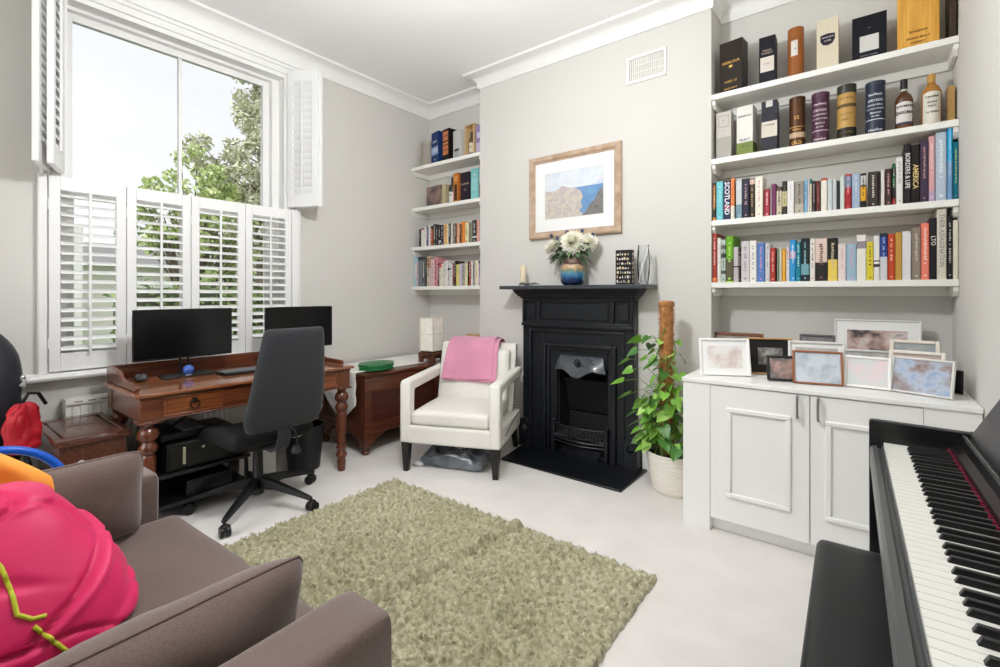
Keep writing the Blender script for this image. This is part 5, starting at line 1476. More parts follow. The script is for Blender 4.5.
def tube(label, x0, x1, h, z, col, grp, bands=(), text=(), tcol=(230, 226, 220), metal=0.0, rough=0.35, lid=None, y=3.30, square=None):
    r = (x1 - x0) / 2
    t = thing('bottle_tube', label, 'tube', ((x0 + x1) / 2, y, z), 0, grp)
    MB().lathe([(0.001, 0), (r, 0), (r, h), (r - 0.003, h + 0.001), (0.001, h + 0.001)], n=36, cap=False).build('tube_body', mat('tube_%d_%d_%d' % tuple(col), [c * 0.85 for c in col], rough, metal=metal, spec=0.35), t)
    if lid:
        MB().lathe([(0.001, h * lid[0]), (r + 0.0012, h * lid[0]), (r + 0.0012, h + 0.001), (r - 0.002, h + 0.003), (0.001, h + 0.003)], n=36, cap=False).build('tube_lid', mat('lid_%d_%d_%d' % tuple(lid[1]), lid[1], rough, metal=metal), t)
    MB().lathe([(r + 0.0008, 0), (r + 0.0012, 0.001), (r + 0.0012, 0.007), (r, 0.008)], n=36, cap=False).build('tube_rim', mat('tube_rim_metal', (110, 104, 96), 0.35, metal=0.7), t)
    for z0, z1, c in bands:
        MB().lathe([(r + 0.0003, h * z0), (r + 0.0006, h * z0), (r + 0.0006, h * z1), (r + 0.0003, h * z1)], n=36, cap=False).build('printed_band', cmat(c), t)
    if text: wrap_text(t, [(a, b * h, c) for a, b, c in text], r, tcol)
    return t
G1, G2 = 'boxed bottles on the right top shelf', 'bottles and tubes on the right second shelf'
Z1, Z2 = SH[0], SH[1]
GOLD = (206, 160, 76)
carton('dark brown carton with gold emblem, leftmost on the right top shelf', -0.742, -0.605, 0.335, Z1, (52, 40, 32), G1, d=0.10, rz=-8, panels=[(-0.13, 0.13, 0.50, 0.545, (226, 190, 96))], text=[('ABERLOUR', 0.60, 0.016), ('— —', 0.52, 0.01), ('AGED 12', 0.24, 0.014), ('SINGLE MALT', 0.11, 0.010)], tcol=GOLD)
carton('slim black carton with a cream label, right top shelf', -0.515, -0.428, 0.296, Z1, (34, 30, 44), G1, d=0.085, panels=[(-0.84, 0.84, 0.28, 0.58, (226, 216, 206))], text=[('NIKKA', 0.71, 0.012), ('WHISKY', 0.655, 0.012), ('PURE', 0.44, 0.010)], tcol=(170, 150, 140))
tube('plain tan leather-coloured tube with small white label, right top shelf', -0.372, -0.288, 0.314, Z1, (176, 104, 46), G1)
t_ = thing('bottle_tube', 'x', 'tube'); bpy.data.objects.remove(t_)
carton('cream carton with a dark shield badge, right top shelf', -0.222, -0.120, 0.296, Z1, (226, 216, 192), G1, d=0.095, text=[('~', 0.86, 0.01)], tcol=(196, 186, 160))
carton('wide black carton with a white square label, right top shelf', -0.060, 0.088, 0.25, Z1, (22, 24, 36), G1, d=0.10, panels=[(-0.55, 0.55, 0.22, 0.56, (220, 218, 214))], text=[('- o -', 0.72, 0.008), ('SCOTCH WHISKY', 0.13, 0.007)], tcol=(150, 150, 156))
M_pine = mat('varnished_pine', (206, 146, 44), 0.35, col2=(226, 172, 70), vscale=5, stretch=(14, 14, 0.7), coat=0.3)
wb_ = thing('wooden_bottle_box', 'tall varnished yellow pine bottle box at the right of the top shelf', 'wooden box', (0.212, 3.235, Z1), 0, G1)
MB().box(-0.079, 0.079, 0, 0.10, 0, 0.335).build('box_body', M_pine, wb_, bevel=0.003)
m = MB().box(-0.082, 0.082, -0.003, 0.012, 0.02, 0.33); m.build('sliding_front', M_pine, wb_, bevel=0.002)
face_text(wb_, [('Springbank', 0.095, 0.020), ('SINGLE MALT', 0.06, 0.012), ('WHISKY', 0.036, 0.012)], -0.06, 0.06, -0.0035, (138, 84, 26))
bx_ = carton('narrow dark brown carton seen edge-on against the right wall, top shelf', 0.328, 0.353, 0.36, Z1, (92, 74, 62), G1, y=3.215, d=0.16)

carton('pale silver carton with a clear lower half, leftmost on the right second shelf', -0.758, -0.672, 0.305, Z2, (206, 200, 192), G2, d=0.085, panels=[(-0.92, 0.92, 0.02, 0.47, (172, 168, 158)), (-0.66, -0.62, 0.68, 0.92, (130, 124, 118)), (0.62, 0.66, 0.68, 0.92, (130, 124, 118)), (-0.60, 0.60, 0.68, 0.688, (130, 124, 118)), (-0.60, 0.60, 0.912, 0.92, (130, 124, 118))], text=[('v', 0.81, 0.014), ('— —', 0.60, 0.008)], tcol=(110, 104, 98))
carton('white carton with a green base, right second shelf', -0.640, -0.548, 0.312, Z2, (236, 234, 228), G2, d=0.085, rz=-6, panels=[(-1, 1, 0.0, 0.28, (130, 148, 50))], text=[('LAPHROAIG', 0.80, 0.012), ('SELECT', 0.33, 0.014), ('ISLAY', 0.20, 0.010)], tcol=(84, 84, 80))
carton('dark slate carton with a cream band, right second shelf', -0.502, -0.418, 0.312, Z2, (58, 60, 72), G2, d=0.085, panels=[(-0.99, 0.99, 0.30, 0.60, (222, 212, 198)), (-0.42, 0.42, 0.88, 0.999, (214, 210, 206))], text=[('TALISKER', 0.53, 0.010)], tcol=(96, 90, 86))
tube('brown metallic tube with gold lettering, right second shelf', -0.364, -0.282, 0.308, Z2, (104, 68, 42), G2, metal=0.35, bands=[(0.22, 0.32, (206, 176, 146)), (0.42, 0.435, (206, 160, 100))], text=[('12', 0.6, 0.020), ('YEARS', 0.37, 0.012), ('OLD', 0.12, 0.02)], tcol=(226, 176, 96), lid=(0.93, (78, 50, 34)))
tube('purple tube with white lettering, right second shelf', -0.252, -0.165, 0.304, Z2, (94, 56, 78), G2, bands=[(0.27, 0.285, (214, 196, 204))], text=[('BenRiach', 0.78, 0.030), ('SPEYSIDE', 0.66, 0.014), ('SINGLE MALT', 0.58, 0.010), ('SCOTCH WHISKY', 0.50, 0.009), ('Matured', 0.42, 0.010), ('in oak', 0.35, 0.010), ('Heather', 0.12, 0.024)], tcol=(226, 206, 216), lid=(0.94, (86, 48, 72)))
tube('yellow tube with black lid and base, right second shelf', -0.130, -0.042, 0.316, Z2, (222, 176, 96), G2, bands=[(0.0, 0.24, (44, 48, 40)), (0.60, 0.66, (120, 96, 66))], text=[('18 YEARS', 0.155, 0.018), ('OLD', 0.07, 0.014), ('BALVENIE', 0.76, 0.011), ('SCOTCH', 0.48, 0.010), ('MALT', 0.38, 0.012)], tcol=(150, 116, 60), lid=(0.85, (52, 52, 44)))
tube('navy tube with white lettering beside the bottles, right second shelf', -0.003, 0.084, 0.300, Z2, (52, 60, 80), G2, bands=[(0.30, 0.315, (206, 210, 216))], text=[('BenRiach', 0.76, 0.030), ('SPEYSIDE', 0.65, 0.014), ('SINGLE MALT', 0.57, 0.010), ('SCOTCH WHISKY', 0.50, 0.009), ('Matured', 0.43, 0.010), ('in oak', 0.37, 0.010), ('Heather', 0.12, 0.024)], tcol=(214, 220, 228), lid=(0.94, (46, 54, 72)))
# labels that need their own shapes
def sub_label(o, name, shape_builder, m):
    return shape_builder.build(name, m, o, smooth=False)
for o in list(bpy.data.objects):
    l = o.get('label', '')
    if l.startswith('plain tan leather'):
        r = 0.042; m = MB(); n_ = 8
        vs = []; fs = []
        for i in range(n_ + 1):
            a = -0.42 + 0.84 * i / n_ - 0.1
            for z in (0.145, 0.235): vs.append(((r + 0.0006) * sin(a), -(r + 0.0006) * cos(a), z))
        for i in range(n_): fs.append((2 * i, 2 * i + 2, 2 * i + 3, 2 * i + 1))
        m.add(vs, fs).build('printed_label', cmat((226, 222, 216)), o)
        wrap_text(o, [('••', 0.225, 0.010), ('18', 0.185, 0.010)], r + 0.0008, (110, 90, 84))
    if l.startswith('cream carton with a dark shield'):
        m = MB().prism([(-0.034, 0.205), (-0.034, 0.172), (-0.022, 0.150), (0, 0.143), (0.022, 0.150), (0.034, 0.172), (0.034, 0.205), (0.0, 0.211)], -0.0006, 0.001, 'y')
        m.build('shield_badge', cmat((50, 38, 60)), o, smooth=False)
        face_text(o, [('GLENKINCHIE', 0.190, 0.012), ('12 YRS', 0.170, 0.008)], -0.034, 0.034, -0.0008, (226, 220, 210))
def bottle(label, x, h, r, z, glass, liquid, capc, lab, text, grp, neck=0.30, cap_h=0.055, capr=0.0155, shoulder=0.62, lab_rng=(0.14, 0.52), y=3.30, stripe=None):
    t = thing('spirit_bottle', label, 'bottle', (x, y, z), 0, grp)
    hs = h * shoulder
    prof = [(0.001, 0.0), (r * 0.94, 0.0), (r, 0.006), (r, hs * 0.96), (r * 0.97, hs), (r * 0.80, hs + 0.020), (r * 0.48, hs + 0.036), (0.0145, hs + 0.046), (0.0135, h - cap_h), (0.0145, h - cap_h + 0.006), (0.001, h - cap_h + 0.006)]
    MB().lathe(prof, n=32, cap=False).build('glass', glass, t)
    MB().lathe([(0.001, h - cap_h), (capr, h - cap_h), (capr, h - 0.003), (capr - 0.003, h), (0.001, h)], n=20, cap=False).build('cap', mat('cap_%d' % sum(capc), capc, 0.35), t)
    MB().lathe([(0.0146, h - cap_h - 0.022), (0.0152, h - cap_h - 0.021), (0.0152, h - cap_h - 0.002), (0.0146, h - cap_h)], n=20, cap=False).build('neck_band', cmat((210, 206, 200)), t)
    vs = []; fs = []; n_ = 16
    for i in range(n_ + 1):
        a = -1.0 + 2.0 * i / n_; top = h * lab_rng[1] + 0.010 * cos(a * 1.4)
        for zz in (h * lab_rng[0], top): vs.append(((r + 0.0008) * sin(a), -(r + 0.0008) * cos(a), zz))
    for i in range(n_): fs.append((2 * i, 2 * i + 2, 2 * i + 3, 2 * i + 1))
    MB().add(vs, fs).build('paper_label', cmat(lab), t)
    for z0, z1, c, nm_ in (stripe or []):
        vs = []; fs = []
        for i in range(n_ + 1):
            a = -1.0 + 2.0 * i / n_
            for zz in (h * z0, h * z1): vs.append(((r + 0.0013) * sin(a), -(r + 0.0013) * cos(a), zz))
        for i in range(n_): fs.append((2 * i, 2 * i + 2, 2 * i + 3, 2 * i + 1))
        MB().add(vs, fs).build(nm_, cmat(c), t)
    wrap_text(t, [(a, b * h, c) for a, b, c in text], r + 0.0016, (58, 54, 54))
    return t
M_amber = mat('amber_spirit', (150, 84, 22), 0.08, col2=(110, 58, 18), vscale=5, coat=0.8)
M_gold = mat('golden_spirit', (186, 128, 44), 0.08, col2=(150, 96, 30), vscale=5, coat=0.8)
M_dgl = mat('dark_spirit', (62, 34, 20), 0.08, col2=(120, 70, 28), vscale=6, coat=0.8)
bottle('dark amber bottle with black cap and white label, right second shelf', 0.160, 0.288, 0.0385, Z2, M_dgl, None, (28, 24, 26), (226, 220, 216), [('BOWMORE', 0.47, 0.012), ('ENIGMA', 0.355, 0.016)], G2, stripe=[(0.14, 0.18, (62, 66, 88), 'blue_stripe'), (0.33, 0.335, (90, 84, 80), 'label_line')])
bottle('golden whisky bottle with gold cap, rightmost on the second shelf', 0.268, 0.284, 0.040, Z2, M_gold, None, (196, 150, 72), (228, 222, 208), [('Clynelish', 0.56, 0.014), ('SINGLE', 0.46, 0.009), ('MALT', 0.39, 0.009), ('14 YEARS', 0.28, 0.009)], G2, lab_rng=(0.08, 0.62), shoulder=0.68, cap_h=0.045, capr=0.0165)
carton('narrow amber carton beyond the golden bottle against the right wall', 0.326, 0.352, 0.19, Z2, (176, 140, 84), G2, y=3.25, d=0.09)
G3, G4 = 'boxes on the left top shelf', 'boxes on the left second shelf'
def lc(label, x0, x1, h, z, col, g, **k):
    return carton(label, x0, x1, h, z, col, g, **k)
tube('grey-beige cork textured tube, leftmost on the left top shelf', -3.545, -3.405, 0.255, Z1 - 0.0, (186, 178, 166), G3, y=3.29, lid=(0.9, (170, 162, 150)))
lc('blue carton with white cloud print, left top shelf', -3.392, -3.262, 0.318, Z1, (32, 70, 140), G3, d=0.12, rz=-14, panels=[(-0.95, 0.95, 0.30, 0.55, (150, 178, 214)), (-0.6, 0.8, 0.38, 0.5, (214, 222, 236))], text=[('OBAN', 0.7, 0.02), ('14', 0.15, 0.02)], tcol=(226, 232, 240))
lc('black carton with orange lettered stripes, left top shelf', -3.232, -3.130, 0.318, Z1, (38, 30, 28), G3, d=0.10, rz=-10, panels=[(-0.85, 0.85, 0.64, 0.92, (206, 128, 84)), (-0.85, 0.85, 0.22, 0.50, (206, 128, 84)), (-0.85, 0.85, 0.53, 0.60, (206, 140, 96))], text=[('COPPER', 0.78, 0.018), ('DOG', 0.36, 0.022)], tcol=(60, 40, 34))
lc('silver white carton with a small dark cut-out, left top shelf', -3.092, -2.985, 0.275, Z1, (206, 206, 202), G3, d=0.10, rz=-12, panels=[(-0.6, 0.75, 0.03, 0.26, (166, 176, 176)), (-0.6, 0.75, 0.28, 0.36, (70, 70, 70))])
ow = thing('open_wooden_box', 'open pale wooden box holding a small bottle, left top shelf', 'wooden box', (-2.878, 3.235, Z1), radians(-6), G3)
M_pine2 = mat('pale_box_wood', (206, 176, 128), 0.5, var=0.08, vscale=6, stretch=(10, 10, 1))
m = MB().box(-0.062, 0.062, 0.075, 0.085, 0, 0.295).box(-0.062, -0.052, 0, 0.085, 0, 0.295).box(0.052, 0.062, 0, 0.085, 0, 0.295).box(-0.062, 0.062, 0, 0.085, 0, 0.01).box(-0.062, 0.062, 0, 0.085, 0.285, 0.295)
m.build('box_shell', M_pine2, ow, bevel=0.002)
bottle('small bottle standing inside the open pale wooden box', -2.876, 0.225, 0.03, Z1 + 0.0102, mat('brown_glass', (86, 60, 34), 0.1, coat=0.6), None, (50, 44, 40), (222, 210, 186), [('RUM', 0.35, 0.012)], G3, y=3.275, lab_rng=(0.12, 0.5))
lc('lavender printed carton at the right end of the left top shelf', -2.798, -2.712, 0.265, Z1, (150, 134, 176), G3, d=0.09, panels=[(-0.9, 0.9, 0.1, 0.4, (196, 186, 206)), (-0.7, 0.6, 0.55, 0.75, (206, 200, 216))])
fr_ = thing('printed_box', 'square box printed with a dark cloudy picture, left second shelf', 'box', (-3.345, 3.245, Z2), radians(-3), G4)
MB().box(-0.115, 0.115, 0, 0.05, 0, 0.205).build('box_body', mat('box_cream_side', (206, 196, 166), 0.6), fr_, bevel=0.002)
MB().box(-0.114, 0.114, -0.0008, 0.001, 0.001, 0.204).build('printed_panel', photo_mat('cloudy_print', [(40, 36, 40), (92, 80, 82), (150, 122, 106), (60, 54, 60)], 9), fr_, smooth=False)
lc('narrow sand-coloured carton beside the cloudy picture box, left second shelf', -3.226, -3.188, 0.20, Z2, (196, 186, 146), G4, d=0.07)
bottle('black wine bottle with white label, left second shelf', -3.132, 0.262, 0.038, Z2, mat('black_glass', (22, 18, 18), 0.08, coat=0.8), None, (30, 24, 26), (222, 218, 212), [('PORT', 0.33, 0.012)], G4, lab_rng=(0.08, 0.42), y=3.285)
lc('orange carton with a dark bottle picture, left second shelf', -3.085, -3.010, 0.282, Z2, (196, 116, 46), G4, d=0.09, rz=-10, panels=[(-0.55, 0.55, 0.10, 0.62, (70, 44, 28)), (-0.8, 0.8, 0.72, 0.9, (220, 150, 80))])
lc('dark plum carton with gold letters, left second shelf', -2.992, -2.872, 0.272, Z2, (50, 34, 54), G4, d=0.09, rz=-5, text=[('DALMORE', 0.6, 0.018), ('15', 0.4, 0.02)], tcol=(196, 170, 130))
lc('light turquoise carton, left second shelf', -2.858, -2.766, 0.288, Z2, (132, 198, 196), G4, d=0.09, panels=[(-0.7, 0.7, 0.3, 0.7, (150, 208, 206))], text=[('GIN', 0.8, 0.016)], tcol=(226, 240, 238))
lc('vermilion and white carton at the right end of the left second shelf', -2.752, -2.705, 0.345, Z2, (206, 74, 44), G4, d=0.09, panels=[(-0.99, 0.99, 0.42, 0.80, (232, 228, 222))])
# ---------------------------------------------------------------- digital piano along the right wall
M_pno = mat('satin_black_piano', (20, 20, 21), 0.28, spec=0.5)
M_pgl = mat('gloss_black_piano', (12, 12, 13), 0.3)
M_ivory = mat('white_key', (222, 221, 214), 0.3)
M_ebony = mat('black_key', (20, 20, 21), 0.32)
M_felt = mat('red_felt', (128, 24, 54), 0.95)
# local: x from the key fronts towards the wall, y along the keyboard with the far end at 0, keys at z = 0.73
pn = thing('digital_piano', 'black upright digital piano with open keyboard along the right wall', 'piano', (0.0445, 1.955, 0.01), radians(1.2))
LEN = 1.29
KT = 0.73
EB = 0.285                                   # back of the case
b = MB()
b.box(-0.004, EB, -LEN, 0.0, 0.63, 0.700)                      # key bed
b.box(0.172, EB, -LEN, 0.0, 0.700, 0.742)
b.build('key_bed', M_pno, pn, bevel=0.003)
ks = MB(); ks.prism([(-0.034, 0.655), (-0.034, 0.708), (-0.028, 0.716), (-0.016, 0.717), (-0.014, 0.709), (-0.006, 0.709), (-0.004, 0.72), (-0.001, 0.72), (-0.001, 0.655)], -LEN, 0.0, 'y')
ks.build('key_slip', mat('reflection_grey_satin', (76, 78, 78), 0.3), pn, angle=20)  # black slip coloured grey to stand for reflections on its top
for y0, y1, nm_ in ((0.0, 0.030, 0), (-LEN - 0.03, -LEN, 1)):
    c = MB(); c.prism([(-0.036, 0.64), (-0.036, 0.792), (-0.030, 0.798), (0.20, 0.793), (0.235, 0.80), (EB, 0.86), (EB, 0.64)], y0, y1, 'y')
    c.box(0.13, EB, y0, y1, -0.01, 0.64)
    c.prism([(-0.036, 0.64), (0.05, 0.64), (0.05, 0.60), (0.02, 0.52), (0.012, 0.03), (-0.034, 0.03)], y0, y1, 'y')
    c.prism([(-0.05, -0.01), (-0.05, 0.03), (-0.04, 0.045), (EB, 0.045), (EB, -0.01)], y0, y1, 'y')
    c.build('side_panel', M_pno, pn, bevel=0.0025)
MB().box(EB - 0.02, EB, -LEN, 0, 0.05, 0.63).build('back_panel', M_pno, pn, smooth=False)
pdl = MB().box(0.10, 0.22, -LEN / 2 - 0.16, -LEN / 2 + 0.16, -0.01, 0.11); pdl.build('pedal_box', M_pno, pn, bevel=0.004)
for k in (-1, 0, 1):
    MB().soft(0.0, 0.11, -LEN / 2 + 0.08 * k - 0.014, -LEN / 2 + 0.08 * k + 0.014, 0.045, 0.055, 0.004, 4).build('pedal', mat('brass_pedal', (196, 160, 90), 0.25, metal=1.0), pn)
# 88 keys: the far end is the top of the keyboard (highest note first)
nw = 52; kw = LEN / nw
wk0 = None
white_idx = 0
notes = []                                   # from the far end: C8 downwards
names = ['C', 'B', 'A#', 'A', 'G#', 'G', 'F#', 'F', 'E', 'D#', 'D', 'C#']
for n_ in range(88):
    notes.append(names[n_ % 12])
def wkey():
    m = MB().soft(0.0, 0.150, -kw + 0.0004, -0.0004, KT - 0.022, KT, 0.0007, 3)
    m.box(0.0015, 0.150, -kw + 0.001, -0.001, KT - 0.03, KT - 0.021)
    return m
def bkey():
    m = MB(); hw = 0.0055
    m.hexa([(0.052, -hw - 0.0008, KT - 0.004), (0.152, -hw - 0.0008, KT - 0.004), (0.152, hw + 0.0008, KT - 0.004), (0.052, hw + 0.0008, KT - 0.004), (0.059, -hw + 0.0012, KT + 0.0115), (0.152, -hw + 0.0012, KT + 0.0115), (0.152, hw - 0.0012, KT + 0.0115), (0.059, hw - 0.0012, KT + 0.0115)])
    return m
bk0 = None; w_i = 0
off = {'A#': 0.0, 'G#': 0.0, 'F#': 0.0, 'D#': 0.0, 'C#': 0.0}
for nt_ in notes:
    if '#' not in nt_:
        if wk0 is None:
            wk0 = wkey().build('white_key', M_ivory, pn); o = wk0
        else:
            o = wk0.copy(); COL.objects.link(o); o.parent = pn
        o.location = (0, -w_i * kw, 0); w_i += 1
    else:
        if bk0 is None:
            bk0 = bkey().build('black_key', M_ebony, pn, bevel=0.0012); o = bk0
        else:
            o = bk0.copy(); COL.objects.link(o); o.parent = pn
        sh_o = {'A#': 0.0038, 'G#': 0.0, 'F#': -0.0038, 'D#': 0.0030, 'C#': -0.0030}[nt_]
        o.location = (0, -w_i * kw + sh_o, 0)
fm_ = MB(); R = random.Random(4)
fm_.box(0.151, 0.1535, -LEN, 0, KT - 0.02, KT + 0.001)
for k in range(88):
    y = -0.005 - k * (LEN - 0.01) / 88
    fm_.box(0.1495, 0.155, y - 0.0042, y, KT + 0.002, KT + 0.0105 + 0.0015 * (k % 2))
fm_.build('felt_strip', M_felt, pn)
# fallboard ledge, control strip and music desk rising to the wall
fb_ = MB(); fb_.prism([(0.1535, KT + 0.004), (0.158, KT + 0.020), (0.178, KT + 0.026), (0.182, KT + 0.050), (0.192, KT + 0.055), (0.20, KT + 0.052), (0.20, KT - 0.02), (0.1535, KT - 0.02)], -LEN, 0, 'y')
fb_.build('fallboard', M_pno, pn, angle=20)
rl = MB().tube([(0.186, -0.002, KT + 0.0555), (0.186, -LEN + 0.002, KT + 0.0555)], 0.0022, 6); rl.build('trim_strip', mat('piano_trim', (120, 122, 124), 0.25, metal=0.7), pn)
md = MB(); md.prism([(0.196, KT + 0.050), (0.204, KT + 0.045), (EB + 0.0, KT + 0.205), (EB - 0.010, KT + 0.205)], -LEN, -0.004, 'y')
md.build('music_desk', M_pgl, pn, bevel=0.002)
ld = MB(); ld.prism([(0.208, KT + 0.04), (0.219, KT + 0.050), (0.219, KT + 0.068), (0.208, KT + 0.062)], -LEN, -0.06, 'y'); ld.build('music_ledge', M_pgl, pn, bevel=0.002)
tp = MB().box(EB - 0.03, EB + 0.0, -LEN - 0.03, 0.03, 0.64, 0.86)
tp.build('top_case', M_pno, pn, bevel=0.003)
hg = MB().tube([(0.20, -0.003, KT + 0.050), (0.206, -0.003, KT + 0.064), (0.222, -0.003, KT + 0.066)], 0.003, 8); hg.build('desk_hinge', M_chrome, pn)
# bench
bn_ = thing('piano_bench', 'black padded piano bench partly under the keyboard', 'bench', (0.056, 1.395, 0), radians(1.2))
def bs_fn(p):
    q = p.copy()
    if q.z > 0.44: q.z += 0.006 * (1 - (p.x / 0.17) ** 2) * (1 - (p.y / 0.4) ** 2)
    return q
MB().soft(-0.17, 0.17, -0.395, 0.395, 0.395, 0.458, 0.022, 14, fn=bs_fn).build('cushion', mat('black_vinyl', (24, 26, 28), 0.42, bump=0.1, bscale=400), bn_)
MB().box(-0.15, 0.15, -0.37, 0.37, 0.335, 0.395).build('frame', M_pno, bn_, bevel=0.004)
for x in (-0.13, 0.13):
    for y in (-0.35, 0.35):
        MB().hexa([(x - 0.016, y - 0.016, 0), (x + 0.016, y - 0.016, 0), (x + 0.016, y + 0.016, 0), (x - 0.016, y + 0.016, 0), (x - 0.022, y - 0.022, 0.34), (x + 0.022, y - 0.022, 0.34), (x + 0.022, y + 0.022, 0.34), (x - 0.022, y + 0.022, 0.34)]).build('leg', M_pno, bn_, bevel=0.003)
# ---------------------------------------------------------------- sofa
M_sofa = mat('mauve_brown_weave', (88, 71, 66), 0.92, col2=(102, 84, 78), vscale=260, bump=0.35, bscale=420, bdist=0.0015, sheen=0.35)
sf = thing('sofa', 'small mauve brown fabric sofa with loose side cushions in the foreground', 'sofa', (-2.105, 0.565, 0), radians(1.8))
# local: x along the sofa, y=0 at the arm fronts, back towards -y
SW, SD = 1.372, 0.86
AWd = 0.15
def fab(p, a=0.003, s=6):
    q = p.copy(); q.z += a * fbm((p.x, p.y, p.z), s); q.y += a * 0.6 * fbm((p.y, p.z, p.x + 5), s); return q
for x0, x1 in ((0, AWd), (SW - AWd, SW)):
    MB().soft(x0, x1, -SD, 0, 0.07, 0.592, 0.022, 12, fn=fab).build('arm', M_sofa, sf)
MB().soft(0.02, SW - 0.02, -SD - 0.06, -SD + 0.14, 0.07, 0.79, 0.04, 12, fn=fab).build('back', M_sofa, sf)
MB().box(0.04, SW - 0.04, -SD, -0.012, 0.08, 0.30).build('base', M_sofa, sf, bevel=0.015)
def seat_fn2(p):
    q = p.copy()
    if p.z > 0.38:
        u = (p.x - SW / 2) / 0.54; v_ = (p.y + 0.36) / 0.42
        q.z += 0.018 * (1 - min(1, u * u)) * (1 - min(1, v_ * v_))
        q.z += 0.004 * fbm((p.x, p.y, 0), 5) - 0.004 * math.exp(-((p.y + 0.17 + 0.05 * (p.x - 0.6)) / 0.02) ** 2)
    q.y += 0.006 * fbm((p.x, p.z, 3), 4)
    return q
MB().soft(AWd + 0.001, SW - AWd - 0.001, -SD + 0.12, 0.055, 0.285, 0.44, 0.035, 26, fn=seat_fn2).build('seat_cushion', M_sofa, sf)
for x in (0.08, SW - 0.08):
    for y in (-0.07, -SD + 0.07):
        MB().lathe([(0.001, 0), (0.018, 0), (0.026, 0.08), (0.001, 0.08)], (x, y, 0), 14, cap=False).build('foot', M_dleg, sf)
def cushion(label, loc, rz, tilt, w, h, t, seed, group='loose cushions on the sofa'):
    c = thing('scatter_cushion', label, 'cushion', loc, rz, group)
    M = Matrix.Rotation(tilt, 4, 'X')
    MB().pillow(w, h, t, 26, seed=seed, wr=0.012, M=M).build('cover', M_sofa, c, weld=False, angle=180)
    s_ = MB(); pts = []
    edge = [(-1 + 2 * k / 24, -1) for k in range(24)] + [(1, -1 + 2 * k / 24) for k in range(24)] + [(1 - 2 * k / 24, 1) for k in range(24)] + [(-1, 1 - 2 * k / 24) for k in range(24)]
    for u, v_ in edge:
        u = sin(u * pi / 2); v_ = sin(v_ * pi / 2)
        pts.append(M @ Vector((u * w / 2 * (1 - 0.06 * v_ ** 6 - 0.03 * (1 - v_ * v_)), 0, h / 2 + v_ * h / 2 * (1 - 0.06 * u ** 6 - 0.03 * (1 - u * u)))))
    s_.tube(pts, 0.0045, 6, closed=True); s_.build('piping', M_sofa, c)
    return c
# leaning on the far arm (faces +x) and on the near arm (faces -x)
cushion('mauve brown cushion leaning on the far sofa arm by the wooden box', (-1.862, 0.235, 0.447), radians(91.8), radians(4), 0.52, 0.27, 0.17, 1)
cushion('mauve brown cushion leaning on the near sofa arm at the bottom of the view', (-1.035, 0.285, 0.450), radians(-88.2), radians(-14), 0.56, 0.195, 0.16, 5)

# ---------------------------------------------------------------- bags on the sofa
M_mag = mat('magenta_nylon', (192, 8, 80), 0.55, col2=(206, 12, 90), vscale=6, sheen=0.1, bump=0.06, bscale=200)
M_lime = mat('lime_piping', (176, 182, 40), 0.6)
M_org = mat('orange_nylon', (240, 158, 62), 0.55, var=0.03, vscale=6)
bag = thing('duffel_bag', 'large magenta fabric bag with lime green piping slumped on the sofa', 'bag', (-1.53, 0.105, 0.452), radians(0))
def bag_pt(t, a):
    # t: 0 base .. 1 crown; the bag narrows and slumps backwards as it rises
    if t < 0.84:
        s_ = 1.0 - 0.46 * (t / 0.84) ** 2.0; z = 0.282 * t / 0.84
    else:
        q = (t - 0.84) / 0.16; s_ = 0.54 * max(0.0, cos(q * pi / 2)) ** 0.85; z = 0.282 + 0.042 * sin(q * pi / 2)
    e = 0.66
    cx = math.copysign(abs(cos(a)) ** e, cos(a)); sy = math.copysign(abs(sin(a)) ** e, sin(a))
    base = 1.0 - 0.05 * math.exp(-(t / 0.03) ** 2)
    p = Vector(((0.222 if cx > 0 else 0.155) * cx * s_ * base - 0.06 * t, 0.245 * sy * s_ * base + 0.02 - 0.02 * t, z))
    d = Vector((cos(a), sin(a), 0.25 + 0.4 * t)).normalized()
    # broad soft swags with a few sharp diagonal creases
    w1 = fbm((p.x + p.z * 0.5, p.y - p.z * 0.4, p.z * 0.8), 4.0, 2)
    v1 = noise.noise(Vector((p.x * 3.2 + p.z * 7 + 2, p.y * 4 - p.z * 4.5, p.z * 1.5 + 4)))
    v2 = noise.noise(Vector((p.x * 6 - p.z * 5, p.y * 5 + p.z * 8, p.z * 2 + 9)))
    k = 0.014 * w1 - 0.016 * math.exp(-(v1 / 0.05) ** 2) + 0.010 * math.exp(-((v1 - 0.14) / 0.09) ** 2) - 0.008 * math.exp(-(v2 / 0.05) ** 2)
    q = p + d * k * (1 if t > 0.02 else 0.3)
    q.z = max(0.0, q.z)
    return q
NA, NT = 120, 70
vs = [tuple(bag_pt(i / NT, 2 * pi * k / NA)) for i in range(NT + 1) for k in range(NA)]
fs = [(i * NA + k, i * NA + (k + 1) % NA, (i + 1) * NA + (k + 1) % NA, (i + 1) * NA + k) for i in range(NT) for k in range(NA)] + [tuple(range(NA - 1, -1, -1))]
bo = MB().add(vs, fs).build('body', M_mag, bag, angle=180)
def seam(ta):
    pts = []
    for t, a in ta:
        p = bag_pt(t, radians(a)); d = Vector((cos(radians(a)), sin(radians(a)), 0.3)).normalized()
        pts.append(p + d * 0.002)
    return pts
def lerp_path(keys, n=14):
    out = []
    for (t0, a0), (t1, a1) in zip(keys[:-1], keys[1:]):
        out += [(t0 + (t1 - t0) * k / n, a0 + (a1 - a0) * k / n) for k in range(n)]
    return out + [keys[-1]]
for keys in ([(0.70, 0), (0.62, 2), (0.50, 3), (0.36, 3), (0.31, 6), (0.30, 10)], [(0.27, 6), (0.18, 9), (0.08, 13), (0.01, 16)]):
    MB().tube(seam(lerp_path(keys)), 0.0042, 8).build('piping', M_lime, bag)
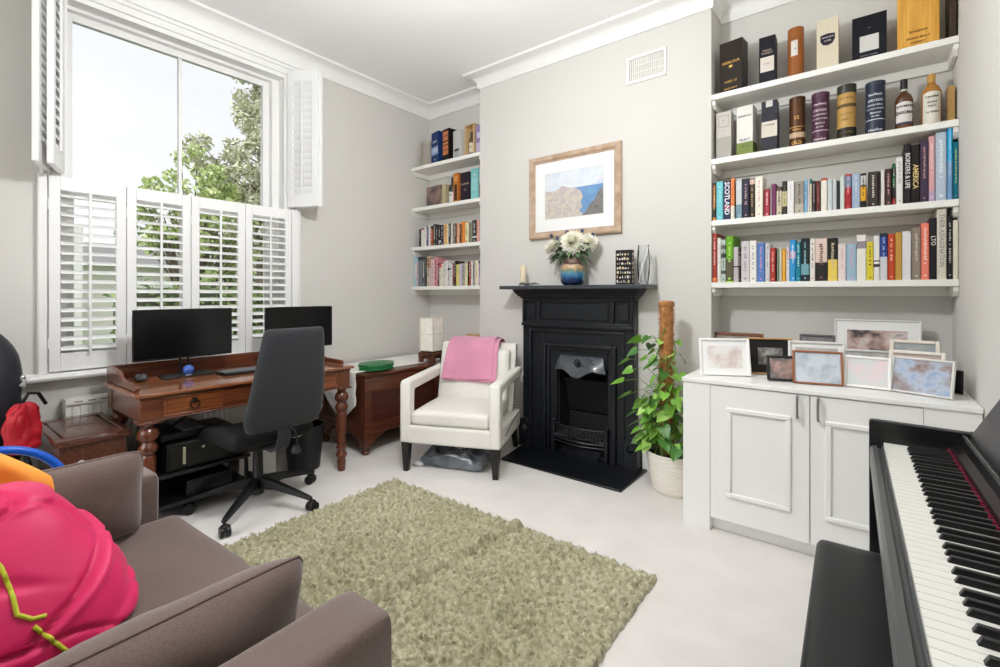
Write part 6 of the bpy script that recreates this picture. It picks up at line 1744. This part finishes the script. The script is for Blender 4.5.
og = thing('orange_pouch', 'orange fabric pouch squeezed between the magenta bag and the far cushion', 'bag', (-1.738, 0.085, 0.449), radians(88))
om = MB().pillow(0.36, 0.46, 0.085, 30, seed=3, wr=0.022, M=Matrix.Rotation(radians(3), 4, 'X'), pw=3.5)
om.v = [(x, y, z * (1.0 if x < -0.02 else max(0.40, 1.0 - 1.9 * (x + 0.02)))) for x, y, z in om.v]
om.build('cloth_body', M_org, og, angle=180)
# ---------------------------------------------------------------- things behind the sofa
hp = thing('blue_hoop', 'bright blue plastic hoop handle sticking up behind the sofa arm', 'hoop', (-2.22, 0.21, 0))
MB().tube([(0.0, -0.02 + 0.19 * cos(a), 0.50 + 0.21 * sin(a)) for a in [pi * k / 24 for k in range(25)]][::-1], 0.0135, 12).build('tube', mat('blue_plastic', (18, 84, 190), 0.35), hp)
for y in (-0.21, 0.17):
    MB().cyl((0, y, 0.0), (0, y, 0.50), 0.0135, 12).build('upright', mat('blue_plastic', (18, 84, 190), 0.35), hp)
kb_ = thing('metal_rod', 'chrome ball-ended rod standing behind the far sofa cushion', 'rod', (-2.22, 0.408, 0))
MB().cyl((0, 0, 0), (0, 0, 0.595), 0.008, 10).build('shaft', M_chrome, kb_)
MB().ball((0, 0, 0.607), 0.015, 12).build('knob', M_chrome, kb_)
MB().lathe([(0.001, 0), (0.03, 0), (0.03, 0.01), (0.001, 0.012)], n=16, cap=False).build('foot', M_chrome, kb_)
M_nyl = mat('black_nylon', (34, 36, 42), 0.5, bump=0.25, bscale=40, bdist=0.006, var=0.15, vscale=6)
gbag = thing('golf_bag', 'tall black padded bag standing in the corner left of the window', 'bag', (-3.36, 0.20, 0))
def gb_fn(p):
    q = p.copy(); z = p.z / 1.08
    s_ = 1.0 - 0.05 * z
    if z > 0.80: s_ *= 1 - 2.6 * (z - 0.80) ** 1.25
    for zc in (0.36, 0.62): s_ *= 1 - 0.06 * math.exp(-((p.z - zc) / 0.012) ** 2)
    q.x *= s_; q.y *= s_
    f_ = fbm((p.x, p.y, p.z), 5); d = Vector((p.x, p.y, 0))
    if d.length > 0.02: q += d.normalized() * (0.014 * f_)
    return q
MB().soft(-0.18, 0.18, -0.19, 0.19, 0, 1.08, 0.15, 24, fn=gb_fn).build('body', M_nyl, gbag, angle=180)
for z in (0.36, 0.62):
    MB().tube([(0.176 * cos(a), 0.186 * sin(a), z) for a in [2 * pi * k / 30 for k in range(30)]], 0.007, 6, closed=True).build('strap_band', M_blk, gbag)
bu = MB().tube([(0.10, 0.168, 0.80), (0.12, 0.182, 0.79), (0.14, 0.175, 0.775)], 0.012, 8).ball((0.11, 0.178, 0.81), 0.014, 8); bu.build('buckle', M_chrome, gbag)
MB().tube([(0.13, 0.14, 0.60), (0.16, 0.17, 0.50), (0.20, 0.19, 0.40), (0.19, 0.16, 0.25)], 0.012, 6).build('shoulder_strap', M_blk, gbag)
rb = thing('red_bag', 'small red crumpled bag tucked beside the tall black bag', 'bag', (-3.12, 0.365, 0.47), radians(-50))
def rb_fn(p):
    q = p.copy(); z = p.z / 0.23
    q.x *= 0.8 + 0.55 * sin(pi * min(1, z * 0.75 + 0.1)) - 0.45 * max(0, z - 0.6); q.y *= 1 - 0.4 * z ** 2
    f_ = fbm((p.x, p.y, p.z), 11); r_ = 1 - abs(noise.noise(Vector((p.x * 26, p.y * 20, p.z * 16))))
    d = Vector((p.x, p.y, 0.02)).normalized()
    q += d * (0.016 * f_ - 0.012 * max(0, r_ - 0.8) / 0.2)
    return q
MB().soft(-0.062, 0.062, -0.045, 0.045, 0, 0.235, 0.04, 22, fn=rb_fn).build('pouch', mat('red_nylon', (160, 18, 34), 0.5, col2=(190, 30, 46), vscale=12), rb, angle=180)
MB().tube([(-0.02, -0.02, 0.235), (-0.06, -0.03, 0.27), (-0.11, -0.03, 0.26), (-0.14, -0.02, 0.20)], 0.008, 6).build('strap', M_blk, rb)
# ---------------------------------------------------------------- pothos on a moss pole
pp_ = thing('potted_plant', 'climbing leafy plant on a moss pole in a ribbed white pot by the fireplace', 'plant', (-0.938, 2.955, 0))
pr_ = [(0.001, 0.0), (0.112, 0.0), (0.118, 0.006)]
for k in range(13):
    z = 0.02 + k * 0.0165; t = z / 0.235
    r = 0.118 + 0.046 * t ** 0.7
    pr_ += [(r, z), (r + 0.0028, z + 0.008), (r, z + 0.0155)]
pr_ += [(0.165, 0.236), (0.168, 0.240), (0.168, 0.252), (0.160, 0.252), (0.155, 0.21), (0.001, 0.20)]
MB().lathe(pr_, n=48, cap=False).build('pot', mat('white_ceramic_pot', (236, 231, 220), 0.45), pp_)
MB().lathe([(0.001, 0.222), (0.05, 0.228), (0.10, 0.222), (0.156, 0.216)], n=28, cap=False).build('soil', mat('potting_soil', (50, 36, 28), 0.95, var=0.4, vscale=50, bump=0.8, bscale=120, bdist=0.006), pp_)
pole = MB(); R = random.Random(9)
pole.lathe([(0.001, 0.21)] + [(0.041 + 0.003 * noise.noise(Vector((k * 0.9, 0, 0))), 0.21 + 0.95 * k / 40) for k in range(41)] + [(0.046, 1.140), (0.047, 1.16), (0.04, 1.173), (0.001, 1.176)], (-0.045, 0, 0), 22, cap=False)
for k in range(1500):
    z = R.uniform(0.23, 1.17); a = R.uniform(0, 2 * pi); r = 0.043
    p = Vector((-0.045 + r * cos(a), r * sin(a), z)); t = Vector((-sin(a), cos(a), 0)); n_ = Vector((cos(a), sin(a), 0))
    q = p + t * R.uniform(-0.02, 0.02) + n_ * R.uniform(0.002, 0.008) + Vector((0, 0, R.uniform(-0.02, 0.02)))
    pole.tube([p, (p + q) / 2 + n_ * 0.003, q], 0.0009, 3)
pole.build('moss_pole', mat('coir_fibre', (150, 98, 54), 0.95, col2=(196, 140, 86), vscale=40, bump=0.8, bscale=160, bdist=0.006), pp_)
M_pl = [mat('pothos_leaf', (104, 160, 52), 0.38, col2=(132, 184, 70), vscale=14, coat=0.2), mat('pothos_leaf_dark', (58, 106, 42), 0.38, col2=(80, 130, 54), vscale=14, coat=0.2), mat('pothos_leaf_light', (146, 190, 86), 0.38, col2=(170, 206, 116), vscale=14, coat=0.2)]
LV = MB(); ST = MB()
def pothos(base, d, L, mi, roll=0.0):
    """heart-shaped leaf, tip along d, slightly folded on the midrib and drooping"""
    d = Vector(d).normalized(); s_ = d.cross(Vector((0, 0, 1)))
    if s_.length < 0.1: s_ = Vector((1, 0, 0))
    s_.normalize(); n_ = s_.cross(d)
    s_, n_ = s_ * cos(roll) + n_ * sin(roll), n_ * cos(roll) - s_ * sin(roll)
    out = [(-0.10, 0.20), (-0.13, 0.34), (-0.05, 0.47), (0.10, 0.54), (0.28, 0.52), (0.48, 0.42), (0.68, 0.27), (0.86, 0.11), (1.0, 0.0)]
    mid = [(0.0, 0)] * 3 + [(0.10, 0), (0.28, 0), (0.48, 0), (0.68, 0), (0.86, 0), (1.0, 0)]
    def W(t, w, e):
        return Vector(base) + d * L * t + s_ * L * w * 0.80 + n_ * L * (0.22 * abs(w) - 0.10 * abs(w) ** 2) * e - Vector((0, 0, 0.16 * L * max(0, t) ** 2)) + n_ * L * 0.03 * sin(6 * t + abs(w) * 5)
    vs = []; fs = []
    for (to, wo), (tm, _) in zip(out, mid):
        vs += [W(tm, 0, 1), W((to + tm) / 2, wo / 2, 1), W(to, wo, 1), W((to + tm) / 2, -wo / 2, 1), W(to, -wo, 1)]
    for i in range(8):
        a, b = i * 5, (i + 1) * 5
        fs += [(a, a + 1, b + 1, b), (a + 1, a + 2, b + 2, b + 1), (a, b, b + 3, a + 3), (a + 3, b + 3, b + 4, a + 4)]
    LV.add(vs, fs, mi)
R = random.Random(31)
# vines winding up the pole
vine = []
for v_ in range(3):
    pts = []
    for k in range(40):
        t = k / 39; a = v_ * 2.1 + t * 7; r = 0.05 + 0.014 * sin(t * 17 + v_)
        pts.append(Vector((-0.045 + r * cos(a), r * sin(a), 0.23 + t * (0.78 if v_ else 0.72))))
    ST.tube(pts, 0.0042, 6); vine.append(pts)
def sprout(p, out, L, mi=None, up=0.03):
    p = Vector(p); out = (min(out[0], 0.150 - L - p.x), out[1], out[2]); e = p + Vector(out); m_ = (p + e) / 2 + Vector((0, 0, up))
    ST.tube([p, m_, e], [0.0028, 0.0022, 0.0018], 5)
    dv = Vector(out); dv.z = min(dv.z, 0.0) - 0.45 * dv.length * R.uniform(0.5, 1.6)
    dv += Vector((R.uniform(-0.3, 0.3), -0.15, 0)) * dv.length
    pothos(e, dv, L, R.choice([0, 0, 1, 2]) if mi is None else mi, R.uniform(-0.9, 0.9))
for k in range(125):
    pts = vine[k % 3]; i = R.randrange(4, 35) if k > 80 else R.randrange(2, 20)
    p = pts[i]; a = R.gauss(-2.1, 1.15)
    l = R.uniform(0.05, 0.15) * (1.0 if p.z < 0.6 else 0.85)
    sprout(p, (l * cos(a), l * sin(a) * 0.8, R.uniform(-0.03, 0.07)), R.uniform(0.045, 0.08))
# long side shoots to the left, as leaves over the fireplace edge
for c in ((-0.25, -0.04, 0.93), (-0.23, -0.06, 0.865), (-0.26, -0.05, 0.80), (-0.22, -0.05, 0.74), (-0.24, -0.06, 0.66), (-0.19, -0.08, 0.58), (0.13, -0.05, 0.85), (0.11, -0.08, 0.74), (-0.20, -0.1, 0.47), (-0.22, -0.1, 0.40)):
    p = vine[0][min(39, int((c[2] - 0.23) / 0.8 * 39))]
    sprout(p, (c[0] + 0.045, c[1], c[2] - p.z), R.uniform(0.062, 0.09), R.choice([0, 0, 1]), 0.05)
for k in range(26):
    a = R.uniform(0, 2 * pi); r = R.uniform(0.05, 0.13)
    p = (r * cos(a), r * sin(a), 0.225); b = R.gauss(-2.0, 1.0)
    sprout(p, (0.09 * cos(b), 0.08 * sin(b), R.uniform(0.06, 0.2)), R.uniform(0.06, 0.1))
LV.build('leaves', M_pl, pp_, smooth=True, angle=80)
ST.build('stem', mat('pothos_stem', (110, 140, 62), 0.5), pp_)

# ---------------------------------------------------------------- shaggy rug
RX0, RX1, RY0, RY1 = -2.415, -0.695, 0.645, 1.990
M_rug = bpy.data.materials.new('sage_shag'); M_rug.use_nodes = True
nt = M_rug.node_tree; b = nt.nodes['Principled BSDF']
b.inputs['Roughness'].default_value = 0.95; b.inputs['Sheen Weight'].default_value = 0.4; b.inputs['Specular IOR Level'].default_value = 0.2
tc = nt.nodes.new('ShaderNodeTexCoord'); n1 = nt.nodes.new('ShaderNodeTexNoise'); n1.inputs['Scale'].default_value = 45; n1.inputs['Detail'].default_value = 3
r1 = nt.nodes.new('ShaderNodeValToRGB'); e = r1.color_ramp.elements
e[0].position = 0.3; e[0].color = lin((138, 133, 102)); e[1].position = 0.7; e[1].color = lin((196, 191, 163))
nt.links.new(tc.outputs['Object'], n1.inputs['Vector']); nt.links.new(n1.outputs['Fac'], r1.inputs['Fac'])
# broad noise makes random patches of the pile darker
n2 = nt.nodes.new('ShaderNodeTexNoise'); n2.inputs['Scale'].default_value = 2.0
r2 = nt.nodes.new('ShaderNodeValToRGB'); r2.color_ramp.elements[0].position = 0.35; r2.color_ramp.elements[0].color = (0.80, 0.80, 0.74, 1); r2.color_ramp.elements[1].position = 0.62; r2.color_ramp.elements[1].color = (1, 1, 1, 1)
mx = nt.nodes.new('ShaderNodeMix'); mx.data_type = 'RGBA'; mx.blend_type = 'MULTIPLY'; mx.inputs[0].default_value = 1.0
nt.links.new(tc.outputs['Object'], n2.inputs['Vector']); nt.links.new(n2.outputs['Fac'], r2.inputs['Fac'])
nt.links.new(r1.outputs['Color'], mx.inputs[6]); nt.links.new(r2.outputs['Color'], mx.inputs[7]); nt.links.new(mx.outputs[2], b.inputs['Base Color'])
rg_ = thing('shag_rug', 'sage green shaggy rug with a fold line, in the middle of the floor', 'rug', (0, 0, 0))
MB().box(RX0 + 0.012, RX1 - 0.012, RY0 + 0.012, RY1 - 0.012, 0.0005, 0.006).build('backing', mat('rug_backing', (120, 112, 86), 0.95), rg_, smooth=False)
R = random.Random(77)
NX, NY = 300, 236
def edge_wob(s_): return 0.010 * noise.noise(Vector((s_ * 5, 0.3, 0))) + 0.004 * noise.noise(Vector((s_ * 25, 0.7, 0)))
vs = []; fs = []
for j in range(NY + 1):
    for i in range(NX + 1):
        u = i / NX; v_ = j / NY
        x = RX0 + (RX1 - RX0) * u; y = RY0 + (RY1 - RY0) * v_
        # tufts lie in rough rows along x; domain-warped cells
        wx = x + 0.010 * noise.noise(Vector((x * 14, y * 14, 1))); wy = y + 0.010 * noise.noise(Vector((x * 14, y * 14, 5)))
        c_ = noise.cell_vector
        dd, _pp = noise.voronoi(Vector((wx * 34, wy * 52, 0.0)))
        tuft = max(0.0, 1.0 - dd[0] * 1.25)
        h = 0.006 + 0.034 * tuft ** 0.75 + 0.006 * noise.noise(Vector((x * 30, y * 30, 2))) + 0.004 * noise.noise(Vector((x * 3, y * 3, 8)))
        # fold across the rug
        fx = x - (-1.46 + 0.13 * (y - 1.6)) - 0.012 * noise.noise(Vector((y * 6, 0, 0)))
        h += 0.022 * math.exp(-((fx + 0.02) / 0.028) ** 2) - 0.026 * math.exp(-((fx - 0.014) / 0.012) ** 2)
        em = min(u, 1 - u) * (RX1 - RX0); en = min(v_, 1 - v_) * (RY1 - RY0); e_ = min(em, en)
        if e_ < 0.012: h *= 0.25 + 0.75 * (e_ / 0.012) ** 0.5
        if e_ < 1e-6: h = 0.001
        sx = edge_wob(y) if em < 0.05 else 0; sy = edge_wob(x + 9) if en < 0.05 else 0
        bump_ = 0.018 * math.exp(-((fx) / 0.05) ** 2) if v_ > 0.95 else 0.0
        vs.append((x + sx + 0.006 * noise.noise(Vector((x * 60, y * 60, 11))), y + sy + bump_ + 0.006 * noise.noise(Vector((x * 60, y * 60, 17))), max(0.001, h)))
for j in range(NY):
    for i in range(NX):
        a = j * (NX + 1) + i
        fs.append((a, a + 1, a + NX + 2, a + NX + 1))
pile = MB(); pile.v = vs; pile.f = fs; pile.mi = [0] * len(fs)
po = pile.build('pile', M_rug, rg_, angle=180); po['kind'] = 'stuff'
# loose yarn ends standing up out of the pile
yn = MB()
for k in range(11000):
    i = R.randrange(NX + 1); j = R.randrange(NY + 1); p = Vector(vs[j * (NX + 1) + i])
    if p.z < 0.018 and R.random() < 0.6: continue
    a = R.uniform(0, 2 * pi); L = R.uniform(0.006, 0.014)
    d = Vector((cos(a) * 0.8, sin(a) * 0.8, R.uniform(0.3, 0.9))) * L; s_ = Vector((-sin(a), cos(a), 0)) * 0.0022
    q = p + d * 0.6 + Vector((0, 0, 0.002)); e_ = p + d * 1.1
    yn.add([p - s_, p + s_, q + s_, q - s_, e_], [(0, 1, 2, 3), (3, 2, 4)])
yo = yn.build('yarn_ends', M_rug, rg_, smooth=True, angle=180); yo['kind'] = 'stuff'
# ---------------------------------------------------------------- camera, light, world
cam = bpy.data.cameras.new('camera')
cam.sensor_fit = 'HORIZONTAL'; cam.sensor_width = 36.0
cam.lens = 36.0 * 470.0 / 1000.0
cam.shift_y = -(333.5 - 293.5) / 1000.0
cam.clip_start = 0.02; cam.clip_end = 200
co = bpy.data.objects.new('camera', cam); COL.objects.link(co)
co.location = (0, 0, 1.22); co.rotation_euler = (radians(90), 0, radians(37.9))
SC.camera = co
W = bpy.data.worlds.new('overcast_sky'); SC.world = W; W.use_nodes = True
nt = W.node_tree; bg = nt.nodes['Background']
tc = nt.nodes.new('ShaderNodeTexCoord')
nz = nt.nodes.new('ShaderNodeTexNoise'); nz.inputs['Scale'].default_value = 2.2; nz.inputs['Detail'].default_value = 4
rp = nt.nodes.new('ShaderNodeValToRGB')
rp.color_ramp.elements[0].position = 0.3; rp.color_ramp.elements[0].color = (0.80, 0.84, 0.88, 1)
rp.color_ramp.elements[1].position = 0.6; rp.color_ramp.elements[1].color = (0.97, 0.985, 1.0, 1)
nt.links.new(tc.outputs['Generated'], nz.inputs['Vector']); nt.links.new(nz.outputs['Fac'], rp.inputs['Fac'])
nt.links.new(rp.outputs['Color'], bg.inputs['Color'])
bg.inputs['Strength'].default_value = SKY
sun = bpy.data.lights.new('hazy_sun', 'SUN'); sun.energy = SUN; sun.angle = radians(60); sun.color = (0.97, 0.985, 1.0)
so_ = bpy.data.objects.new('hazy_sun', sun); COL.objects.link(so_)
d = Vector((0.0, 0.75, -0.75)).normalized()      # direction the light travels
so_.rotation_euler = d.to_track_quat('-Z', 'Y').to_euler()
so_.location = (-8, -2, 6)
# unseen globe light added over the middle of the room to brighten it
pt = thing('added_fill_lamp', 'added unseen globe fill light hanging from the ceiling', 'lamp', (-1.30, 1.20, ZC))
MB().lathe([(0.001, 0), (0.05, 0), (0.045, -0.03), (0.001, -0.035)], cap=False).build('ceiling_rose', M_trim, pt)
MB().cyl((0, 0, -0.03), (0, 0, -0.57), 0.004, 8).build('cord', M_trim, pt)
MB().ball((0, 0, -0.67), 0.11, 20).build('globe', mat('fill_globe_glow', (252, 253, 255), 0.4, emit=FILL_LAMP), pt)
SC.view_settings.view_transform = 'Standard'
SC.view_settings.look = 'None'
SC.view_settings.exposure = EXPO
SC.view_settings.gamma = 1.0
SC.view_settings.use_curve_mapping = False
cy = SC.cycles
cy.use_denoising = True
try: cy.denoiser = 'OPENIMAGEDENOISE'
except Exception: pass
cy.max_bounces = 10; cy.diffuse_bounces = 6; cy.glossy_bounces = 4; cy.transmission_bounces = 8; cy.transparent_max_bounces = 12
cy.sample_clamp_indirect = 6.0
cy.caustics_reflective = False; cy.caustics_refractive = False
